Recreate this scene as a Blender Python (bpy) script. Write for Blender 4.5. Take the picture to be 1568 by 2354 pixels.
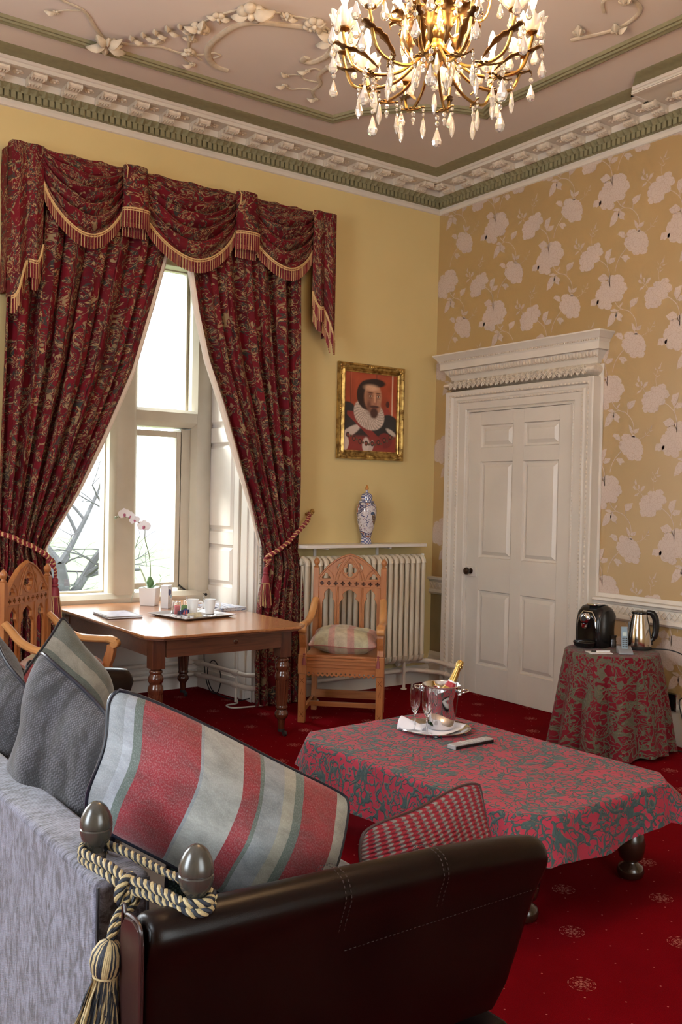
import bpy, bmesh, math, random
from mathutils import Vector, Matrix, noise as mnoise
import numpy as np
random.seed(7)
PI = math.pi
S = bpy.context.scene
for o in list(bpy.data.objects): bpy.data.objects.remove(o)
COL = S.collection

# ---------------------------------------------------------------- camera
F_PX = 2169.6
YAW, PITCH, ROLL = 0.6203, -0.0158, 0.0211
cf = Vector((math.sin(YAW)*math.cos(PITCH), math.cos(YAW)*math.cos(PITCH), math.sin(PITCH)))
cr = Vector((math.cos(YAW), -math.sin(YAW), 0)); cu = cr.cross(cf)
r2 = math.cos(ROLL)*cr + math.sin(ROLL)*cu; u2 = -math.sin(ROLL)*cr + math.cos(ROLL)*cu
cam = bpy.data.cameras.new('camera'); camo = bpy.data.objects.new('camera', cam); COL.objects.link(camo)
m = Matrix.Identity(4)
for i in range(3):
    m[i][0] = r2[i]; m[i][1] = u2[i]; m[i][2] = -cf[i]
m[0][3], m[1][3], m[2][3] = -5.4763, -6.2745, 1.6
camo.matrix_world = m
cam.sensor_fit = 'HORIZONTAL'; cam.sensor_width = 24; cam.lens = 24*F_PX/1568
cam.clip_start = 0.05; cam.clip_end = 500
S.camera = camo

# ---------------------------------------------------------------- world, lights, exposure
S.view_settings.view_transform = 'Standard'; S.view_settings.look = 'None'
S.view_settings.gamma = 1; S.view_settings.use_curve_mapping = False
S.view_settings.exposure = 0.25
W = bpy.data.worlds.new('overcast_sky'); S.world = W; W.use_nodes = True
wn = W.node_tree; wn.nodes.clear()
wo = wn.nodes.new('ShaderNodeOutputWorld'); wb = wn.nodes.new('ShaderNodeBackground')
wb.inputs[0].default_value = (0.90, 0.95, 1.0, 1); wb.inputs[1].default_value = 7.0
wn.links.new(wb.outputs[0], wo.inputs[0])

def area(name, loc, target, sx, sy, power, col):
    l = bpy.data.lights.new(name, 'AREA'); l.shape = 'RECTANGLE'; l.size = sx; l.size_y = sy
    l.energy = power; l.color = col
    o = bpy.data.objects.new(name, l); COL.objects.link(o); o.location = loc
    o.rotation_euler = (Vector(target)-Vector(loc)).to_track_quat('-Z', 'Y').to_euler()
    return o
# daylight through the seen bay, from the bright sky above the view
area('daylight_bay', (-2.6, 2.6, 5.6), (-2.4, -0.6, 0.6), 3.2, 2.0, 1150, (0.93, 0.97, 1.0))
# daylight through the room's other windows (left of the frame)
area('daylight_window_wall', (-6.3, 0.35, 2.2), (-5.6, -4.5, 0.9), 1.3, 2.4, 120, (0.86, 0.93, 1.0))
area('daylight_side_window', (-7.85, -4.2, 2.2), (-4.0, -4.0, 1.0), 1.4, 2.4, 110, (0.80, 0.89, 1.0))
area('rear_fill_light', (-4.0, -8.35, 2.3), (-2.5, -2.0, 2.0), 1.8, 2.4, 12, (1.0, 0.95, 0.88))  # unseen fill light added behind the camera to even out the room

sn = bpy.data.lights.new('hazy_sun', 'SUN'); sn.energy = 6.0; sn.angle = math.radians(11); sn.color = (1.0, 0.98, 0.95)
sno = bpy.data.objects.new('hazy_sun', sn); COL.objects.link(sno); sno.location = (-8, 6, 8)
sno.rotation_euler = Vector((1.0, -.80, -1.10)).to_track_quat('-Z', 'Y').to_euler()

# ---------------------------------------------------------------- node helpers
class N:
    """tiny expression wrapper around sockets"""
    def __init__(s, t, sock): s.t = t; s.s = sock
    def _m(s, op, b=None, c=None, rev=False):
        n = s.t.nodes.new('ShaderNodeMath'); n.operation = op
        a = s; ins = [a, b, c]
        if rev: ins[0], ins[1] = b, a
        for i, v in enumerate(ins):
            if v is None: continue
            if isinstance(v, N): s.t.links.new(v.s, n.inputs[i])
            else: n.inputs[i].default_value = v
        return N(s.t, n.outputs[0])
    def __add__(s, b): return s._m('ADD', b)
    __radd__ = __add__
    def __sub__(s, b): return s._m('SUBTRACT', b)
    def __rsub__(s, b): return s._m('SUBTRACT', b, rev=True)
    def __mul__(s, b): return s._m('MULTIPLY', b)
    __rmul__ = __mul__
    def __truediv__(s, b): return s._m('DIVIDE', b)
    def lt(s, b): return s._m('LESS_THAN', b)
    def gt(s, b): return s._m('GREATER_THAN', b)
    def fn(s, op, b=None, c=None): return s._m(op, b, c)

class Mat:
    def __init__(s, name, base=(.8, .8, .8), rough=.5, metal=0, **kw):
        s.m = bpy.data.materials.new(name); s.m.use_nodes = True; s.t = s.m.node_tree
        s.b = s.t.nodes['Principled BSDF']
        s.set(base=base, rough=rough, metal=metal, **kw)
    NM = dict(base='Base Color', rough='Roughness', metal='Metallic', trans='Transmission Weight', ior='IOR',
              coat='Coat Weight', coatr='Coat Roughness', coati='Coat IOR', sheen='Sheen Weight', sheenr='Sheen Roughness', sheent='Sheen Tint',
              emis='Emission Strength', emc='Emission Color', spec='Specular IOR Level', alpha='Alpha', sss='Subsurface Weight')
    def set(s, **kw):
        for k, v in kw.items():
            i = s.b.inputs[s.NM[k]]
            if isinstance(v, N): s.t.links.new(v.s, i)
            elif isinstance(v, (tuple, list)): i.default_value = (*v, 1) if len(v) == 3 else v
            else: i.default_value = v
        return s
    def co(s, kind='Object', scale=None, rot=None):
        n = s.t.nodes.new('ShaderNodeTexCoord'); out = n.outputs[kind]
        if scale is not None or rot is not None:
            mp = s.t.nodes.new('ShaderNodeMapping'); s.t.links.new(out, mp.inputs[0])
            if scale is not None: mp.inputs['Scale'].default_value = scale
            if rot is not None: mp.inputs['Rotation'].default_value = rot
            out = mp.outputs[0]
        return N(s.t, out)
    def xyz(s, v):
        n = s.t.nodes.new('ShaderNodeSeparateXYZ'); s.t.links.new(v.s, n.inputs[0])
        return [N(s.t, n.outputs[i]) for i in range(3)]
    def comb(s, x, y, z=0):
        n = s.t.nodes.new('ShaderNodeCombineXYZ')
        for i, v in enumerate((x, y, z)):
            if isinstance(v, N): s.t.links.new(v.s, n.inputs[i])
            else: n.inputs[i].default_value = v
        return N(s.t, n.outputs[0])
    def noise(s, v, scale=5, detail=2, dist=0, rough=.5, out=0):
        n = s.t.nodes.new('ShaderNodeTexNoise'); s.t.links.new(v.s, n.inputs['Vector'])
        n.inputs['Scale'].default_value = scale; n.inputs['Detail'].default_value = detail
        n.inputs['Distortion'].default_value = dist; n.inputs['Roughness'].default_value = rough
        return N(s.t, n.outputs[out])
    def wave(s, v, scale=5, dist=2, detail=2, dscale=1, kind='BANDS', d='X'):
        n = s.t.nodes.new('ShaderNodeTexWave'); s.t.links.new(v.s, n.inputs['Vector'])
        n.wave_type = kind
        if kind == 'BANDS': n.bands_direction = d
        n.inputs['Scale'].default_value = scale; n.inputs['Distortion'].default_value = dist
        n.inputs['Detail'].default_value = detail; n.inputs['Detail Scale'].default_value = dscale
        return N(s.t, n.outputs['Fac'])
    def voro(s, v, scale=5, feature='F1', out='Distance', rnd=1):
        n = s.t.nodes.new('ShaderNodeTexVoronoi'); s.t.links.new(v.s, n.inputs['Vector']); n.feature = feature
        n.inputs['Scale'].default_value = scale; n.inputs['Randomness'].default_value = rnd
        return N(s.t, n.outputs[out])
    def ramp(s, f, stops, const=False):
        n = s.t.nodes.new('ShaderNodeValToRGB'); s.t.links.new(f.s, n.inputs[0]); e = n.color_ramp.elements
        if const: n.color_ramp.interpolation = 'CONSTANT'
        while len(e) < len(stops): e.new(.5)
        for i, (p, c) in enumerate(stops):
            e[i].position = p; e[i].color = (*c, 1) if isinstance(c, tuple) else (c, c, c, 1)
        return N(s.t, n.outputs[0])
    def mix(s, f, a, b, mode='MIX'):
        n = s.t.nodes.new('ShaderNodeMix'); n.data_type = 'RGBA'; n.blend_type = mode
        for i, v in ((0, f), (6, a), (7, b)):
            if isinstance(v, N): s.t.links.new(v.s, n.inputs[i])
            elif isinstance(v, (tuple, list)): n.inputs[i].default_value = (*v, 1)
            else: n.inputs[i].default_value = v
        return N(s.t, n.outputs[2])
    def bump(s, h, strength=.3, dist=.005):
        n = s.t.nodes.new('ShaderNodeBump'); s.t.links.new(h.s, n.inputs['Height'])
        n.inputs['Strength'].default_value = strength; n.inputs['Distance'].default_value = dist
        s.t.links.new(n.outputs[0], s.b.inputs['Normal']); return s

def plain(name, base, rough=.5, metal=0, var=.08, scale=6, bump=0, bscale=60, bd=.002, **kw):
    M_ = Mat(name, base, rough, metal, **kw); v = M_.co()
    if var:
        n = M_.noise(v, scale, 3)
        d = tuple(c*(1-var) for c in base); l = tuple(min(1, c*(1+var)) for c in base)
        M_.set(base=M_.ramp(n, [(.3, d), (.7, l)]))
    if bump: M_.bump(M_.noise(v, bscale, 3), bump, bd)
    return M_

# ---------------------------------------------------------------- mesh builder
class MB:
    def __init__(s): s.v = []; s.f = []; s.mi = []; s.uv = []; s.has_uv = False
    def add(s, vs, fs, mi=0, uvs=None):
        b = len(s.v); s.v += [tuple(v) for v in vs]
        for f in fs:
            s.f.append([b+i for i in f]); s.mi.append(mi)
            if uvs is not None: s.has_uv = True; s.uv.append([uvs[i] for i in f])
            else: s.uv.append([(0, 0)]*len(f))
        return s
    def box(s, x0, x1, y0, y1, z0, z1, mi=0):
        v = [(x0, y0, z0), (x1, y0, z0), (x1, y1, z0), (x0, y1, z0), (x0, y0, z1), (x1, y0, z1), (x1, y1, z1), (x0, y1, z1)]
        return s.add(v, [(0, 3, 2, 1), (4, 5, 6, 7), (0, 1, 5, 4), (1, 2, 6, 5), (2, 3, 7, 6), (3, 0, 4, 7)], mi)
    def prism(s, poly, z0, z1, mi=0, fr=None):
        """poly xy extruded z0..z1 ; fr maps (a,b,c)->xyz"""
        n = len(poly); fr = fr or (lambda a, b, c: (a, b, c))
        v = [fr(x, y, z0) for x, y in poly]+[fr(x, y, z1) for x, y in poly]
        f = [tuple(reversed(range(n))), tuple(range(n, 2*n))]+[(i, (i+1) % n, n+(i+1) % n, n+i) for i in range(n)]
        return s.add(v, f, mi)
    def lathe(s, prof, seg=24, c=(0, 0, 0), mi=0, ax=None, cap=True):
        """prof [(r,z)]; ax optional 3x3 matrix"""
        v = []; f = []
        for r, z in prof:
            for k in range(seg):
                a = 2*PI*k/seg; p = Vector((r*math.cos(a), r*math.sin(a), z))
                if ax is not None: p = ax @ p
                v.append(p+Vector(c))
        n = len(prof)
        for i in range(n-1):
            for k in range(seg):
                k2 = (k+1) % seg
                f.append((i*seg+k, i*seg+k2, (i+1)*seg+k2, (i+1)*seg+k))
        if cap:
            f.append(tuple(reversed(range(seg)))); f.append(tuple((n-1)*seg+k for k in range(seg)))
        return s.add(v, f, mi)
    def tube(s, pts, r, seg=8, mi=0, cap=True, closed=False, flat=None):
        pts = [Vector(p) for p in pts]; n = len(pts)
        rr = r if isinstance(r, (list, tuple)) else [r]*n
        v = []; f = []; up = None
        for i, p in enumerate(pts):
            if closed: t = pts[(i+1) % n]-pts[i-1]
            else: t = pts[min(i+1, n-1)]-pts[max(i-1, 0)]
            if t.length < 1e-9: t = Vector((0, 0, 1))
            t.normalize()
            if up is None:
                up = Vector((0, 0, 1)) if abs(t.z) < .9 else Vector((1, 0, 0))
            up = (up-t*up.dot(t)); up.normalize(); sd = t.cross(up)
            for k in range(seg):
                a = 2*PI*k/seg+PI/seg
                v.append(p+(up*math.sin(a)*(flat or 1)+sd*math.cos(a))*rr[i])
        m_ = n if closed else n-1
        for i in range(m_):
            i2 = (i+1) % n
            for k in range(seg):
                k2 = (k+1) % seg
                f.append((i*seg+k, i*seg+k2, i2*seg+k2, i2*seg+k))
        if cap and not closed:
            f.append(tuple(reversed(range(seg)))); f.append(tuple((n-1)*seg+k for k in range(seg)))
        return s.add(v, f, mi)
    def grid(s, fn, nu, nv, mi=0, uvf=None, closeu=False, flip=False):
        """fn(u,v)->xyz u,v in 0..1"""
        v = []; uv = []
        for j in range(nv+1):
            for i in range(nu+1):
                u = i/nu; w = j/nv
                v.append(fn(u, w)); uv.append(uvf(u, w) if uvf else (u, w))
        f = []
        for j in range(nv):
            for i in range(nu):
                q = (j*(nu+1)+i, j*(nu+1)+i+1, (j+1)*(nu+1)+i+1, (j+1)*(nu+1)+i)
                f.append(q[::-1] if flip else q)
        return s.add(v, f, mi, uv)
    def sphere(s, c, r, seg=12, rings=8, sc=(1, 1, 1), mi=0):
        v = []; f = []
        for i in range(rings+1):
            th = PI*i/rings
            for k in range(seg):
                a = 2*PI*k/seg
                v.append((c[0]+r*sc[0]*math.sin(th)*math.cos(a), c[1]+r*sc[1]*math.sin(th)*math.sin(a), c[2]-r*sc[2]*math.cos(th)))
        for i in range(rings):
            for k in range(seg):
                k2 = (k+1) % seg; f.append((i*seg+k, i*seg+k2, (i+1)*seg+k2, (i+1)*seg+k))
        return s.add(v, f, mi)
    def build(s, name, mats, parent=None, smooth=True, ang=40, origin=None, bevel=0, bseg=2, solid=0, weld=False, mat4=None):
        vs = s.v
        if mat4 is not None: vs = [tuple(mat4 @ Vector(v)) for v in vs]
        if origin is not None: vs = [(v[0]-origin[0], v[1]-origin[1], v[2]-origin[2]) for v in vs]
        me = bpy.data.meshes.new(name); me.from_pydata(vs, [], s.f)
        if not isinstance(mats, (list, tuple)): mats = [mats]
        for m_ in mats: me.materials.append(m_.m if isinstance(m_, Mat) else m_)
        me.polygons.foreach_set('material_index', s.mi)
        if s.has_uv:
            l = me.uv_layers.new(name='uv'); flat = [c for fu in s.uv for p in fu for c in p]
            l.data.foreach_set('uv', flat)
        if weld:
            bm = bmesh.new(); bm.from_mesh(me); bmesh.ops.remove_doubles(bm, verts=bm.verts, dist=1e-5)
            bmesh.ops.recalc_face_normals(bm, faces=bm.faces); bm.to_mesh(me); bm.free()
        me.validate(verbose=False)
        if smooth:
            me.polygons.foreach_set('use_smooth', [True]*len(me.polygons)); me.set_sharp_from_angle(angle=math.radians(ang))
        me.update()
        o = bpy.data.objects.new(name, me); COL.objects.link(o)
        if parent is not None: o.parent = parent
        if bevel:
            b = o.modifiers.new('bevel', 'BEVEL'); b.width = bevel; b.segments = bseg; b.limit_method = 'ANGLE'
        if solid:
            b = o.modifiers.new('solid', 'SOLIDIFY'); b.thickness = solid; b.offset = 0
        return o

def thing(name, label, cat, loc=(0, 0, 0), rz=0, group=None):
    o = bpy.data.objects.new(name, None); COL.objects.link(o); o.location = loc; o.rotation_euler = (0, 0, rz)
    o.empty_display_size = .05
    return tag(o, label, cat, group)
def tag(o, label, cat, group=None):
    o['label'] = label; o['category'] = cat
    if group: o['group'] = group
    return o
def struct(o): o['kind'] = 'structure'; return o
def emp(name, loc=(0, 0, 0), rz=0, parent=None):
    o = bpy.data.objects.new(name, None); COL.objects.link(o); o.location = loc; o.rotation_euler = (0, 0, rz)
    o.empty_display_size = .05
    if parent is not None: o.parent = parent
    return o
def copyof(o, parent=None, loc=None, rot=None, scale=None, kids=True):
    c = o.copy(); COL.objects.link(c)
    if parent is not None: c.parent = parent
    if loc is not None: c.location = loc
    if rot is not None: c.rotation_euler = rot
    if scale is not None: c.scale = scale
    if kids:
        for ch in [x for x in CH.get(o.name, [])]: pass
    return c
CH = {}
def lerp(a, b, t): return a+(b-a)*t
def interp(x, xs, ys):
    return float(np.interp(x, xs, ys))
def bez(p0, p1, p2, p3, n=12):
    o = []
    for i in range(n+1):
        t = i/n; o.append(tuple((1-t)**3*a+3*(1-t)**2*t*b+3*(1-t)*t*t*c+t**3*d for a, b, c, d in zip(p0, p1, p2, p3)))
    return o
def cr_spline(P, n=8, closed=False):
    P = [Vector(p) for p in P]; out = []; m_ = len(P)
    rng = range(m_ if closed else m_-1)
    for i in rng:
        p0 = P[(i-1) % m_] if closed or i > 0 else P[0]; p1 = P[i]; p2 = P[(i+1) % m_]
        p3 = P[(i+2) % m_] if closed or i+2 < m_ else P[-1]
        for k in range(n):
            t = k/n
            out.append(.5*((2*p1)+(-p0+p2)*t+(2*p0-5*p1+4*p2-p3)*t*t+(-p0+3*p1-3*p2+p3)*t**3))
    if not closed: out.append(P[-1])
    return out
def rotz(a): return Matrix.Rotation(a, 4, 'Z')

# ---------------------------------------------------------------- materials
m_yellow = plain('yellow_painted_plaster', (.62, .48, .22), .55, var=.03, scale=2, bump=.08, bscale=40)
m_cream = plain('cream_gloss_paint', (.635, .58, .51), .38, var=.04, scale=3, bump=.12, bscale=30, bd=.003)
m_cream_carve = plain('old_cream_paint_on_carving', (.64, .56, .46), .5, var=.12, scale=40, bump=.35, bscale=120)
m_reveal = plain('white_shutter_paint', (.74, .68, .62), .35, var=.03, bump=.06, bscale=25, bd=.003)
m_stone = plain('putty_painted_stone', (.50, .45, .36), .45, var=.08, scale=4, bump=.3, bscale=14, bd=.004)
m_ceil = plain('mauve_beige_ceiling_paint', (.66, .575, .52), .8, var=.03, scale=1.5, bump=.06, bscale=20)
m_green = plain('olive_green_moulding_paint', (.235, .215, .12), .6, var=.1, scale=30, bump=.2, bscale=90)
m_ornament = plain('cream_plaster_relief', (.56, .48, .37), .6, var=.1, scale=30, bump=.2, bscale=80)
m_pinkwall = plain('faded_wall_base', (.5, .42, .3), .6)
m_black = plain('black_plastic', (.008, .008, .009), .22, var=0)
m_matblack = plain('matt_black_rubber', (.015, .015, .016), .6, var=0)
m_white = plain('white_china', (.82, .82, .83), .15, var=0)
m_paper = plain('white_paper', (.78, .77, .78), .7, var=0)
m_chrome = Mat('polished_steel', (.72, .72, .74), .06, 1)
m_chrome_w = Mat('worn_polished_steel', (.7, .7, .72), .12, 1)
m_brass = Mat('aged_brass', (.42, .27, .09), .28, 1)
m_bronze = Mat('dark_bronze_leafwork', (.16, .09, .035), .4, 1)
m_glass = Mat('clear_glass', (1, 1, 1), .0, 0, trans=1, ior=1.45)
m_radiator = plain('cream_radiator_enamel', (.62, .55, .43), .35, var=.03)
m_pipe = plain('painted_pipe', (.68, .60, .52), .32, var=.05, bump=.1)

# window glass : mostly clear, fresnel reflections
m_pane = bpy.data.materials.new('window_glass'); m_pane.use_nodes = True
t_ = m_pane.node_tree; t_.nodes.clear()
o_ = t_.nodes.new('ShaderNodeOutputMaterial'); mx = t_.nodes.new('ShaderNodeMixShader'); tr = t_.nodes.new('ShaderNodeBsdfTransparent')
gl = t_.nodes.new('ShaderNodeBsdfGlossy'); gl.inputs['Roughness'].default_value = .02
tr.inputs[0].default_value = (.97, .99, .98, 1)
mx.inputs[0].default_value = .06; t_.links.new(tr.outputs[0], mx.inputs[1]); t_.links.new(gl.outputs[0], mx.inputs[2]); t_.links.new(mx.outputs[0], o_.inputs[0])

# wallpaper ground: satin gold paper with a fine weave; print: matt pinkish ink
m_paperwall = Mat('satin_gold_wallpaper', (.50, .32, .12), .5, .0, coat=.9, coatr=.36, coati=1.95)
v = m_paperwall.co()
n1 = m_paperwall.noise(v, 1.2, 3)
m_paperwall.set(base=m_paperwall.ramp(n1, [(.3, (.38, .24, .088)), (.7, (.42, .275, .108))]))
m_paperwall.set(rough=m_paperwall.ramp(m_paperwall.noise(v, 160, 2), [(.3, .45), (.7, .6)]))
m_paperwall.bump(m_paperwall.noise(m_paperwall.co(scale=(1, 40, 260)), 4, 2), .12, .001)
m_print = Mat('matt_pink_beige_wallpaper_print', (.50, .38, .31), .6, spec=.3)
v = m_print.co(); cell = m_print.voro(v, 42, 'DISTANCE_TO_EDGE')
m_print.set(base=m_print.ramp(cell, [(0, (.46, .35, .285)), (.06, (.54, .435, .37))]))

# carpet
m_carpet = Mat('crimson_carpet_with_small_rosettes', (.2, .002, .01), .95, spec=.04)
M_ = m_carpet; v = M_.co(); X, Y, Z = M_.xyz(v)
def lattice(M_, X, Y, ax, ay, x0, y0):
    u = (X-x0)*(1/ax); w = (Y-y0)*(1/ay)
    p = (u+w)*.5; q = (u-w)*.5
    p = p-p.fn('ROUND'); q = q-q.fn('ROUND')
    dx = (p+q)*ax; dy = (p-q)*ay
    return dx, dy, (dx*dx+dy*dy).fn('SQRT')
dx, dy, rr_ = lattice(M_, X, Y, .27, .276, -2.18, -.64)
ang = dy.fn('ARCTAN2', dx)
dots = ((ang*9).fn('SINE')*.5+.5)*((rr_*420).fn('SINE')*.5+.5)
disk = rr_.lt(.047)*(rr_.gt(.038)+rr_.lt(.031))*dots.gt(.12)*M_.noise(v, 260, 1).gt(.45)
_, _, rd = lattice(M_, X, Y, .09, .092, -2.18+.03, -.64+.03)
spot = rd.lt(.0032)
mask = disk.fn('MAXIMUM', spot)
pile = M_.noise(v, 320, 2)
basec = M_.mix(M_.ramp(M_.noise(v, 2.5, 3), [(.3, .0), (.7, 1.)]), (.15, .0006, .004), (.21, .0010, .006))
basec = M_.mix(M_.ramp(pile, [(.3, 0.), (.7, .6)]), basec, (.08, .0004, .002))
M_.set(base=M_.mix(mask, basec, (.42, .16, .13)))
M_.bump(pile, .7, .004)

def fabric_uv(M_): return M_.co('UV')
# toile curtain fabric : cherubs and clouds reduced to swirling cream / grey-green brush marks on red
def toile(name, k=1.0):
    M_ = Mat(name, (.2, .02, .03), .75, spec=.2); v = M_.co('UV')
    a = M_.noise(v, 6.5*k, 3.0, 1.8, .5); b = M_.noise(v, 11*k, 2.6, 2.4, .45); c = M_.noise(v, 5*k, 2, .8)
    red = M_.mix(M_.ramp(c, [(.4, 0.), (.62, 1.)]), (.135, .004, .010), (.085, .003, .008))
    ga = (a-.5).fn('ABSOLUTE'); gb = (b-.5).fn('ABSOLUTE')
    green = M_.ramp(ga, [(.012, 1.), (.032, .0)])
    g2 = M_.ramp(a, [(.60, .0), (.64, 1.)])
    cream = M_.ramp(gb, [(.008, 1.), (.026, .0)])
    body = M_.ramp(b, [(.60, .0), (.64, 1.)])
    col = M_.mix(green, red, (.035, .036, .030)); col = M_.mix(g2*.8, col, (.060, .060, .045))
    col = M_.mix(cream*M_.ramp(a, [(.44, .0), (.52, 1.)]), col, (.34, .235, .11))
    col = M_.mix(body*.85, col, (.27, .19, .10))
    M_.set(base=col); M_.bump(M_.noise(v, 500, 1), .15, .001)
    return M_
m_toile = toile('red_toile_curtain_fabric')
m_lining = plain('cream_curtain_lining', (.72, .64, .56), .7, var=.03)

# raised scroll brocade for the tablecloths
def brocade(name, base, base2, vine, edge, sc):
    M_ = Mat(name, base, .7, sheen=.12, sheenr=.4, spec=.2); v = M_.co('UV')
    d = M_.noise(v, 3.5, 2, 0, out=1)
    a = M_.noise(v, sc, 1., 1.3, .4); b = M_.noise(v, sc*1.45, .8, 1.6, .4)
    ga = (a-.5).fn('ABSOLUTE'); gb = (b-.48).fn('ABSOLUTE')
    line = ga.fn('MINIMUM', gb*1.25)
    vin = M_.ramp(line, [(.044, 1.), (.053, .0)]); ed = M_.ramp(line, [(.032, .0), (.046, 1.)])
    col = M_.mix(M_.noise(v, 7, 2), base, base2)
    col = M_.mix(vin, col, M_.mix(ed*M_.noise(v, 30, 1), vine, edge))
    M_.set(base=col); M_.bump(M_.ramp(line, [(.012, 1.), (.05, .0)])+M_.noise(v, 300, 1)*.2, .8, .004)
    return M_
m_cloth = brocade('red_and_teal_scroll_brocade', (.42, .040, .075), (.32, .022, .045), (.050, .085, .088), (.22, .21, .15), 12)
m_cloth2 = brocade('red_and_sage_scroll_brocade', (.17, .004, .014), (.12, .003, .010), (.105, .10, .066), (.21, .185, .115), 12)

# woods
def wood(name, c1, c2, rough=.35, axis='Z', sc=1.0, coat=.2):
    M_ = Mat(name, c1, rough, coat=coat, coatr=.2)
    s_ = {'Z': (14, 14, 1.2), 'X': (1.2, 14, 14), 'Y': (14, 1.2, 14)}[axis]
    v = M_.co(scale=tuple(x*sc for x in s_)); n = M_.noise(v, 1.6, 5, 1.2, .6)
    M_.set(base=M_.ramp(n, [(.30, c1), (.5, c2), (.68, c1)])); M_.bump(n, .08, .002)
    return M_
m_oakz = wood('honey_oak', (.30, .10, .030), (.40, .155, .050))
m_oakx = wood('honey_oak_rail', (.28, .090, .026), (.38, .14, .045), axis='X')
m_mah = wood('dark_mahogany_leg', (.05, .014, .007), (.10, .03, .014), .22, coat=.6)
m_mahx = wood('mahogany_apron', (.07, .02, .009), (.13, .042, .018), .28, 'X', coat=.5)
m_desktop = wood('polished_walnut_table_top', (.24, .09, .032), (.34, .14, .055), .22, 'Y', .6, coat=.5)
m_darkleg = wood('black_oak_leg', (.012, .006, .004), (.03, .014, .008), .25, coat=.6)

# leather
m_leather = Mat('dark_brown_leather', (.018, .007, .005), .30, spec=.2); M_ = m_leather; v = M_.co()
M_.set(base=M_.ramp(M_.noise(v, 5, 4), [(.3, (.0035, .0010, .0008)), (.7, (.008, .0028, .002))]))
M_.bump(M_.voro(v, 260, 'DISTANCE_TO_EDGE')+M_.noise(v, 9, 3)*.8, .10, .002)
m_leather_b = Mat('black_leather', (.012, .012, .016), .35); M_ = m_leather_b; v = M_.co(); M_.bump(M_.noise(v, 12, 4), .3, .004)
m_thread = plain('pale_stitching', (.035, .02, .018), .7, var=0)
m_navy_pipe = plain('navy_leather_piping', (.008, .010, .020), .28, var=0)
m_finial = wood('dark_stained_finial', (.030, .028, .024), (.050, .046, .038), .27, coat=.6)

def weave(name, c1, c2, su, crush=True, rough=.75):
    M_ = Mat(name, c1, rough, sheen=.25, sheenr=.4); v = M_.co('UV'); U, V_, _ = M_.xyz(v)
    w = (U*su*6.2832).fn('SINE')*(V_*su*6.2832).fn('SINE')
    row = ((V_*su*.5).fn('FLOOR')*PI/2)
    w2 = ((U*su*6.2832+row*2).fn('SINE'))*((V_*su*6.2832).fn('SINE'))
    f = M_.ramp(w2, [(.0, .0), (.55, 1.)])
    col = M_.mix(f, c1, c2)
    if crush:
        n = M_.noise(M_.co('UV', scale=(14, 5, 1), rot=(0, 0, .5)), 1.6, 5, .6, .7)
        col = M_.mix(M_.ramp(n, [(.45, 0.), (.56, .9)]), col, tuple(x*.28 for x in c1))
    M_.set(base=col); M_.bump(f, .5, .002)
    return M_
m_grey = weave('slate_grey_woven_chenille', (.030, .030, .040), (.10, .10, .125), 95)
m_grey_in = weave('brown_grey_woven_cushion', (.022, .021, .026), (.088, .086, .102), 110)
m_green_w = weave('dark_green_woven_cushion', (.012, .03, .026), (.06, .10, .085), 100, False)
m_seat = weave('houndstooth_seat_fabric', (.10, .10, .11), (.42, .42, .44), 120, False)
# chenille for the sofa back
m_chen = Mat('crushed_lavender_grey_chenille', (.2, .2, .26), .75, sheen=.5, sheenr=.35); M_ = m_chen; v = M_.co()
n = M_.noise(M_.co(scale=(10, 26, 9), rot=(.35, 0, 0)), 2.6, 6, .6, .75)
wv = M_.wave(M_.co(scale=(1, 1, 1), rot=(0.4, 0, 0)), 160, .6, 1, 1, d='Z')
col = M_.ramp(n, [(.42, (.035, .032, .045)), (.50, (.14, .14, .19)), (.60, (.24, .245, .325))])
M_.set(base=M_.mix(M_.ramp(wv, [(.2, .35), (.7, 0.)]), col, (.07, .065, .08))); M_.bump(wv+n*.6, .5, .002)

def stripes(name, stops, axis='U', rough=.6, flip=False, wobble=.0, vel=.45):
    M_ = Mat(name, (.5, .5, .5), rough, sheen=vel, sheenr=.35); v = M_.co('UV'); U, V_, _ = M_.xyz(v)
    x = U if axis == 'U' else V_
    if wobble: x = x+(M_.noise(v, 3, 2)-.5)*wobble
    col = M_.ramp(x, stops, True)
    n = M_.noise(v, 7, 6, .4, .7); f = M_.noise(M_.co('UV', scale=(40, 14, 1)), 6, 3)
    col = M_.mix(M_.ramp(n, [(.38, .55), (.60, .0)]), col, M_.mix(.65, col, (.03, .035, .03)))
    col = M_.mix(M_.ramp(f, [(.45, .0), (.75, .16)]), col, (.7, .7, .7))
    M_.set(base=col); M_.bump(f+n, .25, .003)
    return M_
SIL = (.25, .275, .30); TEAL = (.105, .14, .125); RED = (.24, .012, .022); LIN = (.32, .31, .26); WINE = (.11, .008, .015)
m_str_big = stripes('striped_velvet_red_silver_sage', [(0, SIL), (.055, (.33, .36, .41)), (.09, TEAL), (.125, RED), (.335, SIL), (.345, (.32, .325, .31)), (.50, RED), (.565, TEAL), (.58, SIL),
                    (.665, LIN), (.715, TEAL), (.755, RED), (.925, LIN)])
m_str_small = stripes('striped_velvet_teal_cream_red', [(0, (.10, .125, .12)), (.24, (.28, .28, .25)), (.36, (.09, .12, .115)), (.52, RED), (.72, (.06, .075, .065))], 'V')
m_str_small2 = stripes('striped_velvet_teal_face', [(0, (.2, .23, .24)), (.28, LIN), (.42, (.13, .18, .18)), (.6, RED)], 'V')
m_seatcush = stripes('faded_gold_and_rose_silk', [(0, (.44, .25, .18)), (.09, (.42, .36, .22)), (.30, (.45, .22, .17)), (.39, (.46, .37, .25)), (.56, (.45, .22, .17)), (.66, (.42, .37, .22)), (.86, (.45, .22, .17))], vel=.2)
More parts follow.
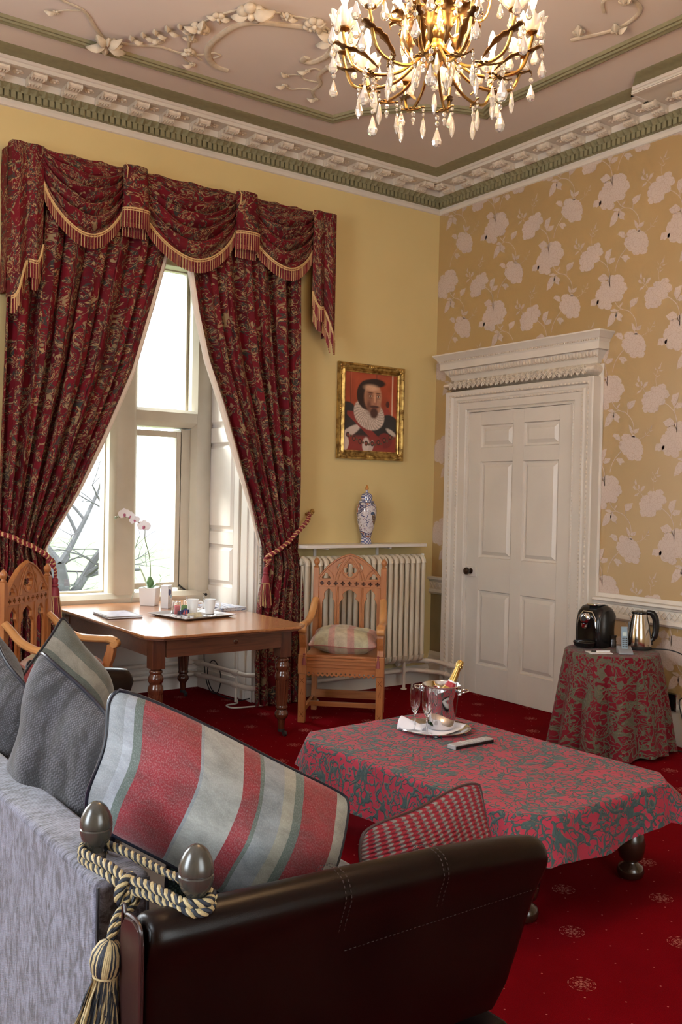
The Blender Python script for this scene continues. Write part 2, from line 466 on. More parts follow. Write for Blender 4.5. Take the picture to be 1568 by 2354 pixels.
m_knit = Mat('red_and_grey_knitted_wool', (.3, .02, .03), .9); M_ = m_knit; v = M_.co('UV'); U, V_, _ = M_.xyz(v)
zig = (V_*100*6.2832).fn('SINE')*.004
st = ((U+zig)*30*6.2832).fn('SINE')
cell = ((V_*100*6.2832).fn('SINE'))
M_.set(base=M_.mix(M_.ramp(st, [(-.0, .0), (.35, 1.)]), M_.mix(M_.ramp(cell, [(.0, .0), (.6, .5)]), (.30, .012, .03), (.14, .004, .012)), M_.mix(M_.ramp(cell, [(.0, .0), (.5, .75)]), (.24, .22, .21), (.13, .02, .03))))
M_.bump(cell+st, .8, .004)
m_fr_red = plain('crimson_fringe_thread', (.20, .012, .022), .6, var=.15, scale=200)
m_fr_gold = plain('gold_fringe_thread', (.55, .36, .16), .55, var=.15, scale=200)
m_rope_gold = plain('gold_rope_yarn', (.42, .33, .17), .6, var=.2, scale=300)
m_rope_navy = plain('navy_rope_yarn', (.012, .017, .028), .65, var=.2, scale=300)
m_gilt = Mat('gilt_frame', (.50, .33, .09), .33, .85); M_ = m_gilt; v = M_.co()
M_.set(base=M_.ramp(M_.noise(v, 22, 4), [(.35, (.20, .11, .03)), (.6, (.55, .36, .11))])); M_.bump(M_.noise(v, 60, 2), .15, .002)
def part(mb, name, mats, root, **kw):
    return mb.build(name, mats, root, origin=root.location if root is not None else None, **kw)
def copy_tree(o, parent=None):
    c = o.copy(); COL.objects.link(c); c.parent = parent
    for ch in KIDS[o.name] if o.name in KIDS else o.children: copy_tree(ch, c)
    return c
KIDS = {}
# ================================================================ SETTING
XW, YS, ZC = -8.0, -8.5, 4.3
struct(MB().box(XW, 0.0, YS, 0.86, -.15, 0).build('floor', m_carpet, smooth=False))
struct(MB().box(XW-.2, .2, YS-.2, 1.0, ZC, ZC+.15).build('ceiling', m_ceil, smooth=False))
# window wall (north) : piers, heads and aprons round the two bays
wn_ = struct(emp('wall_north'))
BX0, BX1, FX0, FX1 = -3.35, -1.85, -3.43, -1.77
b = MB()
b.prism([(FX1, 0), (.2, 0), (.2, 1.0), (BX1, 1.0), (BX1, .79)], 0, ZC)
b.prism([(-5.55, 0), (FX0, 0), (BX0, .79), (BX0, 1.0), (-5.55, 1.0)], 0, ZC)
b.box(XW-.2, -7.05, 0, 1.0, 0, ZC)
b.prism([(FX0, 0), (FX1, 0), (BX1, .79), (BX1, 1.0), (BX0, 1.0), (BX0, .79)], 3.5, ZC)
b.box(-7.05, -5.55, 0, 1.0, 3.5, ZC)
b.build('wall_plaster', m_yellow, wn_, smooth=False)
b = MB().box(BX0, BX1, .79, 1.0, 0, .66); b.box(-7.05, -5.55, .5, 1.0, 0, .7)
b.build('apron_panel', m_reveal, wn_, smooth=False)
struct(MB().box(0, .2, YS, 0, 0, ZC).build('wall_east', m_paperwall, smooth=False))
b = MB(); b.box(XW-.2, XW, YS, -5.0, 0, ZC); b.box(XW-.2, XW, -3.4, .0, 0, ZC); b.box(XW-.2, XW, -5.0, -3.4, 0, .8); b.box(XW-.2, XW, -5, -3.4, 3.5, ZC)
struct(b.build('wall_west', m_yellow, smooth=False))
b = MB(); b.box(XW-.2, -5.1, YS-.2, YS, 0, ZC); b.box(-2.9, .2, YS-.2, YS, 0, ZC); b.box(-5.1, -2.9, YS-.2, YS, 0, .8); b.box(-5.1, -2.9, YS-.2, YS, 3.5, ZC)
struct(b.build('wall_south', m_yellow, smooth=False))

# --- wallpaper print : flowers, leaves and trailing stems laid flat on the east wall
def wallprint():
    KX, KY, SL = .000975, .000673, .30
    T1 = [(665, 75), (735, 85), (745, 140), (775, 180), (760, 240), (735, 270), (735, 320), (705, 345), (670, 335), (640, 365), (620, 445), (580, 420), (555, 440), (525, 410), (520, 345), (505, 270), (535, 230), (550, 190), (555, 155), (610, 145), (630, 85)]
    T2 = [(215, 325), (262, 340), (310, 345), (330, 365), (345, 395), (355, 430), (360, 470), (345, 510), (350, 550), (325, 575), (290, 565), (260, 588), (230, 570), (230, 545), (190, 535), (185, 510), (160, 490), (160, 450), (185, 400), (185, 345)]
    T3 = [(1085, 85), (1110, 55), (1140, 55), (1140, 100), (1170, 135), (1165, 175), (1130, 190), (1140, 230), (1115, 260), (1085, 260), (1090, 290), (1065, 340), (1040, 355), (1000, 350), (985, 372), (965, 350), (970, 300), (955, 270), (965, 220), (975, 180), (1000, 150), (1030, 145), (1030, 100), (1060, 90)]
    leaves = {0: [[(450, 415), (460, 345), (500, 330), (530, 350), (525, 385), (500, 400), (485, 418), (478, 405)], [(720, 415), (718, 385), (745, 350), (742, 375), (730, 395)],
                  [(815, 400), (805, 340), (825, 315), (880, 290), (868, 350), (840, 385)], [(610, 630), (620, 540), (635, 500), (650, 470), (690, 470), (695, 500), (675, 560), (650, 600)],
                  [(680, 500), (695, 450), (735, 475), (750, 495), (735, 520), (742, 555), (700, 540)], [(640, 455), (635, 445), (675, 425), (705, 440), (680, 465)]],
              1: [[(235, 225), (255, 240), (277, 290), (265, 318), (245, 290)], [(277, 300), (285, 262), (325, 243), (315, 285), (290, 305)], [(262, 345), (265, 315), (287, 315), (290, 345)],
                  [(90, 380), (110, 345), (150, 345), (165, 380), (160, 412), (125, 405), (110, 385)], [(130, 615), (150, 590), (185, 590), (210, 625), (180, 640), (178, 665), (160, 660), (150, 635)],
                  [(388, 205), (400, 240), (392, 225)], [(420, 215), (435, 180), (428, 225)], [(408, 250), (440, 235), (425, 252)], [(375, 253), (385, 285), (376, 300)], [(385, 297), (420, 288), (400, 300)], [(352, 330), (368, 345), (360, 340)]],
              2: [[(1215, 265), (1190, 210), (1200, 145), (1255, 110), (1240, 200)], [(1220, 265), (1240, 215), (1290, 205), (1280, 250), (1240, 275)], [(1130, 430), (1185, 375), (1215, 400), (1230, 440), (1200, 450), (1180, 475), (1150, 465)],
                  [(905, 40), (918, 0), (928, 60), (915, 70)], [(890, 95), (905, 70), (922, 100), (925, 118), (905, 115)], [(935, 60), (948, 55), (955, 90), (942, 110)], [(960, 100), (975, 60), (1000, 50), (990, 90), (965, 122)], [(905, 190), (915, 160), (950, 135), (935, 170)],
                  [(1070, -85), (1085, -50), (1078, -40)], [(1050, -115), (1065, -85), (1058, -78)], [(1080, -95), (1110, -175), (1098, -95)], [(1083, -75), (1130, -95), (1105, -72)], [(1055, -20), (1040, -55), (1062, -25)], [(1066, -12), (1100, -42), (1080, -12)]]}
    stems = {0: [([(670, 340), (700, 395), (740, 425), (800, 440), (850, 500), (868, 560), (870, 625)], 4), ([(740, 425), (710, 440), (688, 475)], 3), ([(812, 445), (815, 390)], 3)],
             1: [([(325, 355), (375, 310), (405, 260), (430, 190)], 2), ([(185, 500), (130, 590), (95, 680), (80, 765)], 4), ([(160, 405), (172, 440)], 2)],
             2: [([(1140, 235), (1180, 265), (1220, 315), (1240, 400), (1242, 510)], 4), ([(1218, 300), (1217, 255)], 3), ([(1222, 440), (1240, 480)], 3), ([(988, 172), (962, 135), (955, 108)], 2), ([(955, 130), (925, 105)], 2), ([(1070, 85), (1062, 20), (1070, -60), (1085, -110)], 2)]}
    anchors = [((640, 260), (-.704, 3.813)), ((260, 455), (-.325, 3.774)), ((1060, 210), (-1.096, 3.744))]
    flowers = [T1, T2, T3]
    def cv(p, a):
        dx = p[0]-a[0]; dy = p[1]-a[1]
        return dx*KX, -(dy+SL*dx)*KY
    def scallop(poly):
        n = len(poly); o = []
        cx = sum(p[0] for p in poly)/n; cy = sum(p[1] for p in poly)/n
        for i in range(n):
            p, q = poly[i], poly[(i+1) % n]; o.append(p)
            for t in (.3, .7):
                x = lerp(p[0], q[0], t); y = lerp(p[1], q[1], t); L = math.hypot(q[0]-p[0], q[1]-p[1])
                nx, ny = (q[1]-p[1])/max(L, 1e-6), -(q[0]-p[0])/max(L, 1e-6)
                if nx*(x-cx)+ny*(y-cy) < 0: nx, ny = -nx, -ny
                o.append((x+nx*L*.22, y+ny*L*.22))
        return o
    b = MB(); X = -.0020
    for ty in range(3):
        a, (ay, az) = anchors[ty]
        polys = [[cv(p, a) for p in scallop(flowers[ty])]]+[[cv(p, a) for p in l] for l in leaves[ty]]
        for st, w in stems[ty]:
            P = [Vector((*cv(p, a), 0)) for p in st]; P = cr_spline(P, 4)
            L = []; R = []
            for i, p in enumerate(P):
                t = (P[min(i+1, len(P)-1)]-P[max(i-1, 0)]).normalized(); nn = Vector((-t.y, t.x, 0))*w*.0007
                L.append(p+nn); R.append(p-nn)
            for i in range(len(P)-1): polys.append([(L[i].x, L[i].y), (L[i+1].x, L[i+1].y), (R[i+1].x, R[i+1].y), (R[i].x, R[i].y)])
        for ci in range(-1, 8):
            for ri in range(-1, 6):
                oy = ay-ci*.5845; oz = az-ri*.714-(ci % 2)*.357
                if oy > .4 or oy < -3.2: continue
                for pl in polys:
                    pts = [(oy-p[0], oz+p[1]) for p in pl]
                    ys = [p[0] for p in pts]; zs = [p[1] for p in pts]
                    if max(ys) > -.004: 
                        if min(ys) > -.02: continue
                        pts = [(min(p[0], -.004), p[1]) for p in pts]
                    if max(zs) > 4.085:
                        if min(zs) > 4.07: continue
                        pts = [(p[0], min(p[1], 4.082)) for p in pts]
                    if min(zs) < .14: continue
                    b.add([(X, y, z) for y, z in pts], [tuple(range(len(pts)))])
    o = b.build('wallpaper_print', m_print, bpy.data.objects['wall_east'], smooth=False); o['kind'] = 'stuff'
    return o
wallprint()

# --- cornice : profile strips mitred round the corner, dentils and scroll brackets as pieces
def sweep(b, prof, jog=0, y1=YS, mi=0, x0=XW):
    """prof [(p,z)] along north wall then east wall"""
    n = len(prof)
    def col(path): return [path(p, z) for p, z in prof]
    st = [lambda p, z: (x0, -p, z), lambda p, z: (-p, -p, z)]
    if jog: st += [lambda p, z: (-p, -2.33-p+.26, z), lambda p, z: (-p-jog, -2.33-p+.26, z), lambda p, z: (-p-jog, y1, z)]
    else: st += [lambda p, z: (-p, y1, z)]
    v = [c for s_ in st for c in col(s_)]
    f = []
    for k in range(len(st)-1):
        for i in range(n-1): f.append((k*n+i, (k+1)*n+i, (k+1)*n+i+1, k*n+i+1))
    return b.add(v, f, mi)
corn = struct(emp('trim_1'))
sweep(MB(), [(0, 4.075), (.012, 4.08), (.016, 4.09), (.022, 4.10), (.02, 4.12)]).build('wall_fillet', m_cream, corn, ang=30)
sweep(MB(), [(.02, 4.12), (.03, 4.122), (.03, 4.165), (.045, 4.168), (.05, 4.178), (.075, 4.192), (.08, 4.2)]).build('dentil_band', m_green, corn, ang=30)
sweep(MB(), [(.08, 4.2), (.085, 4.2), (.085, 4.245), (.24, 4.247)]).build('frieze_soffit', m_cream, corn, ang=30)
sweep(MB(), [(.23, 4.24), (.262, 4.24), (.262, 4.262), (.272, 4.266), (.278, 4.274), (.285, 4.279)], jog=.16).build('corona', m_cream, corn, ang=30)
sweep(MB(), [(.285, 4.279), (.30, 4.281), (.315, 4.286), (.35, 4.288), (.385, 4.292), (.40, 4.2995)], jog=.16).build('olive_cyma', m_green, corn, ang=50)
b = MB()
b.add([(-.08, -2.1, 4.2465), (-.08, YS, 4.2465), (-.43, YS, 4.2465), (-.43, -2.33, 4.2465), (-.24, -2.33, 4.2465)], [(0, 1, 2, 3, 4)]); b.build('breakfront_soffit', m_cream, corn, smooth=False)
# dentils
b = MB(); b.box(-.014, .014, -.022, 0, -.020, .022); proto = b.build('dentil', m_green, corn, smooth=False)
proto.location = (-.075, -.03, 4.143)
k = 0
def dent(x, y, rz):
    o = proto.copy(); COL.objects.link(o); o.location = (x, y, 4.143); o.rotation_euler = (0, 0, rz)
x = -.118
while x > -3.95: dent(x, -.03, 0); x -= .0415
y = -.075
while y > -3.0: dent(-.03, y, -PI/2); y -= .0415
# leaf tips above the dentils (olive egg-and-leaf row)
b = MB(); b.add([(-.022, -.047, 4.168), (0, -.060, 4.166), (.022, -.047, 4.168), (.018, -.082, 4.196), (0, -.092, 4.197), (-.018, -.082, 4.196)], [(0, 1, 4, 5), (1, 2, 3, 4)])
lf = b.build('leaf_moulding', m_green, corn, smooth=False); lf.location = (-.12, .006, 0)
x = -.18
while x > -3.95: o = lf.copy(); COL.objects.link(o); o.location = (x, .006, 0); x -= .057
y = -.12
while y > -3.0: o = lf.copy(); COL.objects.link(o); o.location = (.006, y, 0); o.rotation_euler = (0, 0, -PI/2); y -= .057
# scroll brackets
b = MB()
sp = []
def brk(t):  # side profile (depth, z) of an acanthus scroll bracket
    return t
prof = [(0, 4.244), (.150, 4.244), (.160, 4.236), (.158, 4.222), (.145, 4.212), (.125, 4.216), (.10, 4.226), (.075, 4.222), (.06, 4.205), (.045, 4.192), (.022, 4.186), (.004, 4.194), (0, 4.21)]
b.prism(prof, -.044, .044, fr=lambda a, z, c: (c, -.083-a, z))
for s_ in (-1, 1):
    b.lathe([(.0, -.004), (.020, -.004), (.022, 0), (.014, .003), (.012, .001), (.006, .004), (0, .004)], 12, (s_*.046, -.083-.143, 4.228), ax=Matrix.Rotation(s_*PI/2, 3, 'Y'), cap=False)
    b.lathe([(.0, -.004), (.014, -.004), (.016, 0), (.008, .003), (0, .004)], 12, (s_*.046, -.083-.022, 4.204), ax=Matrix.Rotation(s_*PI/2, 3, 'Y'), cap=False)
for i in range(5):  # gadroon lobes under the bracket
    b.sphere((-.036+i*.018, -.083-.118, 4.214), .012, 6, 5, (.8, 1.9, .8))
    b.sphere((-.036+i*.018, -.083-.05, 4.196), .012, 6, 5, (.8, 1.9, .8))
br = b.build('scroll_bracket', m_cream_carve, corn)
br.location = (-.33, 0, 0)
x = -.33-.232
while x > -4.0: o = br.copy(); COL.objects.link(o); o.location = (x, 0, 0); x -= .232
y = -.24
while y > -3.0: o = br.copy(); COL.objects.link(o); o.location = (-(0 if y > -2.2 else .0), y, 0); o.rotation_euler = (0, 0, -PI/2); y -= .232
# coffer rosettes between brackets
b = MB()
for k in range(6):
    a = k*PI/3; b.sphere((.021*math.cos(a), .021*math.sin(a), 0), .014, 8, 5, (1, 1, .5))
b.sphere((0, 0, -.004), .010, 8, 5)
rs = b.build('soffit_rosette', m_cream_carve, corn); rs.location = (-.446, -.165, 4.243)
x = -.446-.232
while x > -4.0: o = rs.copy(); COL.objects.link(o); o.location = (x, -.165, 4.243); x -= .232
y = -.356
while y > -3.0: o = rs.copy(); COL.objects.link(o); o.location = (-.165, y, 4.243); y -= .232

# --- ceiling panel mould (olive) with its notched corner
cm = struct(emp('trim_2'))
def arcpts(cx, cy, r, a0, a1, n): return [(cx+r*math.cos(lerp(a0, a1, i/n)), cy+r*math.sin(lerp(a0, a1, i/n))) for i in range(n+1)]
path = [(XW, -.70), (-1.64, -.70), (-1.56, -.93)]+[(-1.56+(.70)*t+.0, -.93-(.50)*math.sin(t*PI/2)) for t in (.12, .25, .4, .55, .7, .85)]+[(-.86, -1.43), (-.905, -1.55), (-.905, YS)]
def strip(b, path, prof, mi=0):
    """prof [(offset to the left, z)] along xy path, mitred"""
    P = [Vector((*p, 0)) for p in path]; n = len(P); v = []
    for i, p in enumerate(P):
        t0 = (P[i]-P[i-1]).normalized() if i else (P[1]-P[0]).normalized(); t1 = (P[i+1]-P[i]).normalized() if i < n-1 else t0
        n0 = Vector((-t0.y, t0.x, 0)); n1 = Vector((-t1.y, t1.x, 0)); nn = (n0+n1).normalized(); k = 1/max(.3, nn.dot(n0))
        for o_, z in prof: v.append(p+nn*o_*k+Vector((0, 0, z)))
    m_ = len(prof); f = [(i*m_+j, (i+1)*m_+j, (i+1)*m_+j+1, i*m_+j+1) for i in range(n-1) for j in range(m_-1)]
    return b.add(v, f, mi)
strip(MB(), path, [(.055, ZC), (.05, ZC-.018), (.03, ZC-.026), (.012, ZC-.018), (.006, ZC-.024), (-.006, ZC-.024), (-.012, ZC-.014), (-.03, ZC-.016), (-.04, ZC)]).build('olive_panel_mould', m_green, cm, ang=30)

# --- ceiling plaster relief
cr_ = struct(emp('trim_3')); zc = ZC-.004
def rel(name, pts, r, taper=True):
    P = cr_spline([(*p, zc) for p in pts], 6); n = len(P)
    return MB().tube(P, [r*(1-.45*i/n if taper else 1) for i in range(n)], 8, flat=.6).build(name, m_ornament, cr_)
ring = [(-2.60, -.90), (-2.70, -.915), (-2.80, -1.02), (-2.85, -1.17), (-2.84, -1.42), (-2.76, -1.54), (-2.648, -1.605), (-2.437, -1.69), (-2.32, -1.65), (-2.245, -1.56), (-2.215, -1.446), (-2.235, -1.33), (-2.29, -1.31), (-2.30, -1.37)]
rel('ring_moulding', ring, .022, False)
rel('vine_scroll', [(-3.36, -.80), (-3.2, -.86), (-3.08, -.93), (-2.95, -.93), (-2.84, -.98), (-2.78, -1.06), (-2.73, -1.05), (-2.75, -1.0)], .014)
rel('vine_scroll', [(-3.40, -.82), (-3.48, -.92), (-3.60, -1.06), (-3.74, -1.10), (-3.80, -1.2)], .014)
rel('vine_scroll', [(-3.12, -.92), (-3.08, -1.0), (-3.12, -1.03)], .008)
rel('vine_scroll', [(-2.93, -.93), (-2.88, -.87), (-2.82, -.85)], .008)
rel('vine_scroll', [(-3.60, -1.06), (-3.68, -1.0), (-3.72, -.95)], .008)
rel('vine_scroll', [(-2.12, -1.36), (-2.10, -1.2), (-2.02, -1.10), (-2.0, -.98), (-1.92, -.9)], .016)
rel('vine_scroll', [(-2.04, -1.12), (-2.14, -1.1), (-2.2, -1.13), (-2.27, -1.08)], .010)
rel('vine_scroll', [(-1.99, -1.0), (-2.07, -.98), (-2.13, -.92), (-2.2, -.95)], .010)
rel('vine_scroll', [(-2.10, -1.25), (-2.17, -1.27), (-2.20, -1.22)], .010)
rel('vine_scroll', [(-1.2, -2.5), (-1.10, -2.75), (-1.16, -2.95), (-1.32, -3.0), (-1.4, -2.9), (-1.3, -2.82)], .016)
rel('vine_scroll', [(-1.32, -3.0), (-1.6, -3.05), (-1.9, -2.95), (-2.1, -3.05)], .016)
b = MB()
GP = [(-2.80, -.93), (-2.915, -1.0), (-2.98, -1.15), (-3.005, -1.31), (-2.972, -1.48), (-2.864, -1.66), (-2.67, -1.72), (-2.507, -1.76), (-2.33, -1.70), (-2.19, -1.60), (-2.10, -1.45), (-2.12, -1.36)]
gar = GP
rel('garland_stem', gar, .009, False)
def leafshape(L=.09, Wd=.05):
    b = MB(); n = 7; v = []; f = []
    for i in range(n+1):
        t = i/n; w = Wd*math.sin(PI*min(1, t*1.02))**.8*(1-.35*t)*(1+.18*(i % 2)); z = -.030*math.sin(PI*t)
        v += [(L*t, -w/2, z*.4), (L*t, 0, z-.006), (L*t, w/2, z*.4)]
    for i in range(n): f += [(3*i, 3*i+1, 3*i+4, 3*i+3), (3*i+1, 3*i+2, 3*i+5, 3*i+4)]
    b.add(v, f); return b
leafp = leafshape().build('plaster_leaf', m_ornament, cr_, solid=.008); leafp.location = (-2.24, -1.80, ZC-.01)
b = MB()
for k in range(5):
    a = k*2*PI/5; b.sphere((.026*math.cos(a), .026*math.sin(a), -.012), .024, 8, 6, (1, .9, .7))
b.sphere((0, 0, -.028), .013, 8, 6)
flw = b.build('plaster_flower', m_ornament, cr_); flw.location = (-2.5, -1.71, ZC-.004)
rnd = random.Random(3)
def putleaf(x, y, a, s=1.0): o = leafp.copy(); COL.objects.link(o); o.location = (x, y, ZC-.008); o.rotation_euler = (0, rnd.uniform(.0, .25), a); o.scale = (s, s, s)
def putfl(x, y, s=1.0): o = flw.copy(); COL.objects.link(o); o.location = (x, y, ZC-.004); o.rotation_euler = (0, 0, rnd.uniform(0, 3)); o.scale = (s, s, s)
for (cx, cy), s in zip(GP[1:], (.8, .7, 1.2, .9, 1.7, .8, 1.2, 1.5, 1.3, 1., .7)):
    putfl(cx, cy, s); putfl(cx+.035*s, cy+.02*s, s*.7)
    for q in range(3): putleaf(cx, cy, rnd.uniform(0, 6.28), s*rnd.uniform(.6, .95))
for q in range(9): putleaf(-3.36, -.80, -2.4+q*.62, 1.05 if q % 2 else 1.4)
putfl(-3.33, -.83, .8)
for i in range(5):
    x, y = -3.25+i*.042, -.93-i*.075
    putleaf(x, y, -.2, .7); putleaf(x, y, -2.2, .7); putfl(x, y, .35)
for p in ((-2.27, -1.08), (-2.2, -.95), (-2.20, -1.22), (-2.82, -.85), (-3.12, -1.03), (-1.92, -.9), (-3.72, -.95)): putleaf(*p, rnd.uniform(2, 4), .7); putfl(*p, .45)
for p in ((-1.10, -2.75), (-1.32, -2.98), (-1.6, -3.05), (-1.25, -2.6), (-3.0, -2.0), (-3.3, -1.9)): putleaf(*p, rnd.uniform(2, 4), 1.0); putleaf(*p, rnd.uniform(4, 6), .9); putfl(*p, .8)

# --- bay : reveals with shutters, stone cross window
def reveal_frame(right=True):
    """maps (s along the reveal from front to back, z, out of the surface) to world"""
    p0 = Vector((FX1 if right else FX0, 0, 0)); p1 = Vector((BX1 if right else BX0, .79, 0)); d = (p1-p0).normalized()
    nrm = Vector((-d.y, d.x, 0)) if right else Vector((d.y, -d.x, 0))
    return lambda s, z, o: tuple(p0+d*s+nrm*o+Vector((0, 0, z)))
def rbox(b, fr, s0, s1, z0, z1, o0, o1, mi=0):
    v = [fr(s, z, o) for z in (z0, z1) for s, o in ((s0, o0), (s1, o0), (s1, o1), (s0, o1))]
    return b.add(v, [(0, 1, 2, 3), (7, 6, 5, 4), (0, 4, 5, 1), (1, 5, 6, 2), (2, 6, 7, 3), (3, 7, 4, 0)], mi)
def raised(b, fr, s0, s1, z0, z1, o0, o1, rec=.008):
    """raised-and-fielded panel: recessed margin then raised field with slopes"""
    m1, m2 = .022, .05
    rings = [(0, o1), (.006, o0), (m1, o0), (m2, o1-.002)]
    v = []
    for m_, o in rings: v += [fr(s0+m_, z0+m_, o), fr(s1-m_, z0+m_, o), fr(s1-m_, z1-m_, o), fr(s0+m_, z1-m_, o)]
    f = [(4*i+j, 4*i+(j+1) % 4, 4*(i+1)+(j+1) % 4, 4*(i+1)+j) for i in range(3) for j in range(4)]+[(12, 13, 14, 15)]
    return b.add(v, f)
for right in (True, False):
    fr = reveal_frame(right); sh = struct(emp('trim_4' if right else 'trim_5'))
    b = MB(); L = .79
    rbox(b, fr, .0, .22, 0, 3.5, -.01, .012); rbox(b, fr, .02, .07, 0, 3.5, .012, .028); rbox(b, fr, .12, .20, 0, 3.5, .012, .022)
    b.build('shutter_box_frame', m_reveal, sh, smooth=False, bevel=.004)
    b = MB()
    zs = [(.86, 1.20), (1.30, 2.02), (2.14, 2.50), (2.6, 3.35)]
    # leaf around the panels
    rbox(b, fr, .235, .30, .66, 3.48, .0, .026); rbox(b, fr, .72, .785, .66, 3.48, .0, .026)
    zz = [.66]+[z for p in zs for z in p]+[3.48]
    for i in range(0, len(zz), 2): rbox(b, fr, .30, .72, zz[i], zz[i+1], .0, .026)
    b.build('shutter_leaf', m_reveal, sh, smooth=False, bevel=.002)
    for z0, z1 in zs: raised(MB(), fr, .30, .72, z0, z1, .004, .027).build('shutter_panel', m_reveal, sh, smooth=False)
    b = MB(); rbox(b, fr, .23, .80, 0, .66, .0, .012); rbox(b, fr, .23, .8, .0, .16, .012, .03); rbox(b, fr, .26, .29, .18, .62, .012, .02); rbox(b, fr, .26, .7, .44, .46, .012, .022)
    b.build('lower_panel', m_reveal, sh, smooth=False, bevel=.003)
    # bead-and-reel architrave on the room side
    b = MB(); xx = FX1 if right else FX0; sg = 1 if right else -1
    b.box(min(xx, xx+sg*.05), max(xx, xx+sg*.05), -.02, 0, 0, 3.5); b.build('architrave', m_reveal, sh, smooth=False, bevel=.004)
    b = MB(); z = .02; i = 0
    while z < 3.45: b.sphere((xx+sg*.012, -.024, z), .010, 8, 6, (1, 1, 1.5 if i % 3 else .7)); z += .026 if i % 3 else .018; i += 1
    o = b.build('bead_moulding', m_cream_carve, sh); o['kind'] = 'stuff'

wd = struct(emp('window_1'))
def stonebar(b, x0, x1, z0, z1, y0=.62, y1=.86, ch=.05, vert=True):
    """chamfered stone member facing the room"""
    if vert:
        b.prism([(x0, y1), (x0, y0+ch), (x0+ch*.55, y0+.012), (x0+ch, y0), (x1-ch, y0), (x1-ch*.55, y0+.012), (x1, y0+ch), (x1, y1)], z0, z1)
    else:
        b.prism([(z0, y1), (z0, y0+ch), (z0+ch*.6, y0+.012), (z0+ch, y0), (z1-ch*.6, y0), (z1, y0+ch*.5), (z1, y1)], x0, x1, fr=lambda a, yy, c: (c, yy, a))
b = MB(); stonebar(b, -2.71, -2.49, .66, 3.5); stonebar(b, BX0-.02, -3.18, .66, 3.5); b.build('mullion', m_stone, wd, ang=30)
b = MB(); stonebar(b, -2.02, BX1+.02, .66, 3.5, ch=.06); b.box(-2.10, -2.02, .70, .86, .8, 2.12); b.build('jamb', m_stone, wd, ang=30)
b = MB(); stonebar(b, BX0, BX1, 2.13, 2.27, y0=.635, ch=.04, vert=False); b.build('transom', m_stone, wd, ang=30)
b = MB(); stonebar(b, BX0, BX1, .66, .82, y0=.60, ch=.06, vert=False); b.build('sill', m_stone, wd, ang=30)
b = MB(); b.box(BX0, BX1, .62, .86, 3.40, 3.5); b.build('head', m_stone, wd, smooth=False, bevel=.006)
def lightframe(x0, x1, z0, z1, w, y0, name, depth=.04):
    b = MB(); b.box(x0, x0+w, y0, y0+depth, z0, z1); b.box(x1-w, x1, y0, y0+depth, z0, z1); b.box(x0+w, x1-w, y0, y0+depth, z0, z0+w); b.box(x0+w, x1-w, y0, y0+depth, z1-w, z1)
    f = b.build(name, m_stone, wd, smooth=False, bevel=.004)
    MB().box(x0+w*.8, x1-w*.8, y0+depth*.45, y0+depth*.55, z0+w*.8, z1-w*.8).build('glass_pane', m_pane, f, smooth=False)
lightframe(-2.50, -2.02, 2.26, 3.41, .022, .75, 'upper_light_frame')
lightframe(-3.19, -2.70, 2.26, 3.41, .022, .75, 'upper_light_frame')
lightframe(-2.53, -2.09, .84, 2.10, .048, .70, 'casement')
lightframe(-3.19, -2.70, .82, 2.13, .018, .75, 'lower_light_frame')
b = MB(); b.tube([(-2.10, .69, .86), (-2.03, .66, .80), (-1.90, .60, .785)], .007, 6); b.sphere((-1.90, .60, .785), .012); b.build('casement_stay', m_matblack, wd)
# second bay's window, left of the frame
wd2 = struct(emp('window_2'))
b = MB(); b.box(-7.05, -6.95, .6, .8, .7, 3.5); b.box(-5.65, -5.55, .6, .8, .7, 3.5); b.box(-6.4, -6.2, .6, .8, .7, 3.5); b.box(-6.95, -5.65, .6, .8, 2.13, 2.27); b.box(-6.95, -5.65, .55, .8, .7, .82); b.box(-6.95, -5.65, .6, .8, 3.4, 3.5)
b.build('stone_frame', m_stone, wd2, smooth=False, bevel=.01)
MB().box(-6.95, -5.65, .74, .746, .8, 3.42).build('glass_pane', m_pane, wd2, smooth=False)
wd3 = struct(emp('window_3')); b = MB()
for y in (-5.0, -4.24, -3.5): b.box(XW-.15, XW-.05, y, y+.1, .8, 3.5)
b.box(XW-.15, XW-.05, -5, -3.4, 2.1, 2.2); b.build('sash_frame', m_reveal, wd3, smooth=False); MB().box(XW-.11, XW-.105, -5, -3.4, .8, 3.5).build('glass_pane', m_pane, wd3, smooth=False)
wd4 = struct(emp('window_4')); b = MB()
for x in (-5.1, -4.05, -3.0): b.box(x, x+.1, YS-.15, YS-.05, .8, 3.5)
b.box(-5.1, -2.9, YS-.15, YS-.05, 2.1, 2.2); b.build('sash_frame', m_reveal, wd4, smooth=False); MB().box(-5.1, -2.9, YS-.11, YS-.105, .8, 3.5).build('glass_pane', m_pane, wd4, smooth=False)

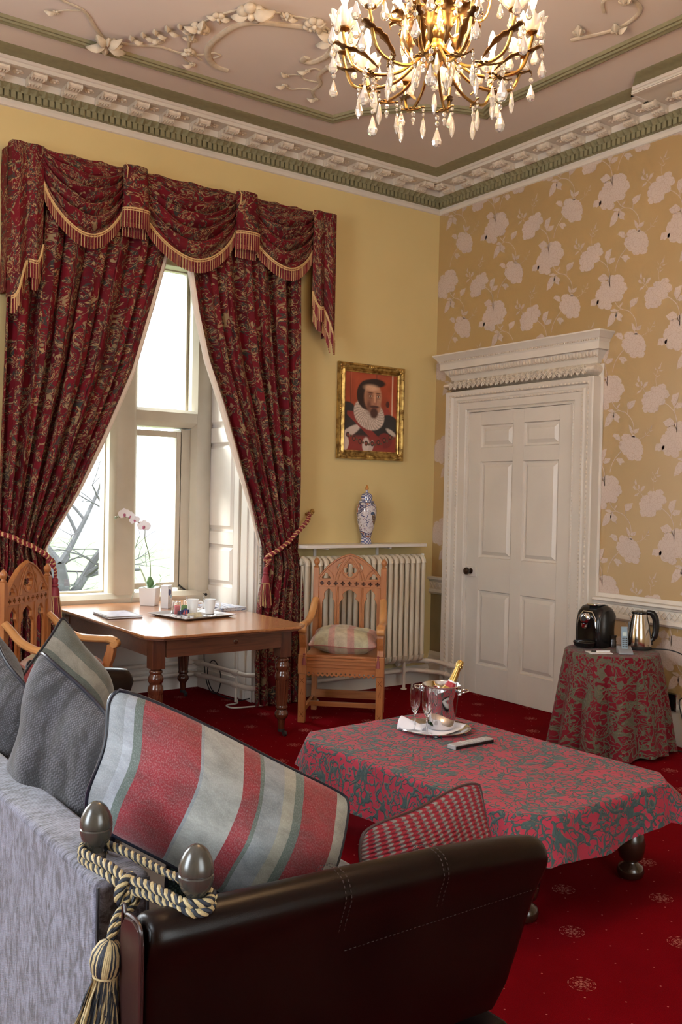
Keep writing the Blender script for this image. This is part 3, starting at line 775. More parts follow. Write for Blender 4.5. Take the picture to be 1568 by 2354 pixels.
# --- skirtings, chair rail
bb = struct(emp('baseboard_north')); b = MB()
strip(b, [(FX1+.05, 0), (-.0, 0)], [(-.0, .15), (-.008, .15), (-.014, .135), (-.022, .125), (-.022, 0)])
b.build('skirting', m_cream, bb, ang=30)
b = MB(); strip(b, [(BX0, .79), (BX1, .79)], [(-.0, .17), (-.008, .17), (-.014, .15), (-.022, .145), (-.022, 0)]); b.build('bay_skirting', m_reveal, bb, ang=30)
be = struct(emp('baseboard_east'))
for y0, y1 in ((0, -.215), (-1.80, YS)):
    b = MB(); strip(b, [(0, y0), (0, y1)], [(0, .27), (-.006, .268), (-.012, .25), (-.022, .24), (-.020, .22), (-.028, .205), (-.03, 0)]); b.build('skirting', m_cream, be, ang=30)
cr2 = struct(emp('trim_6'))
for y0, y1 in ((0, -.222), (-1.79, -4.5)):
    b = MB(); strip(b, [(0, y0), (0, y1)], [(0, .925), (-.05, .922), (-.052, .905), (-.035, .895), (-.030, .885), (-.022, .88), (-.020, .815), (-.03, .81), (-.034, .79), (-.02, .775), (0, .77)]); b.build('chair_rail', m_cream, cr2, ang=30)
b = MB(); y = -.035
def fret(b, y):
    for s_ in (-1, 1): b.tube([(-.022, y-.020*s_, .822), (-.026, y, .848), (-.022, y+.020*s_, .876)], .0035, 5)
    b.sphere((-.024, y, .849), .006, 6, 5)
while y > -.21: fret(b, y); y -= .042
y = -1.83
while y > -3.0: fret(b, y); y -= .042
o = b.build('rail_fretwork', m_cream_carve, cr2); o['kind'] = 'stuff'
# flat lower dado strip beside the door (drab painted panel)
MB().box(-.004, 0, -.222, 0, .27, .77).build('dado_panel', plain('drab_green_dado', (.27, .22, .12), .6), cr2, smooth=False)
# wallpaper panel moulding right of the door, a slight frame of cream paint
b = MB(); b.box(-.012, 0, -1.83, -1.765, .925, 2.60)
b.box(-.010, 0, -4.5, -1.83, .925, .955); b.build('panel_edge', m_cream, cr2, smooth=False, bevel=.003)

# --- door with its carved surround
dr = struct(emp('door_1'))
DY0, DY1, DZ = -.475, -1.575, 2.325       # leaf
def dfr(s, z, o): return (-o, s, z)
b = MB()
st_ = [(DY1, DY1+.135), (DY1+.135, 0)]
stiles = [(-1.575, -1.448), (-1.088, -.972), (-.612, -.475)]
rails = [(0.0, .245), (.86, 1.13), (1.915, 2.03), (2.215, 2.325)]
for y0, y1 in stiles: b.box(-.030, .01, y0, y1, .004, DZ)
for z0, z1 in rails:
    b.box(-.030, .01, -1.448, -1.088, max(.004, z0), z1); b.box(-.030, .01, -.972, -.612, max(.004, z0), z1)
b.build('door_leaf', m_cream, dr, smooth=False, bevel=.002)
pz = [(.245, .86), (1.13, 1.915), (2.03-.0, 2.215)]
pz = [(.245, .86), (1.13, 1.80), (1.915, 2.215)]
rails_fix = None
for (y0, y1) in ((-1.448, -1.088), (-.972, -.612)):
    for z0, z1 in ((.245, .86), (1.13, 1.915), (2.03, 2.215)):
        raised(MB(), dfr, y0, y1, z0, z1, .012, .030).build('door_panel', m_cream, dr, smooth=False)
b = MB(); b.box(-.046, -.03, -.60, -.475, .965, 1.055); b.build('rim_lock', m_cream, dr, smooth=False, bevel=.003)
b = MB(); b.lathe([(.022, 0), (.024, .004), (.010, .010), (.009, .026), (.024, .034), (.031, .048), (.028, .062), (.014, .070), (0, .071)], 20, (-.046, -.545, 1.012), ax=Matrix.Rotation(-PI/2, 3, 'Y'), cap=False)
b.build('door_knob', plain('dark_brown_door_knob', (.03, .014, .008), .15, var=0), dr)
# architrave: stepped profile running up, over and down
def archi(b, y0, y1, zt, prof):
    v = []
    for y, sy, z, top in ((y0, 1, 0, 0), (y0, 1, zt, 1), (y1, -1, zt, 1), (y1, -1, 0, 0)):
        for w, o in prof: v.append((-o, y+sy*w, z+(w*.76 if top else 0)))
    n = len(prof); f = [(k*n+i, (k+1)*n+i, (k+1)*n+i+1, k*n+i+1) for k in range(3) for i in range(n-1)]
    return b.add(v, f)
b = MB(); archi(b, DY0+.004, DY1-.004, DZ+.005, [(-.004, .0), (-.004, .045), (.012, .05), (.022, .040), (.030, .052), (.10, .056), (.105, .066), (.125, .072), (.135, .060), (.165, .064), (.175, .085), (.20, .095), (.225, .10), (.232, .09), (.232, 0)])
b.build('architrave', m_cream, dr, ang=25)
b = MB()
def egg(b, w, o, step, r):
    z = .05
    while z < DZ+w: b.sphere((-o, DY0+w, z), r, 6, 4, (.6, 1, 1.4)); b.sphere((-o, DY1-w, z), r, 6, 4, (.6, 1, 1.4)); z += step
    y = DY1-w
    while y < DY0+w: b.sphere((-o, y, DZ+w*.76), r*.85, 6, 4, (.6, 1.4, 1)); y += step
egg(b, .116, .068, .03, .008); egg(b, .188, .088, .036, .011); egg(b, .018, .046, .024, .005)
o = b.build('carved_egg_moulding', m_cream_carve, dr); o['kind'] = 'stuff'
# pulvinated carved frieze
b = MB(); n = 14
FY0, FY1 = -.285, -1.765
v = []
fz0, fz1 = 2.508, 2.612
pr = [(.02+.092*math.sin(PI*i/n), lerp(fz0, fz1, i/n)) for i in range(n+1)]
v = []
for y, e in ((FY0, 1), (FY1, -1)):
    for p, z in pr: v.append((0, y+e*p*.55, z))
    for p, z in pr: v.append((-p, y+e*p*.55, z))
m_ = n+1; f = []
for i in range(n):
    f += [(i, i+1, m_+i+1, m_+i), (m_+i, m_+i+1, 3*m_+i+1, 3*m_+i), (3*m_+i, 3*m_+i+1, 2*m_+i+1, 2*m_+i)]
b.add(v, f); b.build('pulvinated_frieze', m_cream_carve, dr, ang=60)
lfd = MB()
for a_ in range(-2, 3):
    L_ = .036-.005*abs(a_); ca, sa = math.cos(a_*.5), math.sin(a_*.5)
    lfd.add([(0, 0, .0), (-.012, sa*L_*.6-.004, -ca*L_*.6), (-.008, sa*L_, -ca*L_), (-.012, sa*L_*.6+.004, -ca*L_*.6)], [(0, 1, 2, 3)])
    lfd.add([(-.013, sa*L_*.5, -ca*L_*.5), (-.004, sa*L_*.6-.007, -ca*L_*.6), (-.003, sa*L_*1.05, -ca*L_*1.05), (-.004, sa*L_*.6+.007, -ca*L_*.6)], [(0, 1, 2), (0, 2, 3)])
lp = lfd.build('oak_leaf', m_cream_carve, dr, smooth=False, solid=.002); first = True
for row in range(4):
    th = lerp(.28, .80, row/3)
    p = .02+.092*math.sin(PI*th); z = lerp(fz0, fz1, th)
    for k in range(27):
        y = FY1+.035+k*.0545+(row % 2)*.027
        if y > FY0-.02: continue
        if first: o = lp; first = False
        else: o = lp.copy(); COL.objects.link(o)
        o.location = (-p-.004, y, z+.012); o.rotation_euler = (rnd.uniform(-.3, .3), (th-.5)*-2.2, 0); s_ = rnd.uniform(.9, 1.15); o.scale = (s_, s_, s_)
# hood cornice
def hood(b, prof, y0=-.285, y1=-1.765):
    v = []
    for o, z in prof: v += [(0, y0+o*.95, z), (-o, y0+o*.95, z), (-o, y1-o*.95, z), (0, y1-o*.95, z)]
    n = len(prof); f = [(4*i+j, 4*i+j+1, 4*(i+1)+j+1, 4*(i+1)+j) for i in range(n-1) for j in range(3)]
    f.append((0, 1, 2, 3)); f.append((4*n-1, 4*n-2, 4*n-3, 4*n-4)); return b.add(v, f)
hood(MB(), [(.035, 2.605), (.045, 2.618), (.05, 2.632), (.06, 2.645), (.085, 2.678), (.092, 2.690), (.115, 2.694), (.115, 2.745), (.121, 2.756), (.125, 2.768), (.132, 2.772), (.140, 2.784), (.152, 2.80), (.165, 2.812), (.165, 2.822)], -.29, -1.76).build('hood_cornice', m_cream, dr, ang=25)
b = MB(); y = -.25
while y > -1.82:
    b.add([(-.060, y, 2.645), (-.092, y, 2.686), (-.092, y-.018, 2.686), (-.060, y-.018, 2.645), (-.090, y-.004, 2.652), (-.090, y-.014, 2.652)], [(0, 4, 1), (3, 2, 5), (0, 3, 5, 4), (4, 5, 2, 1)]); y -= .031
y = -.20
while y > -1.87: b.box(-.134, -.124, y-.009, y, 2.757, 2.767); y -= .021
o = b.build('hood_leaf_moulding', m_cream_carve, dr, smooth=False); o['kind'] = 'stuff'

# ================================================================ OUTSIDE
gm = plain('pale_winter_grass', (.10, .135, .055), .9, var=.15, scale=.3)
fm = plain('ploughed_field', (.115, .105, .115), .9, var=.15, scale=.2)
gd = MB().box(-200, 260, 1.5, 52, -1.5, -1.3).build('ground', gm, smooth=False); struct(gd)
gd2 = MB().grid(lambda u, v: (-200+460*u, 52+120*v, -1.3+v*3.2+.5*math.sin(u*9)*v), 30, 6).build('ploughed_field', fm); struct(gd2)
bark = plain('grey_bark', (.05, .05, .055), .8, var=.2, scale=8)
def tree(name, label, base, h, seed, spread=1.0):
    rn = random.Random(seed); b = MB(); b2 = MB()
    def grow(p, d, L, r, dep):
        n = 5; pts = [Vector(p)]; rad = [r]; dd = Vector(d).normalized()
        for i in range(n):
            dd = (dd+Vector((rn.uniform(-1, 1), rn.uniform(-1, 1), rn.uniform(-.9, .7)))*.20).normalized()
            pts.append(pts[-1]+dd*L/n); rad.append(r*(1-.55*(i+1)/n))
        (b if dep < 2 else b2).tube(pts, rad, 6 if dep < 3 else 4, cap=False)
        if dep >= 6 or r < .006: return
        for q in range(3 if dep else 6):
            i = rn.choice((2, 3, 4, 5)) if q else 5
            a = rn.uniform(0, 6.28); s = Vector((math.cos(a), math.sin(a), rn.uniform(-.35, .6)))*spread
            grow(pts[i], (dd*.8+s*.85), L*rn.uniform(.6, .85), rad[i]*.72, dep+1)
    grow(Vector((0, 0, 0)), (0, 0, 1), h, .19, 0)
    t = tag(b.build(name, bark, None), label, 'tree'); t.location = base
    tw = b2.build('twigs', bark, t)
    return t
tree('bare_tree', 'bare winter tree with drooping grey branches outside the bay window', (.1, 9.5, -1.4), 1.8, 11, 1.15)
for x, lb in ((3.05, 'thin wooden field post seen through the left pane nearer the curtain'), (3.75, 'thin wooden field post seen through the left pane nearer the mullion'), (5.62, 'thin wooden field post seen through the right lower pane')):
    tag(MB().box(-.04, .04, -.04, .04, 0, 1.1).build('fence_post', bark, smooth=False, bevel=.01), lb, 'post', 'field fence posts').location = (x, 21, -1.31)

# ================================================================ RADIATOR, SHELF, PIPES
rd = thing('column_radiator', 'cream cast iron column radiator beneath the white shelf', 'radiator', (-.87, -.155, 0))
b = MB(); ztop, zb = 1.12, .235
def sec():
    b = MB()
    for yy in (-.062, .0, .062):
        b.tube([(0, yy, zb+.05), (0, yy, ztop-.05)], .0165, 8, flat=1.25)
    for z in (ztop-.05, zb+.05):
        sgn = 1 if z > .6 else -1
        P = [(0, -.064, z-sgn*.01)]+[(0, -.064+.064*(1-math.cos(a)), z+sgn*.042*math.sin(a)) for a in (.4, .8, 1.2, PI/2)]+[(0, .064-.064*(1-math.cos(a)), z+sgn*.042*math.sin(a)) for a in (1.2, .8, .4)]+[(0, .064, z-sgn*.01)]
        b.tube(P, .024, 8, flat=.95)
        b.tube([(-.03, 0, z+sgn*.01), (.03, 0, z+sgn*.01)], .022, 8)
    return b
sp_ = sec().build('radiator_section', m_radiator, rd); sp_.location = (-.585, 0, 0)
NS = 21
for i in range(1, NS): o = sp_.copy(); COL.objects.link(o); o.location = (-.585+i*.0585, 0, 0)
MB().lathe([(.0, -.03), (.022, -.03), (.026, -.01), (.012, 0)], 12, (-.625, 0, ztop-.03), ax=Matrix.Rotation(-PI/2, 3, 'Y'), cap=False).build('end_plug', m_radiator, rd)
b = MB(); b.tube([(.59, 0, 1.08), (.625, 0, 1.08)], .012, 8); b.build('valve_tail', m_brass, rd)
b = MB(); b.tube([(.625, 0, 1.06), (.625, 0, 1.10)], .014, 8); b.tube([(.625, 0, 1.03), (.625, 0, 1.06)], .019, 6); b.build('valve_nut', m_brass, rd)
b = MB(); b.tube([(.625, 0, 1.10), (.625, 0, 1.135)], .016, 10); b.build('valve_cap', m_white, rd)
b = MB(); b.tube([(.625, 0, 1.035), (.62, 0, .8), (.62, 0, .24)], .011, 8); b.build('riser_pipe', m_pipe, rd)
for x in (-.455, .435):
    b = MB(); b.tube([(x, -.02, 0), (x, -.02, .25)], .014, 8); b.lathe([(.026, 0), (.026, .006), (.016, .012)], 12, (x, -.02, 0)); b.build('foot', m_pipe, rd)
sh = tag(MB().prism([(-1.44, -.002), (-1.50, -.13), (-1.46, -.215), (-.275, -.215), (-.235, -.20), (-.235, -.002)], 1.196, 1.222).build('radiator_shelf', m_reveal, bevel=.003), 'narrow white painted shelf above the radiator', 'shelf')
for x in (-1.25, -.62):
    b = MB(); b.box(x-.012, x+.012, -.19, -.001, 1.184, 1.196); b.box(x-.012, x+.012, -.016, -.001, 1.06, 1.184); b.build('bracket', m_reveal, sh, smooth=False, bevel=.002)
pp = thing('heating_pipes', 'pair of cream painted heating pipes running along the skirting', 'pipes')
def pipe(pts, r=.019, name='pipe'): return part(MB().tube(pts, r, 12), name, m_pipe, pp)
z1, z2 = .13, .225
xr = lambda y: -1.77-.08*y/.79-.075
low = [(BX0+.1, .70, z1), (-1.99, .70, z1), (-1.945, .69, z1), (-1.93, .65, z1), (-1.905, .35, z1), (-1.87, -.02, z1), (-1.84, -.075, z1), (-1.79, -.095, z1), (-.36, -.095, z1+.012), (-.30, -.10, z1+.012), (-.17, -.22, z1), (-.13, -.27, z1), (-.125, -.44, z1-.01)]
upa = [(BX0+.1, .70, z2), (-1.99, .70, z2), (-1.945, .69, z2), (-1.93, .65, z2), (-1.905, .35, z2), (-1.87, -.02, z2), (-1.84, -.06, z2), (-1.79, -.075, z2), (-1.52, -.095, z2-.02)]
upb = [(-.45, -.095, .195), (-.33, -.095, .215), (-.28, -.11, .22), (-.18, -.22, .225), (-.14, -.28, .22), (-.125, -.50, .205)]
pipe(low); pipe(upa, .017); pipe(upb)
for P, r in (((-1.905, .35, z1), .0), ):
    pass
b = MB()
for c, ax_ in (((-1.93, .62, z1), (.02, -.05, 0)), ((-1.93, .62, z2), (.02, -.05, 0)), ((-1.99, .70, z1), (.04, 0, 0)), ((-1.99, .70, z2), (.04, 0, 0)), ((-1.885, .10, z1), (.012, -.06, 0)), ((-1.885, .10, z2), (.012, -.06, 0)),
               ((-.36, -.095, z1+.012), (.03, 0, 0)), ((-.20, -.195, z1+.004), (.02, -.02, 0)), ((-.33, -.095, .215), (.025, 0, 0)), ((-.205, -.195, .224), (.02, -.02, 0)), ((-.125, -.36, z1-.006), (0, -.02, 0)), ((-.125, -.40, .21), (0, -.02, 0))):
    c = Vector(c); a = Vector(ax_); part(MB().tube([c-a/2, c+a/2], .0245, 12), 'pipe_coupling', m_pipe, pp)
b = MB(); b.tube([(-1.885, .10, z2), (-1.885, .10, .0)], .012, 8); part(b, 'drop_pipe', m_pipe, pp)
cb = thing('black_cable', 'looped dark cable hanging beside the pipes in the window bay', 'cable')
part(MB().tube(cr_spline([(-1.875, .66, .66), (-1.878, .655, .3), (-1.89, .60, .12), (-1.9, .5, .02), (-1.9, .38, .02), (-1.895, .33, .12), (-1.895, .36, .22), (-1.9, .45, .27), (-1.905, .53, .2), (-1.90, .52, .08), (-1.895, .40, .01), (-1.87, .1, .012), (-1.85, -.05, .05)], 8), .0045, 6), 'cord', m_matblack, cb)
part(MB().tube(cr_spline([(-1.885, .08, .02), (-1.92, .02, .008), (-2.02, .0, .008), (-2.02, -.10, .008), (-1.86, -.14, .008), (-1.75, -.14, .008)], 8), .006, 6), 'white_cord', m_pipe, cb)

# ================================================================ CURTAINS AND PELMET
def ftube(name, mats, root, pts, r, **kw): return part(MB().tube(pts, r, kw.pop('seg', 8), **kw), name, mats, root)
def twist(b, path, r, turns, strands=3, off=None, mis=(0, 1, 0), seg=6, rs=None):
    P = path if len(path) > 40 else cr_spline(path, 10); n = len(P)
    off = off or r*.55; rs = rs or r*.62
    L = [0]
    for i in range(1, n): L.append(L[-1]+(P[i]-P[i-1]).length)
    for s in range(strands):
        pts = []; up = Vector((0.3, 0.2, 1)).normalized()
        for i in range(n):
            t = (P[min(i+1, n-1)]-P[max(i-1, 0)]).normalized(); up = (up-t*up.dot(t)).normalized(); sd = t.cross(up)
            a = 2*PI*(turns*L[i]/L[-1]+s/strands)
            pts.append(P[i]+(up*math.cos(a)+sd*math.sin(a))*off)
        b.tube(pts, rs, seg, mi=mis[s % len(mis)])
    return b
def resample(P, n):
    P = [Vector(p) for p in P]; L = [0]
    for i in range(1, len(P)): L.append(L[-1]+(P[i]-P[i-1]).length)
    out = []
    for k in range(n):
        t = L[-1]*k/(n-1); i = max(j for j in range(len(L)) if L[j] <= t+1e-9); i = min(i, len(P)-2)
        out.append(P[i].lerp(P[i+1], (t-L[i])/max(1e-9, L[i+1]-L[i])))
    return out
def curtain(name, label, zi, xi, xo_z, xo_x, nf, ztop, wid, ph, grp):
    xs_i = xi
    def fn(u, w):
        z = lerp(0.012, ztop, w)
        a = interp(z, zi, xs_i); o_ = interp(z, xo_z, xo_x)
        tie = math.exp(-((z-1.18)/.28)**2)
        amp = lerp(.066, .024, tie)*(1-.2*w)
        bw = .5+.5*math.sin(u*7+z*1.3)
        x = lerp(o_, a, u+.012*math.sin(2*PI*nf*u*2+1))
        y = -.115-.02*math.sin(PI*u)-amp*(2*abs(math.sin(PI*nf*(u+.03*math.sin(3.1*u+z*.6))+ph+.2*math.sin(z*1.1+u*4)))**.75-1)+.012*math.sin(5*PI*nf*u+z)
        y -= .05*tie*math.sin(PI*u)
        return (x, y, z)
    t = thing(name, label, 'curtain', ((xo_x[0]+xi[0])/2, -.11, 0), 0, grp)
    part(MB().grid(fn, 150, 70, uvf=lambda u, w: (u*wid, lerp(0, ztop, w))), 'drape', m_toile, t)
    # rolled cream lining showing at the leading edge
    pts = []
    for i in range(45):
        w = i/44; z = lerp(1.22, ztop-.02, w); p = fn(1.0, (z-.012)/(ztop-.012)); pts.append((p[0]+(-.012 if xi[0] < xo_x[0] else .012), p[1]+.022, z))
    part(MB().tube(pts, [lerp(.006, .024, min(1, i/12)) for i in range(45)], 8), 'lining_edge', m_lining, t)
    return t, fn
zr = [0, .42, .74, 1.07, 1.17, 1.43, 1.82, 2.26, 2.56, 2.9, 3.23, 3.7]
ctR, fnR = curtain('window_curtain', 'red patterned curtain tied back on the right side of the window', zr,
        [-1.862, -1.868, -1.845, -1.79, -1.80, -1.885, -2.03, -2.18, -2.30, -2.39, -2.45, -2.5], [0, 1.06, 1.17, 1.3, 3.7], [-1.43, -1.46, -1.50, -1.495, -1.52], 6.5, 3.7, 1.55, .4, 'red patterned window curtains')
zl = [0, .9, 1.11, 1.22, 1.31, 1.63, 2.05, 2.44, 2.91, 3.25, 3.7]
ctL, fnL = curtain('window_curtain', 'red patterned curtain tied back on the left side of the window', zl,
        [-3.36, -3.39, -3.43, -3.466, -3.42, -3.25, -3.06, -2.895, -2.76, -2.668, -2.6], [0, 1.06, 1.17, 1.3, 3.7], [-3.80, -3.77, -3.75, -3.76, -3.74], 7.5, 3.7, 1.9, 1.3, 'red patterned window curtains')
def tieback(name, label, path, knot, tas, hook):
    t = thing(name, label, 'tieback', hook)
    P = cr_spline(path, 14)
    part(twist(MB(), P, .017, 17, 3, mis=(0, 1, 0)), 'rope', [m_fr_red, m_fr_gold], t)
    b = MB(); k = Vector(knot)
    kp = [k+Vector((.022*math.cos(a), .012*math.sin(a*2), .022*math.sin(a))) for a in [i*PI/4 for i in range(9)]]
    twist(b, cr_spline(kp, 5), .011, 5, 3, mis=(0, 1, 0))
    T = Vector(tas); twist(b, cr_spline([k, (k+T)/2+Vector((.01, -.01, 0)), T], 16), .010, 5, 3, mis=(0, 1, 0))
    part(b, 'rope_knot', [m_fr_red, m_fr_gold], t)
    b = MB(); b.lathe([(.004, 0), (.016, -.008), (.020, -.025), (.016, -.045), (.021, -.05), (.021, -.06), (.015, -.066)], 14, T)
    b.lathe([(.019, -.066), (.026, -.085), (.030, -.115), (.032, -.125)], 14, T, cap=False)
    part(b, 'tassel_head', m_fr_red, t)
    b = MB(); rn = random.Random(5)
    b.tube([(T.x+.024*math.cos(a), T.y+.024*math.sin(a), T.z-.125) for a in [i*PI/8 for i in range(16)]], .007, 6, mi=1, closed=True)
    for i in range(110):
        a = rn.uniform(0, 6.28); r0 = .026*math.sqrt(rn.random()); r1 = r0*1.75+.004
        L_ = rn.uniform(.155, .185); b.tube([(T.x+r0*math.cos(a), T.y+r0*math.sin(a), T.z-.12), (T.x+r1*.8*math.cos(a), T.y+r1*.8*math.sin(a), T.z-.2), (T.x+r1*math.cos(a+.2), T.y+r1*math.sin(a+.2), T.z-.13-L_)], .0026, 4, mi=i % 3 == 0)
    o = part(b, 'tassel_fringe', [m_fr_red, m_fr_gold], t); o['kind'] = 'stuff'
    b = MB(); h = Vector(hook)
    for k_ in range(7):
        a = -1.0+k_*.33; b.sphere((h.x+.018*math.sin(a)+.01, h.y-.065, h.z+.022*math.cos(a)), .010, 8, 6, (.7, .6, 1.3))
    b.sphere((h.x+.008, h.y-.062, h.z), .014, 8, 6); b.tube([(h.x, h.y-.002, h.z-.01), (h.x, h.y-.062, h.z)], .008, 8); b.lathe([(.016, 0), (.016, .004)], 12, (h.x, h.y, h.z-.01), ax=Matrix.Rotation(PI/2, 3, 'X'))
    part(b, 'wall_hook', m_brass, t)
    return t
tieback('curtain_tieback', 'red and gold rope tieback around the right curtain', [(-1.345, -.06, 1.462), (-1.42, -.15, 1.41), (-1.52, -.185, 1.335), (-1.64, -.215, 1.245), (-1.74, -.215, 1.18), (-1.80, -.20, 1.145)], (-1.805, -.20, 1.125), (-1.815, -.195, 1.07), (-1.33, 0, 1.467))
tieback('curtain_tieback', 'red and gold rope tieback around the left curtain', [(-3.86, -.06, 1.40), (-3.78, -.17, 1.335), (-3.68, -.205, 1.295), (-3.56, -.215, 1.235), (-3.48, -.21, 1.185), (-3.45, -.20, 1.15)], (-3.445, -.20, 1.135), (-3.41, -.19, 1.04), (-3.9, 0, 1.43))

pl = thing('swagged_pelmet', 'red patterned swag and tail pelmet with gold fringe over the window', 'pelmet', (-2.485, 0, 3.2))
PZ = 3.79
def fringe(b, pts, L=.088, step=.0075, out=None):
    P = resample(pts, max(8, int(sum((Vector(pts[i+1])-Vector(pts[i])).length for i in range(len(pts)-1))/step)))
    for i, p in enumerate(P):
        w = .0028; mi = 1 if i % 3 else 0
        q = p+Vector((0, -.004+.003*math.sin(i*1.7), 0))
        b.add([q+Vector((-w, 0, .004)), q+Vector((w, 0, .004)), q+Vector((w, .002, -L)), q+Vector((-w, .002, -L)), q+Vector((0, -.0045, .004)), q+Vector((0, -.0045, -L-.004))],
              [(0, 4, 5, 3), (4, 1, 2, 5), (0, 3, 2, 1)], mi)
    b.tube([p+Vector((0, -.006, .004)) for p in P[::2]], .0065, 5, mi=2)
    b.tube([p+Vector((0, -.006, -.010)) for p in P[::2]], .005, 5, mi=0)
    return b
def swag(x0, x1, edge0, edge1, sag, ph):
    def fn(u, w):
        s = 1-(2*u-1)**2
        s = s**.78
        ed = lerp(edge0, edge1, u)
        top = .012*abs(math.sin(u*9+ph))
        z = PZ+.008-top*(1-w)-ed*(w**1.25)-sag*s*(w**.85)
        fold = 2*abs(math.sin(w*PI*5.6+.35*math.sin(u*6+ph)+(u-.5)**2*3))**.7-1+.30*math.sin(w*2*PI*9+u*5)
        env = min(1, w*5)*(.35+.65*math.sin(PI*min(1, w*1.02)))
        y = -.19-.045*math.sin(PI*u)*w-.042*fold*env*(.45+.55*s)
        z += .016*fold*env
        x = lerp(x0, x1, u)+(.03*math.sin(PI*2*u))*w*.35
        return (x, y, z)
    part(MB().grid(fn, 46, 90, uvf=lambda u, w: (u*.75+ph*.3, w*1.15)), 'swag', m_toile, pl)
    b = MB(); pts = [fn(i/40, 1.0) for i in range(41)]
    fringe(b, pts, .088); o = part(b, 'fringe', [m_fr_gold, m_fr_red, m_fr_gold], pl, smooth=False); o['kind'] = 'stuff'
    return fn
swag(-3.53, -2.985, .22, .27, .28, .0)
swag(-2.85, -2.125, .26, .27, .30, 1.7)
swag(-1.975, -1.455, .30, .31, .20, 3.1)
def jabot(xc, w=.085):
    def fn(u, t):
        a = lerp(-.5, PI+.5, u); r = w*(1+.10*t)
        return (xc-math.cos(a)*r, -.215-.045*math.sin(a)-.02*t, PZ+.01-.30*t)
    part(MB().grid(fn, 24, 10, uvf=lambda u, w_: (u*.25+xc, w_*.33)), 'trumpet_tail', m_toile, pl)
    b = MB(); fringe(b, [fn(i/24, 1.0) for i in range(25)], .125, .0065)
    # inner back fringe seen inside the trumpet
    fringe(b, [(xc-math.cos(a)*w*1.02, -.205, PZ-.30-.075+.0*a) for a in [lerp(0.25, PI-.25, i/12) for i in range(13)]], .088, .0065)
    o = part(b, 'fringe', [m_fr_gold, m_fr_red, m_fr_gold], pl, smooth=False); o['kind'] = 'stuff'
    part(MB().tube([(xc-.078, -.235, PZ+.02), (xc-.072, -.262, PZ-.02), (xc-.078, -.262, PZ-.09)], .004, 6), 'gold_cord', m_fr_gold, pl)
jabot(-2.915); jabot(-2.05)
def tail(xin, xout, sgn):
    """cascade of folds, stepping down outwards"""
    n = 4
    def bottom(u): return lerp(PZ-.62, PZ-.97, u)
    def fn(u, w):
        x = lerp(xin, xout, u)
        k = u*n; fr_ = k-math.floor(k)
        zig = .028*(fr_ if int(k) % 2 == 0 else 1-fr_)
        zb_ = bottom(u)-(.05*math.sin(u*PI*3))
        z = lerp(PZ+.01, zb_, w); rnd_ = (1-u)*0
        y = -.205-zig*(.3+.7*w)*1.6
        if u > .97: y += (u-.97)*2.2
        return (x, y, z)
    part(MB().grid(fn, 32, 24, uvf=lambda u, w: (u*.45+xin, w*.95)), 'tail', m_toile, pl)
    # return to the wall
    part(MB().grid(lambda u, w: (xout+sgn*.004*math.sin(w*8), lerp(-.15, -.004, u), lerp(PZ-.01*(1-u), PZ-.93, w)), 6, 16, uvf=lambda u, w: (u*.18, w*.95)), 'tail_return', m_toile, pl)
    b = MB()
    fringe(b, [fn(i/32, 1.0) for i in range(15)], .105, .006); fringe(b, [fn(i/32, 1.0) for i in range(15, 27)], .105, .006); fringe(b, [fn(i/32, 1.0) for i in range(26, 32)], .105, .006)
    P2 = [(p[0], p[1]+.02, p[2]-.085) for p in [fn(i/32, 1.0) for i in range(2, 12)]]; fringe(b, P2, .09, .007)
    P2 = [(p[0], p[1]+.02, p[2]-.085) for p in [fn(i/32, 1.0) for i in range(16, 24)]]; fringe(b, P2, .09, .007)
    o = part(b, 'fringe', [m_fr_gold, m_fr_red, m_fr_gold], pl, smooth=False); o['kind'] = 'stuff'
tail(-1.455, -1.235, 1); tail(-3.53, -3.74, -1)
part(MB().box(-3.72, -1.25, -.17, -.002, PZ-.04, PZ-.02), 'pelmet_board', m_oakx, pl)

# ================================================================ PORTRAIT AND JAR
PX0, PX1, PZ0, PZ1 = -1.068, -.383, 1.915, 2.70
pf = thing('framed_portrait', 'gilt framed painting of a bearded man in a white ruff on red', 'painting', ((PX0+PX1)/2, -.03, (PZ0+PZ1)/2))
def frame_part():
    prof = [(0, .0), (0, .022), (.006, .034), (.016, .034), (.024, .022), (.038, .016), (.050, .022), (.058, .026), (.064, .018), (.072, .016), (.072, .0)]
    v = []
    for sx, sz in ((0, 0), (1, 0), (1, 1), (0, 1)):
        for w, o in prof:
            v.append((PX0+w if sx == 0 else PX1-w, -.012-o, PZ0+w if sz == 0 else PZ1-w))
    n = len(prof); f = [(k*n+i, ((k+1) % 4)*n+i, ((k+1) % 4)*n+i+1, k*n+i+1) for k in range(4) for i in range(n-1)]
    return MB().add(v, f)
part(frame_part(), 'gilt_frame', m_gilt, pf, ang=25)
b = MB()
for cx, sx in ((PX0, 1), (PX1, -1)):
    for cz, sz in ((PZ0, 1), (PZ1, -1)):
        for (dx_, dz_, r) in ((.026, .026, .022), (.055, .022, .014), (.022, .055, .014), (.08, .02, .010), (.02, .08, .010), (.045, .045, .012), (.10, .024, .007), (.024, .10, .007)):
            b.sphere((cx+sx*dx_, -.045, cz+sz*dz_), r, 8, 6, (1, .6, 1))
for cx, cz in (((PX0+PX1)/2, PZ1-.022), ((PX0+PX1)/2, PZ0+.022), (PX0+.022, (PZ0+PZ1)/2), (PX1-.022, (PZ0+PZ1)/2)):
    for q in range(-2, 3): b.sphere((cx+(q*.018 if abs(cz-(PZ0+PZ1)/2) > .2 else 0), -.044, cz+(q*.018 if abs(cz-(PZ0+PZ1)/2) <= .2 else 0)), .011-.002*abs(q), 8, 5, (1, .6, 1))
part(b, 'gilt_ornament', m_gilt, pf)['kind'] = 'stuff'
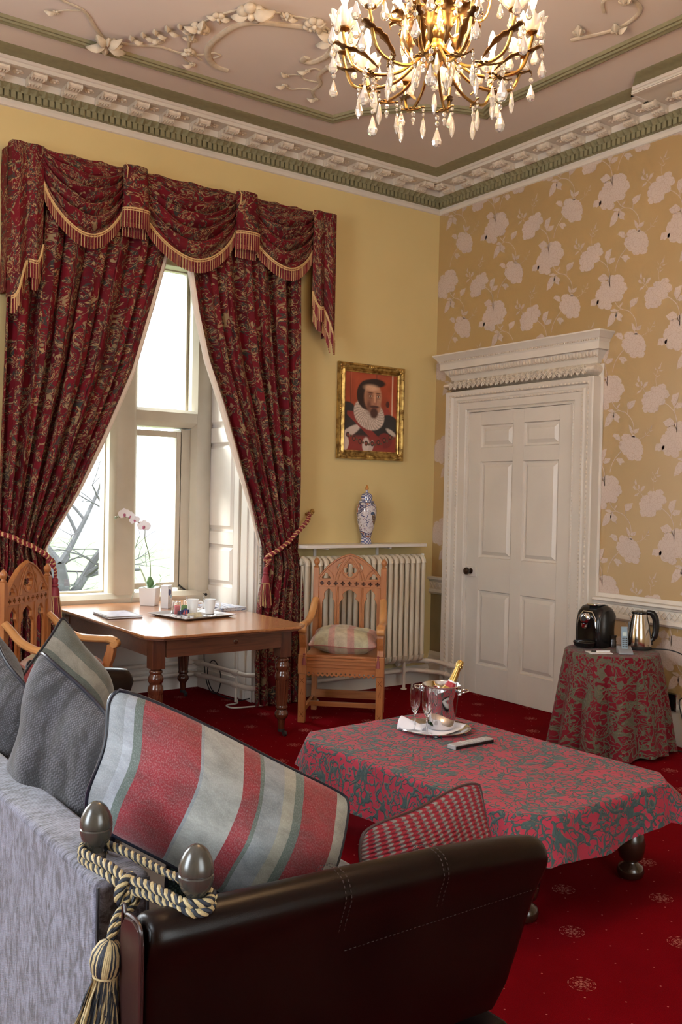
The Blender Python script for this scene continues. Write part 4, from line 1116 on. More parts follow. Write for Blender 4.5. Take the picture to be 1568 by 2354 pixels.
# painted canvas : colours per vertex of a flat grid
def canvas():
    nx, nz = 150, 184; x0, x1, z0, z1 = PX0+.068, PX1-.068, PZ0+.068, PZ1-.068
    U, V = np.meshgrid(np.linspace(0, 1, nx), np.linspace(0, 1, nz))   # V up
    Y = 1-V; rs = np.random.RandomState(2)
    def sm(a, b, x): t = np.clip((x-a)/(b-a), 0, 1); return t*t*(3-2*t)
    low = rs.rand(12, 10); gx = np.linspace(0, 8.99, nx); gy = np.linspace(0, 10.99, nz)
    ix, iy = gx.astype(int), gy.astype(int); fx, fy = gx-ix, gy-iy
    nz_ = (low[iy][:, ix]*(1-fx)+low[iy][:, ix+1]*fx)*(1-fy)[:, None]+(low[iy+1][:, ix]*(1-fx)+low[iy+1][:, ix+1]*fx)*fy[:, None]
    C = np.zeros((nz, nx, 3)); C[:] = (.34, .055, .018); C *= (.75+.5*nz_)[..., None]
    def lay(mask, col):
        nonlocal C
        mask = np.clip(mask, 0, 1)[..., None]; C = C*(1-mask)+np.array(col)*mask
    def ell(cx, cy, rx, ry, soft=.08, rot=0):
        dx, dy = U-cx, (Y-cy)*1.22; c, s = math.cos(rot), math.sin(rot)
        d = np.sqrt(((dx*c+dy*s)/rx)**2+((-dx*s+dy*c)/ry)**2); return 1-sm(1-soft, 1+soft, d)
    for x in (.12, .60): lay((np.abs(U-x) < .006)*.8*(Y < .6), (.12, .02, .01))
    lay((np.abs(U-.91) < .012)*1.*(Y < .7), (.62, .40, .28)); lay((np.abs(U-.125) < .004)*(Y < .4), (.5, .12, .06))
    lay(ell(.82, .38, .035, .05), (.07, .015, .01)); lay(ell(.80, .50, .075, .07), (.30, .03, .02))
    # shoulders, robe
    lay(sm(.60, .63, Y+.10*(U-.5)**2*4-.05), (.20, .02, .015)); lay(ell(.05, .50, .17, .14), (.02, .014, .012)); lay(ell(.45, .72, .50, .26), (.022, .014, .012)); lay(ell(.84, .66, .2, .18), (.02, .015, .014))
    lay(ell(.12, .76, .21, .065, .2, -.5), (.55, .44, .38)); lay(ell(.9, .74, .11, .035, .3, .5), (.5, .42, .36))
    lay(sm(.78, .84, Y)*(U > .0)*(.9), (.24, .022, .014)); lay(ell(.42, .92, .07, .12, .2), (.58, .47, .42)); lay(ell(.03, .9, .07, .12), (.56, .44, .38)); lay(ell(.52, .94, .04, .12, .2, .3), (.5, .4, .36)); lay(ell(.78, .85, .14, .12), (.17, .015, .012))
    lay(((np.abs((Y-.52)-(U-.10)*.62) < .055)*(U > .06)*(U < .75)*(Y > .5)), (.22, .022, .016))
    for i in range(8):
        cx = .08+i*.115; cy = .80+.10*math.sin(PI*i/7); lay(ell(cx, cy, .034, .042), (.035, .018, .01)); lay(ell(cx, cy, .018, .022), (.26, .05, .03)); lay(ell(cx+.055, cy+.012, .02, .018), (.10, .07, .035))
    # ruff
    rf = ell(.47, .525, .30, .235, .05, .42); sp_ = rs.rand(nz, nx)
    an = np.arctan2((Y-.50)*1.2, U-.50)
    lay(rf, (.55, .42, .34)); C = C*(1-.42*(rf*(np.sin(an*34+6*np.hypot(U-.5, Y-.5)*12) > .2))[..., None]); C = C+rf[..., None]*((sp_ > .72)*.16)[..., None]
    # hair, face, beard
    lay(ell(.44, .28, .21, .235, .05), (.022, .008, .006)); lay(ell(.535, .30, .165, .225, .12), (.50, .24, .135)); lay(ell(.56, .42, .13, .13, .15), (.42, .19, .11))
    lay(ell(.45, .33, .075, .17, .6)*.55, (.16, .05, .03)); lay(ell(.58, .12, .19, .065, .2), (.022, .008, .006)); lay(ell(.50, .185, .13, .05, .5)*.7, (.70, .42, .27))
    for ex in (.49, .635):
        lay(ell(ex, .285, .045, .03, .5)*.7, (.16, .06, .035)); lay(ell(ex, .292, .028, .014, .3), (.55, .38, .28)); lay(ell(ex+.002, .292, .011, .013, .3), (.015, .01, .01)); lay(ell(ex, .25, .05, .009, .5)*.9, (.08, .025, .015)); lay(ell(ex, .32, .04, .012, .6)*.4, (.14, .05, .03))
    lay(ell(.575, .33, .02, .075, .6)*.8, (.66, .36, .22)); lay(ell(.60, .335, .012, .07, .7)*.6, (.2, .07, .04)); lay(ell(.578, .385, .034, .018, .5)*.8, (.30, .10, .06))
    lay(ell(.565, .425, .09, .024, .35), (.07, .022, .014)); lay(ell(.565, .445, .04, .012, .3), (.34, .07, .05)); lay(ell(.56, .505, .075, .085, .3), (.06, .02, .013)); lay(ell(.46, .43, .04, .09, .6)*.6, (.07, .025, .018))
    C = C*(.93+.14*rs.rand(nz, nx))[..., None]
    X_ = lerp(x0, x1, U); Z_ = lerp(z0, z1, V)
    vs = [(X_[j, i], -.020, Z_[j, i]) for j in range(nz) for i in range(nx)]
    fs = [(j*nx+i, j*nx+i+1, (j+1)*nx+i+1, (j+1)*nx+i) for j in range(nz-1) for i in range(nx-1)]
    M_ = Mat('oil_painted_canvas', (.3, .05, .02), .35, coat=.2); a = M_.t.nodes.new('ShaderNodeVertexColor'); a.layer_name = 'paint'; M_.t.links.new(a.outputs[0], M_.b.inputs['Base Color'])
    o = part(MB().add(vs, fs), 'canvas', M_, pf, smooth=False)
    at = o.data.color_attributes.new('paint', 'FLOAT_COLOR', 'POINT'); flat = np.ones((nz*nx, 4)); flat[:, :3] = C.reshape(-1, 3); at.data.foreach_set('color', flat.ravel())
canvas()
part(MB().box(PX0+.01, PX1-.01, -.012, -.002, PZ0+.01, PZ1-.01), 'backing_board', m_oakx, pf)

# porcelain jar : navy ground with white medallions, peacock panel and rust flowers
VX, VY, VZ0 = -.82, -.115, 1.2225
jr = thing('ginger_jar', 'tall blue and white lidded porcelain jar with peacock panel on the shelf', 'jar', (VX, VY, VZ0))
mj = Mat('painted_blue_porcelain', (.5, .5, .5), .12, coat=.5); v = mj.co(); X, Y, Z = mj.xyz(v)
navy = (.025, .03, .10); wh = (.62, .58, .60); rust = (.38, .12, .03)
vc = mj.voro(v, 24); rings = mj.ramp(vc, [(0, rust), (.10, rust), (.13, navy), (.16, wh), (.34, (.5, .5, .6)), (.38, navy)], True)
fine = mj.noise(v, 75, 3); fl_ = mj.ramp((fine-.5).fn('ABSOLUTE'), [(.02, .9), (.05, 0.)])
ground_ = mj.mix(fl_, rings, wh); ground_ = mj.mix(mj.ramp(mj.noise(v, 32, 2), [(.60, 0.), (.63, .85)]), ground_, rust)
# panel: facing the room
bb_ = mj.mix(mj.ramp(mj.noise(v, 48, 4, 1.5), [(.54, 0.), (.60, 1.)]), wh, mj.ramp(mj.noise(v, 20, 2), [(.45, (.03, .04, .14)), (.56, (.30, .07, .11)), (.62, (.10, .07, .04))]))
ang_ = (X+.02).fn('MULTIPLY', 1.0); pd = ((X+.012)*(1/.072)).fn('POWER', 2.)+((Z-.20)*(1/.108)).fn('POWER', 2.); front = Y.lt(-.0)
pan = pd.lt(1.)*front; bord = pd.lt(1.18)*front
col = mj.mix(bord, ground_, navy); col = mj.mix(pd.lt(1.10)*front, col, wh); col = mj.mix(pan, col, bb_)
pk = (((X-.022)+(Z-.215)*.35)*(1/.022)).fn('POWER', 2.)+((Z-.20)*(1/.062)).fn('POWER', 2.); col = mj.mix(pk.lt(1.)*front, col, mj.mix(mj.noise(v, 130, 1).gt(.55), (.10, .055, .03), (.30, .22, .16)))
pk2 = ((X-.002)*(1/.020)).fn('POWER', 2.)+((Z-.250)*(1/.013)).fn('POWER', 2.); col = mj.mix(pk2.lt(1.)*front, col, (.05, .09, .17))
bandw = Z.lt(.055)+Z.gt(.335); zz_ = ((X*260).fn('SINE')*(Z*260).fn('SINE')).gt(.1); col = mj.mix(bandw.fn('MINIMUM', 1.), col, mj.mix(zz_, (.10, .12, .26), wh))
mj.set(base=col)
bp_ = [(.0, 0), (.052, 0), (.055, .006), (.050, .03), (.046, .05), (.052, .07), (.068, .12), (.086, .19), (.096, .25), (.0975, .285), (.092, .315), (.078, .338), (.055, .350), (.048, .352)]
bp_ = [(r*.86, z*.98) for r, z in bp_]
pr = [tuple(p) for p in [(v_.x, v_.y) for v_ in cr_spline([(r, z, 0) for r, z in bp_], 4)]]
MB().lathe([(max(0, r), z) for r, z in pr], 36, cap=False).build('jar_body', mj, jr)
lid = [(.062, .345), (.070, .350), (.068, .358), (.050, .362), (.048, .375), (.052, .392), (.046, .410), (.030, .422), (.014, .426), (.011, .436), (.010, .446), (.013, .450)]
ld = MB().lathe([(r*.92, z*.98) for r, z in lid], 30, cap=False).build('lid', mj, jr)
MB().lathe([(.012, .438), (.012, .446), (.015, .449), (.014, .458), (.008, .470), (.002, .480), (0, .481)], 16, cap=False).build('lid_knob', plain('rust_glazed_knob', (.45, .18, .04), .2, var=0), ld)
# ================================================================ GOTHIC CHAIRS
def flatcut(name, outlines, thick, mat, parent, bevel=.0025, y=0.0):
    """outer outline and holes in xz, cut from a board of the given thickness"""
    cv = bpy.data.curves.new('tmp', 'CURVE'); cv.dimensions = '2D'; cv.fill_mode = 'BOTH'; cv.extrude = thick/2-bevel; cv.bevel_depth = bevel; cv.bevel_resolution = 1; cv.offset = -bevel
    for pts in outlines:
        s = cv.splines.new('POLY'); s.points.add(len(pts)-1); s.use_cyclic_u = True
        for i, (x, z) in enumerate(pts): s.points[i].co = (x, z, 0, 1)
    o = bpy.data.objects.new('tmp', cv); COL.objects.link(o)
    me = bpy.data.meshes.new_from_object(o.evaluated_get(bpy.context.evaluated_depsgraph_get()))
    bpy.data.objects.remove(o); bpy.data.curves.remove(cv)
    me.transform(Matrix(((1, 0, 0, 0), (0, 0, -1, y), (0, 1, 0, 0), (0, 0, 0, 1)))); me.name = name
    me.materials.clear(); me.materials.append(mat.m)
    me.polygons.foreach_set('use_smooth', [False]*len(me.polygons))
    ob = bpy.data.objects.new(name, me); COL.objects.link(ob); ob.parent = parent; return ob
def circ(cx, cz, r, n=16, a0=0, a1=2*PI, rev=False):
    P = [(cx+r*math.cos(lerp(a0, a1, i/n)), cz+r*math.sin(lerp(a0, a1, i/n))) for i in range(n+(0 if abs(a1-a0-2*PI) < 1e-6 else 1))]
    return P[::-1] if rev else P
def quatre(cx, cz, r, k=8):
    P = []
    for q in range(4):
        a = q*PI/2; c = (cx+r*.55*math.cos(a), cz+r*.55*math.sin(a))
        for i in range(k+1):
            t = a-2.0+4.0*i/k; P.append((c[0]+r*.42*math.cos(t), c[1]+r*.42*math.sin(t)))
    return P
def lancet(cx, w, z0, zs, zc, zt):
    """trefoil-ogee lancet opening"""
    h = w/2; wn = h*.62
    R = [(h, z0), (h, zs)]+[(lerp(h, wn*.92, t)+.10*h*math.sin(PI*t), lerp(zs, zc, t)+.0*t) for t in (.25, .5, .75, 1)]
    R += [(wn*(1.0+.12*math.sin(PI*t))*(1-max(0, t-.45)**1.4*2.3 if t > .45 else 1), lerp(zc, zt, t)) for t in (.12, .3, .45, .6, .75, .88)]+[(0, zt)]
    return [(cx+x, z) for x, z in R]+[(cx-x, z) for x, z in R[::-1][1:]]
def gothic_chair(label, loc, rz):
    t = thing('gothic_armchair', label, 'chair', loc, rz)
    mx, mz = m_oakx, m_oakz
    def B(name, fn, mat=mz, **kw): b = MB(); fn(b); return b.build(name, mat, t, **kw)
    for s in (-1, 1):
        xb, xf = s*.253, s*.275
        def leg(b): b.box(xf-.026, xf+.026, -.236, -.184, 0, .345)
        l = B('leg', leg, smooth=False, bevel=.004)
        # incised crosses on the leg
        b = MB()
        for zc_ in (.30, .06):
            for a in (-1, 1): b.tube([(xf-.014, -.2365, zc_-a*.018), (xf+.014, -.2365, zc_+a*.018)], .0016, 4)
        b.tube([(xf-.008, -.2365, .20), (xf, -.2365, .24), (xf+.008, -.2365, .20)], .0016, 4); b.build('carved_cross', m_mah, l)['kind'] = 'stuff'
        B('front_block', lambda b: b.box(xf-.031, xf+.031, -.242, -.178, .345, .485), smooth=False, bevel=.006)
        # arm support, curving
        def sup(b):
            pr = [(-.235, .485), (-.178, .485), (-.172, .53), (-.185, .58), (-.200, .62), (-.205, .66), (-.245, .66), (-.252, .62), (-.242, .57), (-.225, .53)]
            b.prism([(y, z) for y, z in pr], xf-.024, xf+.024, fr=lambda a, z, c: (c, a, z))
        B('arm_support', sup, smooth=False, bevel=.004)
        # back post with finial
        def post(b):
            b.box(xb-.021, xb+.021, .18, .222, 0, .45); b.box(xb-.021, xb+.021, .18, .222, .45, 1.07)
        p = B('back_post', post, smooth=False, bevel=.003)
        MB().lathe([(.020, 0), (.021, .006), (.014, .012), (.012, .02), (.019, .028), (.023, .042), (.021, .055), (.012, .066), (.004, .074), (0, .08)], 16, (xb, .201, 1.07), cap=False).build('finial', mz, p)
        # arm
        P = cr_spline([(xb, .19, .835), (xb+s*.004, .15, .80), (xb+s*.010, .08, .735), (xb+s*.020, -.02, .695), (xf, -.12, .690), (xf+s*.002, -.21, .69), (xf+s*.002, -.255, .675)], 6)
        n = len(P); b = MB(); b.tube(P, [.026*(1+.10*math.sin(PI*i/n))+(.005 if i > n*.8 else 0) for i in range(n)], 10, flat=.82)
        b.lathe([(.0, -.027), (.024, -.027), (.029, -.02), (.029, .02), (.024, .027), (0, .027)], 14, (xf+s*.002, -.25, .665), ax=Matrix.Rotation(PI/2, 3, 'Y'), cap=False)
        b.build('arm', plain('sunlit_pale_oak', (.50, .24, .085), .3, var=.12, scale=9) if s == -1 and 'sunlit_pale_oak' not in bpy.data.materials else bpy.data.materials['sunlit_pale_oak'], t)  # arms take a paler oak, the sunlight on them put into its colour
        B('side_rail', lambda b: b.box(xf-s*.018-.010, xf-s*.018+.010, -.18, .19, .36, .46), smooth=False, bevel=.003)
        B('side_stretcher', lambda b: b.box(xf-s*.012-.012, xf-s*.012+.012, -.19, .19, .075, .11), smooth=False, bevel=.003)
    B('stretcher', lambda b: b.box(-.26, .26, -.02, .005, .075, .11), mx, smooth=False, bevel=.003)
    B('stretcher', lambda b: b.box(-.24, .24, .17, .19, .10, .16), mx, smooth=False, bevel=.003)
    B('seat_board', lambda b: b.box(-.262, .262, -.225, .20, .462, .482), mx, smooth=False, bevel=.004)
    # apron: mouldings above a saw-tooth edge with drilled holes
    b = MB(); b.box(-.245, .245, -.228, -.205, .395, .462); b.box(-.245, .245, -.236, -.20, .445, .462); b.box(-.245, .245, -.233, -.20, .418, .424); b.build('front_rail', mx, t, smooth=False, bevel=.002)
    N_ = 15; out = [(-.245, .40)]+[( -.245+.49*(i+.5*j)/N_, .342 if j == 0 else .330) for i in range(N_) for j in (0, 1)]+[(.245, .342), (.245, .40)]
    flatcut('toothed_apron', [out[::-1]]+[circ(-.245+.49*(i+.5)/N_, .352, .0068, 8) for i in range(N_)], .014, mx, t, .001, y=-.214)
    # back
    yb = .200
    ext = [(-.232, .478), (.232, .478), (.232, .935), (-.232, .935)]
    flatcut('lancet_panel', [ext, lancet(-.158, .094, .51, .80, .845, .915), lancet(0, .150, .51, .80, .845, .912), lancet(.158, .094, .51, .80, .845, .915)], .020, mz, t, .003, y=yb)
    for x in (-.098, -.088, .088, .098): B('mullion_moulding', lambda b: b.tube([(x, yb-.012, .50), (x, yb-.012, .935)], .0055, 6))
    flatcut('quatrefoil_rail', [[(-.236, .930), (.236, .930), (.236, .980), (-.236, .980)]]+[quatre(-.208+i*.052, .955, .017, 5) for i in range(9)], .026, mx, t, .0015, y=yb-.003)
    B('rail_backing', lambda b: b.box(-.23, .23, yb+.004, yb+.009, .932, .978), m_mah, smooth=False)
    arch = [(-.234, .980), (.234, .980), (.234, 1.005)]
    R = [(.234-.0, 1.005), (.205, 1.045), (.165, 1.088), (.115, 1.130), (.06, 1.162), (0, 1.182)]
    arch = [(-.234, .978), (.234, .978)]+R+[(-x, z) for x, z in R[::-1][1:]]
    slot = lambda s: [(s*.088, 1.045), (s*.098, 1.075), (s*.088, 1.095), (s*.060, 1.118), (s*.055, 1.112), (s*.072, 1.088), (s*.076, 1.060)][::-s]
    holes = [quatre(0, 1.055, .052), slot(1), slot(-1)]
    for s in (-1, 1): holes.append([(s*.178+x, 1.004+z) for x, z in [(-.030, -.014), (.030, -.014)]]+[(s*.178+.018+.013*math.cos(a), .996+.013*math.sin(a)) for a in (-.3, .4, 1.2, 1.8)]+[(s*.178+.014*math.cos(a), 1.018+.014*math.sin(a)) for a in (.2, .9, PI/2, 2.2, 2.9)]+[(s*.178-.018+.013*math.cos(a), .996+.013*math.sin(a)) for a in (1.3, 1.9, 2.7, 3.4)])
    cr1 = flatcut('crest', [arch]+holes, .026, mz, t, .003, y=yb)
    b = MB()
    def rib(P, r=.0055): b.tube(cr_spline([(x, yb-.014, z) for x, z in P], 5), r, 6)
    rib([(-.228, 1.005), (-.165, 1.078), (-.115, 1.120), (-.06, 1.152), (0, 1.172)], .007); rib([(.228, 1.005), (.165, 1.078), (.115, 1.120), (.06, 1.152), (0, 1.172)], .007)
    for s in (-1, 1):
        rib([(s*.090, .982), (s*.078, 1.03), (s*.050, 1.085), (s*.02, 1.130), (0, 1.150)]); rib([(s*.110, .982), (s*.098, 1.03), (s*.068, 1.10), (s*.035, 1.145)], .004)
        rib([(s*.118, .984), (s*.128, 1.015), (s*.15, 1.042), (s*.178, 1.062)], .004); rib([(s*.232, .985), (s*.222, 1.015), (s*.2, 1.042), (s*.178, 1.062)], .004)
    b.tube([(.060*math.cos(a), yb-.014, 1.055+.060*math.sin(a)) for a in [i*PI/12 for i in range(24)]], .005, 6, closed=True)
    for s in (-1, 1): b.add([(s*.072, yb-.0135, .988), (s*.045, yb-.0135, .988), (s*.066, yb-.0135, 1.010)], [(0, 1, 2)])
    b.build('tracery_moulding', mz, t)
    return t
gothic_chair('carved gothic oak armchair facing the room in front of the radiator', (-1.455, -.735, 0), math.radians(-43))
gothic_chair('carved gothic oak armchair at the left end of the writing table', (-3.585, -.74, 0), math.radians(43.4))

# ---------------------------------------------------------------- cushions
def cushion(name, label, cat, C, T, mats, pipe_m, uvs=1.0, dent=0, seed=1, back=None, group=None, rp=.007, N_=30, sag=.05, tassels=None, ear=.0):
    """C = 4 corners TL TR BR BL in world; T = full thickness"""
    C = [Vector(c) for c in C]; cen = sum(C, Vector())/4
    nrm = ((C[1]-C[3]).cross(C[0]-C[2])).normalized()
    t = thing(name, label, cat, tuple(cen), 0, group)
    rn = random.Random(seed); ph = [rn.uniform(0, 6) for _ in range(8)]
    def base(u, v):
        # concave edges between the corners
        iu = sag*(1-(2*v-1)**2)*(2*u-1)*abs(2*u-1); iv = sag*(1-(2*u-1)**2)*(2*v-1)*abs(2*v-1)
        ex = abs((2*u-1)*(2*v-1))**5*.045
        uu = u-iu*.5-ex*(1 if u > .5 else -1)+.006*math.sin(9*v+ph[6]); vv = v-iv*.5-ex*(1 if v > .5 else -1)+.008*math.sin(8*u+ph[7])
        p = C[0]*(1-uu)*(1-vv)+C[1]*uu*(1-vv)+C[2]*uu*vv+C[3]*(1-uu)*vv
        return p
    def h(u, v):
        a = (1-abs(2*u-1)**2.3)*(1-abs(2*v-1)**2.3)
        k = max(0, a)**.62
        wr = .06*math.sin(4*u*PI+3*v+ph[6])*(1-k)+.05*math.sin(9*u+5*v+ph[0])*math.sin(6*v-3*u+ph[1])+.035*math.sin(17*u-9*v+ph[2])*(1-k)+.03*math.sin(13*v+8*u+ph[3])
        if dent: wr -= dent*math.exp(-(((u-.5)/.16)**2+((v-.0)/.30)**2))
        wr += .22*mnoise.noise(Vector((u*3.2+seed, v*3.2, seed*.7)))+.08*mnoise.noise(Vector((u*9+seed, v*5, 3.1)))
        return k*(1+wr)
    def wob(u, v): return nrm*(.010*math.sin(2*PI*u+ph[4])+.010*math.sin(2*PI*v+ph[5]))
    b = MB(); fr_ = lambda u, v: base(u, v)+wob(u, v)+nrm*T/2*h(u, v); bk = lambda u, v: base(u, v)+wob(u, v)-nrm*T/2*h(u, v)
    w = (C[1]-C[0]).length; hh = (C[3]-C[0]).length
    uvf = (lambda u, v: (u, v)) if uvs == 'unit' else (lambda u, v: (u*w*uvs, v*hh*uvs))
    b.grid(fr_, N_, N_, 0, uvf, flip=True); b.grid(bk, N_, N_, 1 if back else 0, uvf)
    part(b, 'cover', [mats, back] if back else mats, t, weld=False, ang=60)
    E_ = [(i/24, 0) for i in range(24)]+[(1, i/24) for i in range(24)]+[(1-i/24, 1) for i in range(24)]+[(0, 1-i/24) for i in range(24)]
    if pipe_m: part(MB().tube([base(u, v)+wob(u, v) for u, v in E_], rp, 8, closed=True), 'piping', pipe_m, t)
    return t, base, nrm
def tassel_small(root, P, mat, L=.06):
    b = MB(); P = Vector(P); b.sphere((P.x, P.y, P.z), .009, 8, 6); b.lathe([(.008, -.006), (.011, -.014), (.006, -.018), (.011, -.026), (.017, -L)], 12, P)
    part(b, 'tassel', mat, root)
m_rosecord = plain('rose_cord_piping', (.30, .10, .08), .6); m_redtas = plain('dusky_red_tassel', (.24, .05, .05), .6)
def chair_cushion(label, loc, rz, tilt):
    M3 = Matrix.Translation(loc) @ rotz(rz) @ Matrix.Translation((0, -.0, .0))
    L = [(-.25, .12, .60), (.24, .13, .61), (.262, -.20, .535), (-.262, -.20, .525)]
    C = [M3 @ Vector(p) for p in L]
    t, _, _ = cushion('seat_cushion', label, 'cushion', C, .22, m_seatcush, m_rosecord, 'unit', seed=4, rp=.0035, sag=.10)
    for x in (-.262, .262): tassel_small(t, M3 @ Vector((x, -.236, .485)), m_redtas, .075)
    return t
chair_cushion('faded striped silk cushion on the armchair by the radiator', (-1.455, -.735, 0), math.radians(-43), 0)
chair_cushion('pale striped cushion on the armchair left of the writing table', (-3.585, -.74, 0), math.radians(43.4), 0)

# ================================================================ WRITING TABLE
dk = thing('writing_table', 'mahogany table with turned fluted legs on castors in the window bay', 'table', (-2.6, -.22, 0))
def octa(x0, x1, y0, y1, c): return [(x0+c, y0), (x1-c, y0), (x1, y0+c), (x1, y1-c), (x1-c, y1), (x0+c, y1), (x0, y1-c), (x0, y0+c)]
b = MB(); b.prism(octa(-3.165, -2.02, -1.14, .695, .085), .734, .752); part(b, 'table_top', m_desktop, dk, smooth=False, bevel=.006, bseg=3)
b = MB(); b.prism(octa(-3.150, -2.035, -1.125, .68, .080), .722, .734); part(b, 'top_moulding', m_mahx, dk, smooth=False, bevel=.003)
for y0 in (-1.01, .52): part(MB().box(-2.995, -2.175, y0, y0+.025, .60, .722), 'end_apron', m_mahx, dk, smooth=False, bevel=.002)
for x0 in (-3.075, -2.12): part(MB().box(x0, x0+.025, -.90, .46, .60, .722), 'side_apron', m_mahx, dk, smooth=False, bevel=.002)
b = MB(); b.lathe([(.016, 0), (.017, .004), (.010, .006), (.008, .001), (0, .001)], 16, (-2.52, -1.01, .665), ax=Matrix.Rotation(PI/2, 3, 'X'), cap=False); part(b, 'key_escutcheon', m_mah, dk)
for x, y in ((-2.13, -.955), (-3.04, -.955), (-2.14, .50), (-3.04, .50)):
    lg = emp('leg', (x+2.6, y+.22, 0), parent=dk)
    MB().box(-.043, .043, -.043, .043, .53, .722).build('leg_block', m_mah, lg, smooth=False, bevel=.004)
    pr = [(.030, .53), (.030, .525), (.040, .518), (.042, .508), (.036, .50), (.036, .495), (.046, .480), (.048, .462), (.042, .445), (.038, .440), (.038, .432), (.046, .418), (.049, .398), (.046, .384), (.044, .378)]
    MB().lathe(pr[::-1], 24).build('turned_collar', m_mah, lg, ang=50)
    # fluted shaft
    v = []; n = 48; f = []
    for j, (z, r) in enumerate(((.378, .045), (.37, .045), (.30, .0435), (.215, .038), (.205, .037))):
        for k in range(n):
            rr_ = r*(1-(.09 if k % 4 in (1, 2) and 0 < j < 4 else 0)); v.append((rr_*math.cos(2*PI*k/n), rr_*math.sin(2*PI*k/n), z))
    for j in range(4):
        for k in range(n): f.append((j*n+k, (j+1)*n+k, (j+1)*n+(k+1) % n, j*n+(k+1) % n))
    MB().add(v, f).build('fluted_shaft', m_mah, lg, ang=25)
    pr = [(.020, .035), (.021, .05), (.026, .105), (.030, .115), (.041, .125), (.046, .140), (.044, .158), (.034, .168), (.033, .178), (.040, .184), (.042, .192), (.037, .205)]
    MB().lathe(pr, 24).build('turned_foot', m_mah, lg, ang=50)
    b = MB(); b.lathe([(.022, .030), (.022, .048), (.018, .05)], 14); b.tube([(0, 0, .034), (.006, -.014, .026), (.012, -.026, .020)], .008, 6); b.lathe([(0, -.009), (.017, -.009), (.019, -.005), (.019, .005), (.017, .009), (0, .009)], 14, (.012, -.026, .019), ax=Matrix.Rotation(PI/2, 3, 'Y'), cap=False)
    b.build('castor', m_brass if False else m_matblack, lg)
TZ = .7525
# --- things on the writing table
m_box1 = plain('white_carton_card', (.74, .76, .80), .5, var=0); m_blue = plain('deep_blue_print', (.05, .07, .22), .5, var=0); m_lblue = plain('light_blue_print', (.35, .55, .70), .5, var=0)
op = thing('orchid_pot', 'white square pot holding a white orchid on the writing table', 'plant', (-2.50, .36, TZ), math.radians(48))
b = MB(); v = [(-.055, -.055, 0), (.055, -.055, 0), (.055, .055, 0), (-.055, .055, 0), (-.066, -.066, .135), (.066, -.066, .135), (.066, .066, .135), (-.066, .066, .135), (-.058, -.058, .135), (.058, -.058, .135), (.058, .058, .135), (-.058, .058, .135), (-.054, -.054, .11), (.054, -.054, .11), (.054, .054, .11), (-.054, .054, .11)]
b.add(v, [(3, 2, 1, 0), (12, 13, 14, 15)]+[(a+i, a+(i+1) % 4, a+4+(i+1) % 4, a+4+i) for a in (0, 4, 8) for i in range(4)]); b.build('pot', m_white, op, smooth=False, bevel=.003)
m_leafg = plain('glossy_orchid_leaf', (.12, .22, .09), .3, var=.1); m_leafp = plain('sunlit_pale_leaf', (.35, .42, .30), .4); m_petal = Mat('white_orchid_petal', (.82, .80, .82), .5, sss=0); m_lip = plain('magenta_orchid_lip', (.45, .12, .22), .5, var=0)
m_stem = plain('dark_flower_stem', (.12, .13, .07), .5)
def strap(b, P, w, mi=0):
    P = cr_spline(P, 5); n = len(P); v = []; f = []
    for i, p in enumerate(P):
        t = (P[min(i+1, n-1)]-P[max(i-1, 0)]).normalized(); s = t.cross(Vector((0, 0, 1))); s = s.normalized() if s.length > .05 else Vector((1, 0, 0))
        k = w*math.sin(PI*min(.97, (i/(n-1))*.9+.08))**.7; v += [p-s*k, p+Vector((0, 0, -.004)), p+s*k]
    for i in range(n-1): f += [(3*i, 3*i+1, 3*i+4, 3*i+3), (3*i+1, 3*i+2, 3*i+5, 3*i+4)]
    b.add(v, f, mi)
IR = rotz(-math.radians(48)).to_3x3()
def W_(x, y, z): return IR @ Vector((x, y, z))
for P, w, m_ in (([(0, 0, .11), (-.03, 0, .17), (-.05, .0, .22), (-.09, .0, .30)], .016, m_leafp), ([(.0, 0, .11), (.0, -.01, .17), (-.01, -.02, .22)], .026, m_leafg), ([(0, 0, .11), (.05, .0, .17), (.10, .0, .21), (.17, .01, .225)], .020, m_leafp), ([(0, 0, .11), (.02, -.04, .15), (.05, -.09, .17)], .02, m_leafg)):
    b = MB(); strap(b, [W_(*p) for p in P], w); b.build('leaf', m_, op, solid=.0015)
b = MB(); b.tube(cr_spline([W_(.0, 0, .12), W_(.005, 0, .25), W_(-.01, 0, .38), W_(-.045, -.0, .50), W_(-.05, 0, .58), W_(-.10, 0, .625), W_(-.20, 0, .665), W_(-.28, 0, .66)], 6), .0028, 6); b.build('flower_stem', m_stem, op)
b = MB()
for P in ([(-.05, -.05, .13), (-.10, -.06, .15), (-.16, -.07, .10), (-.18, -.07, .03)], [(.05, -.03, .13), (.11, -.04, .15), (.15, -.04, .13)], [(.06, .0, .14), (.10, .02, .19), (.09, .03, .23)]): b.tube(cr_spline([W_(*p) for p in P], 5), .0022, 5)
b.build('aerial_root', m_leafp, op)
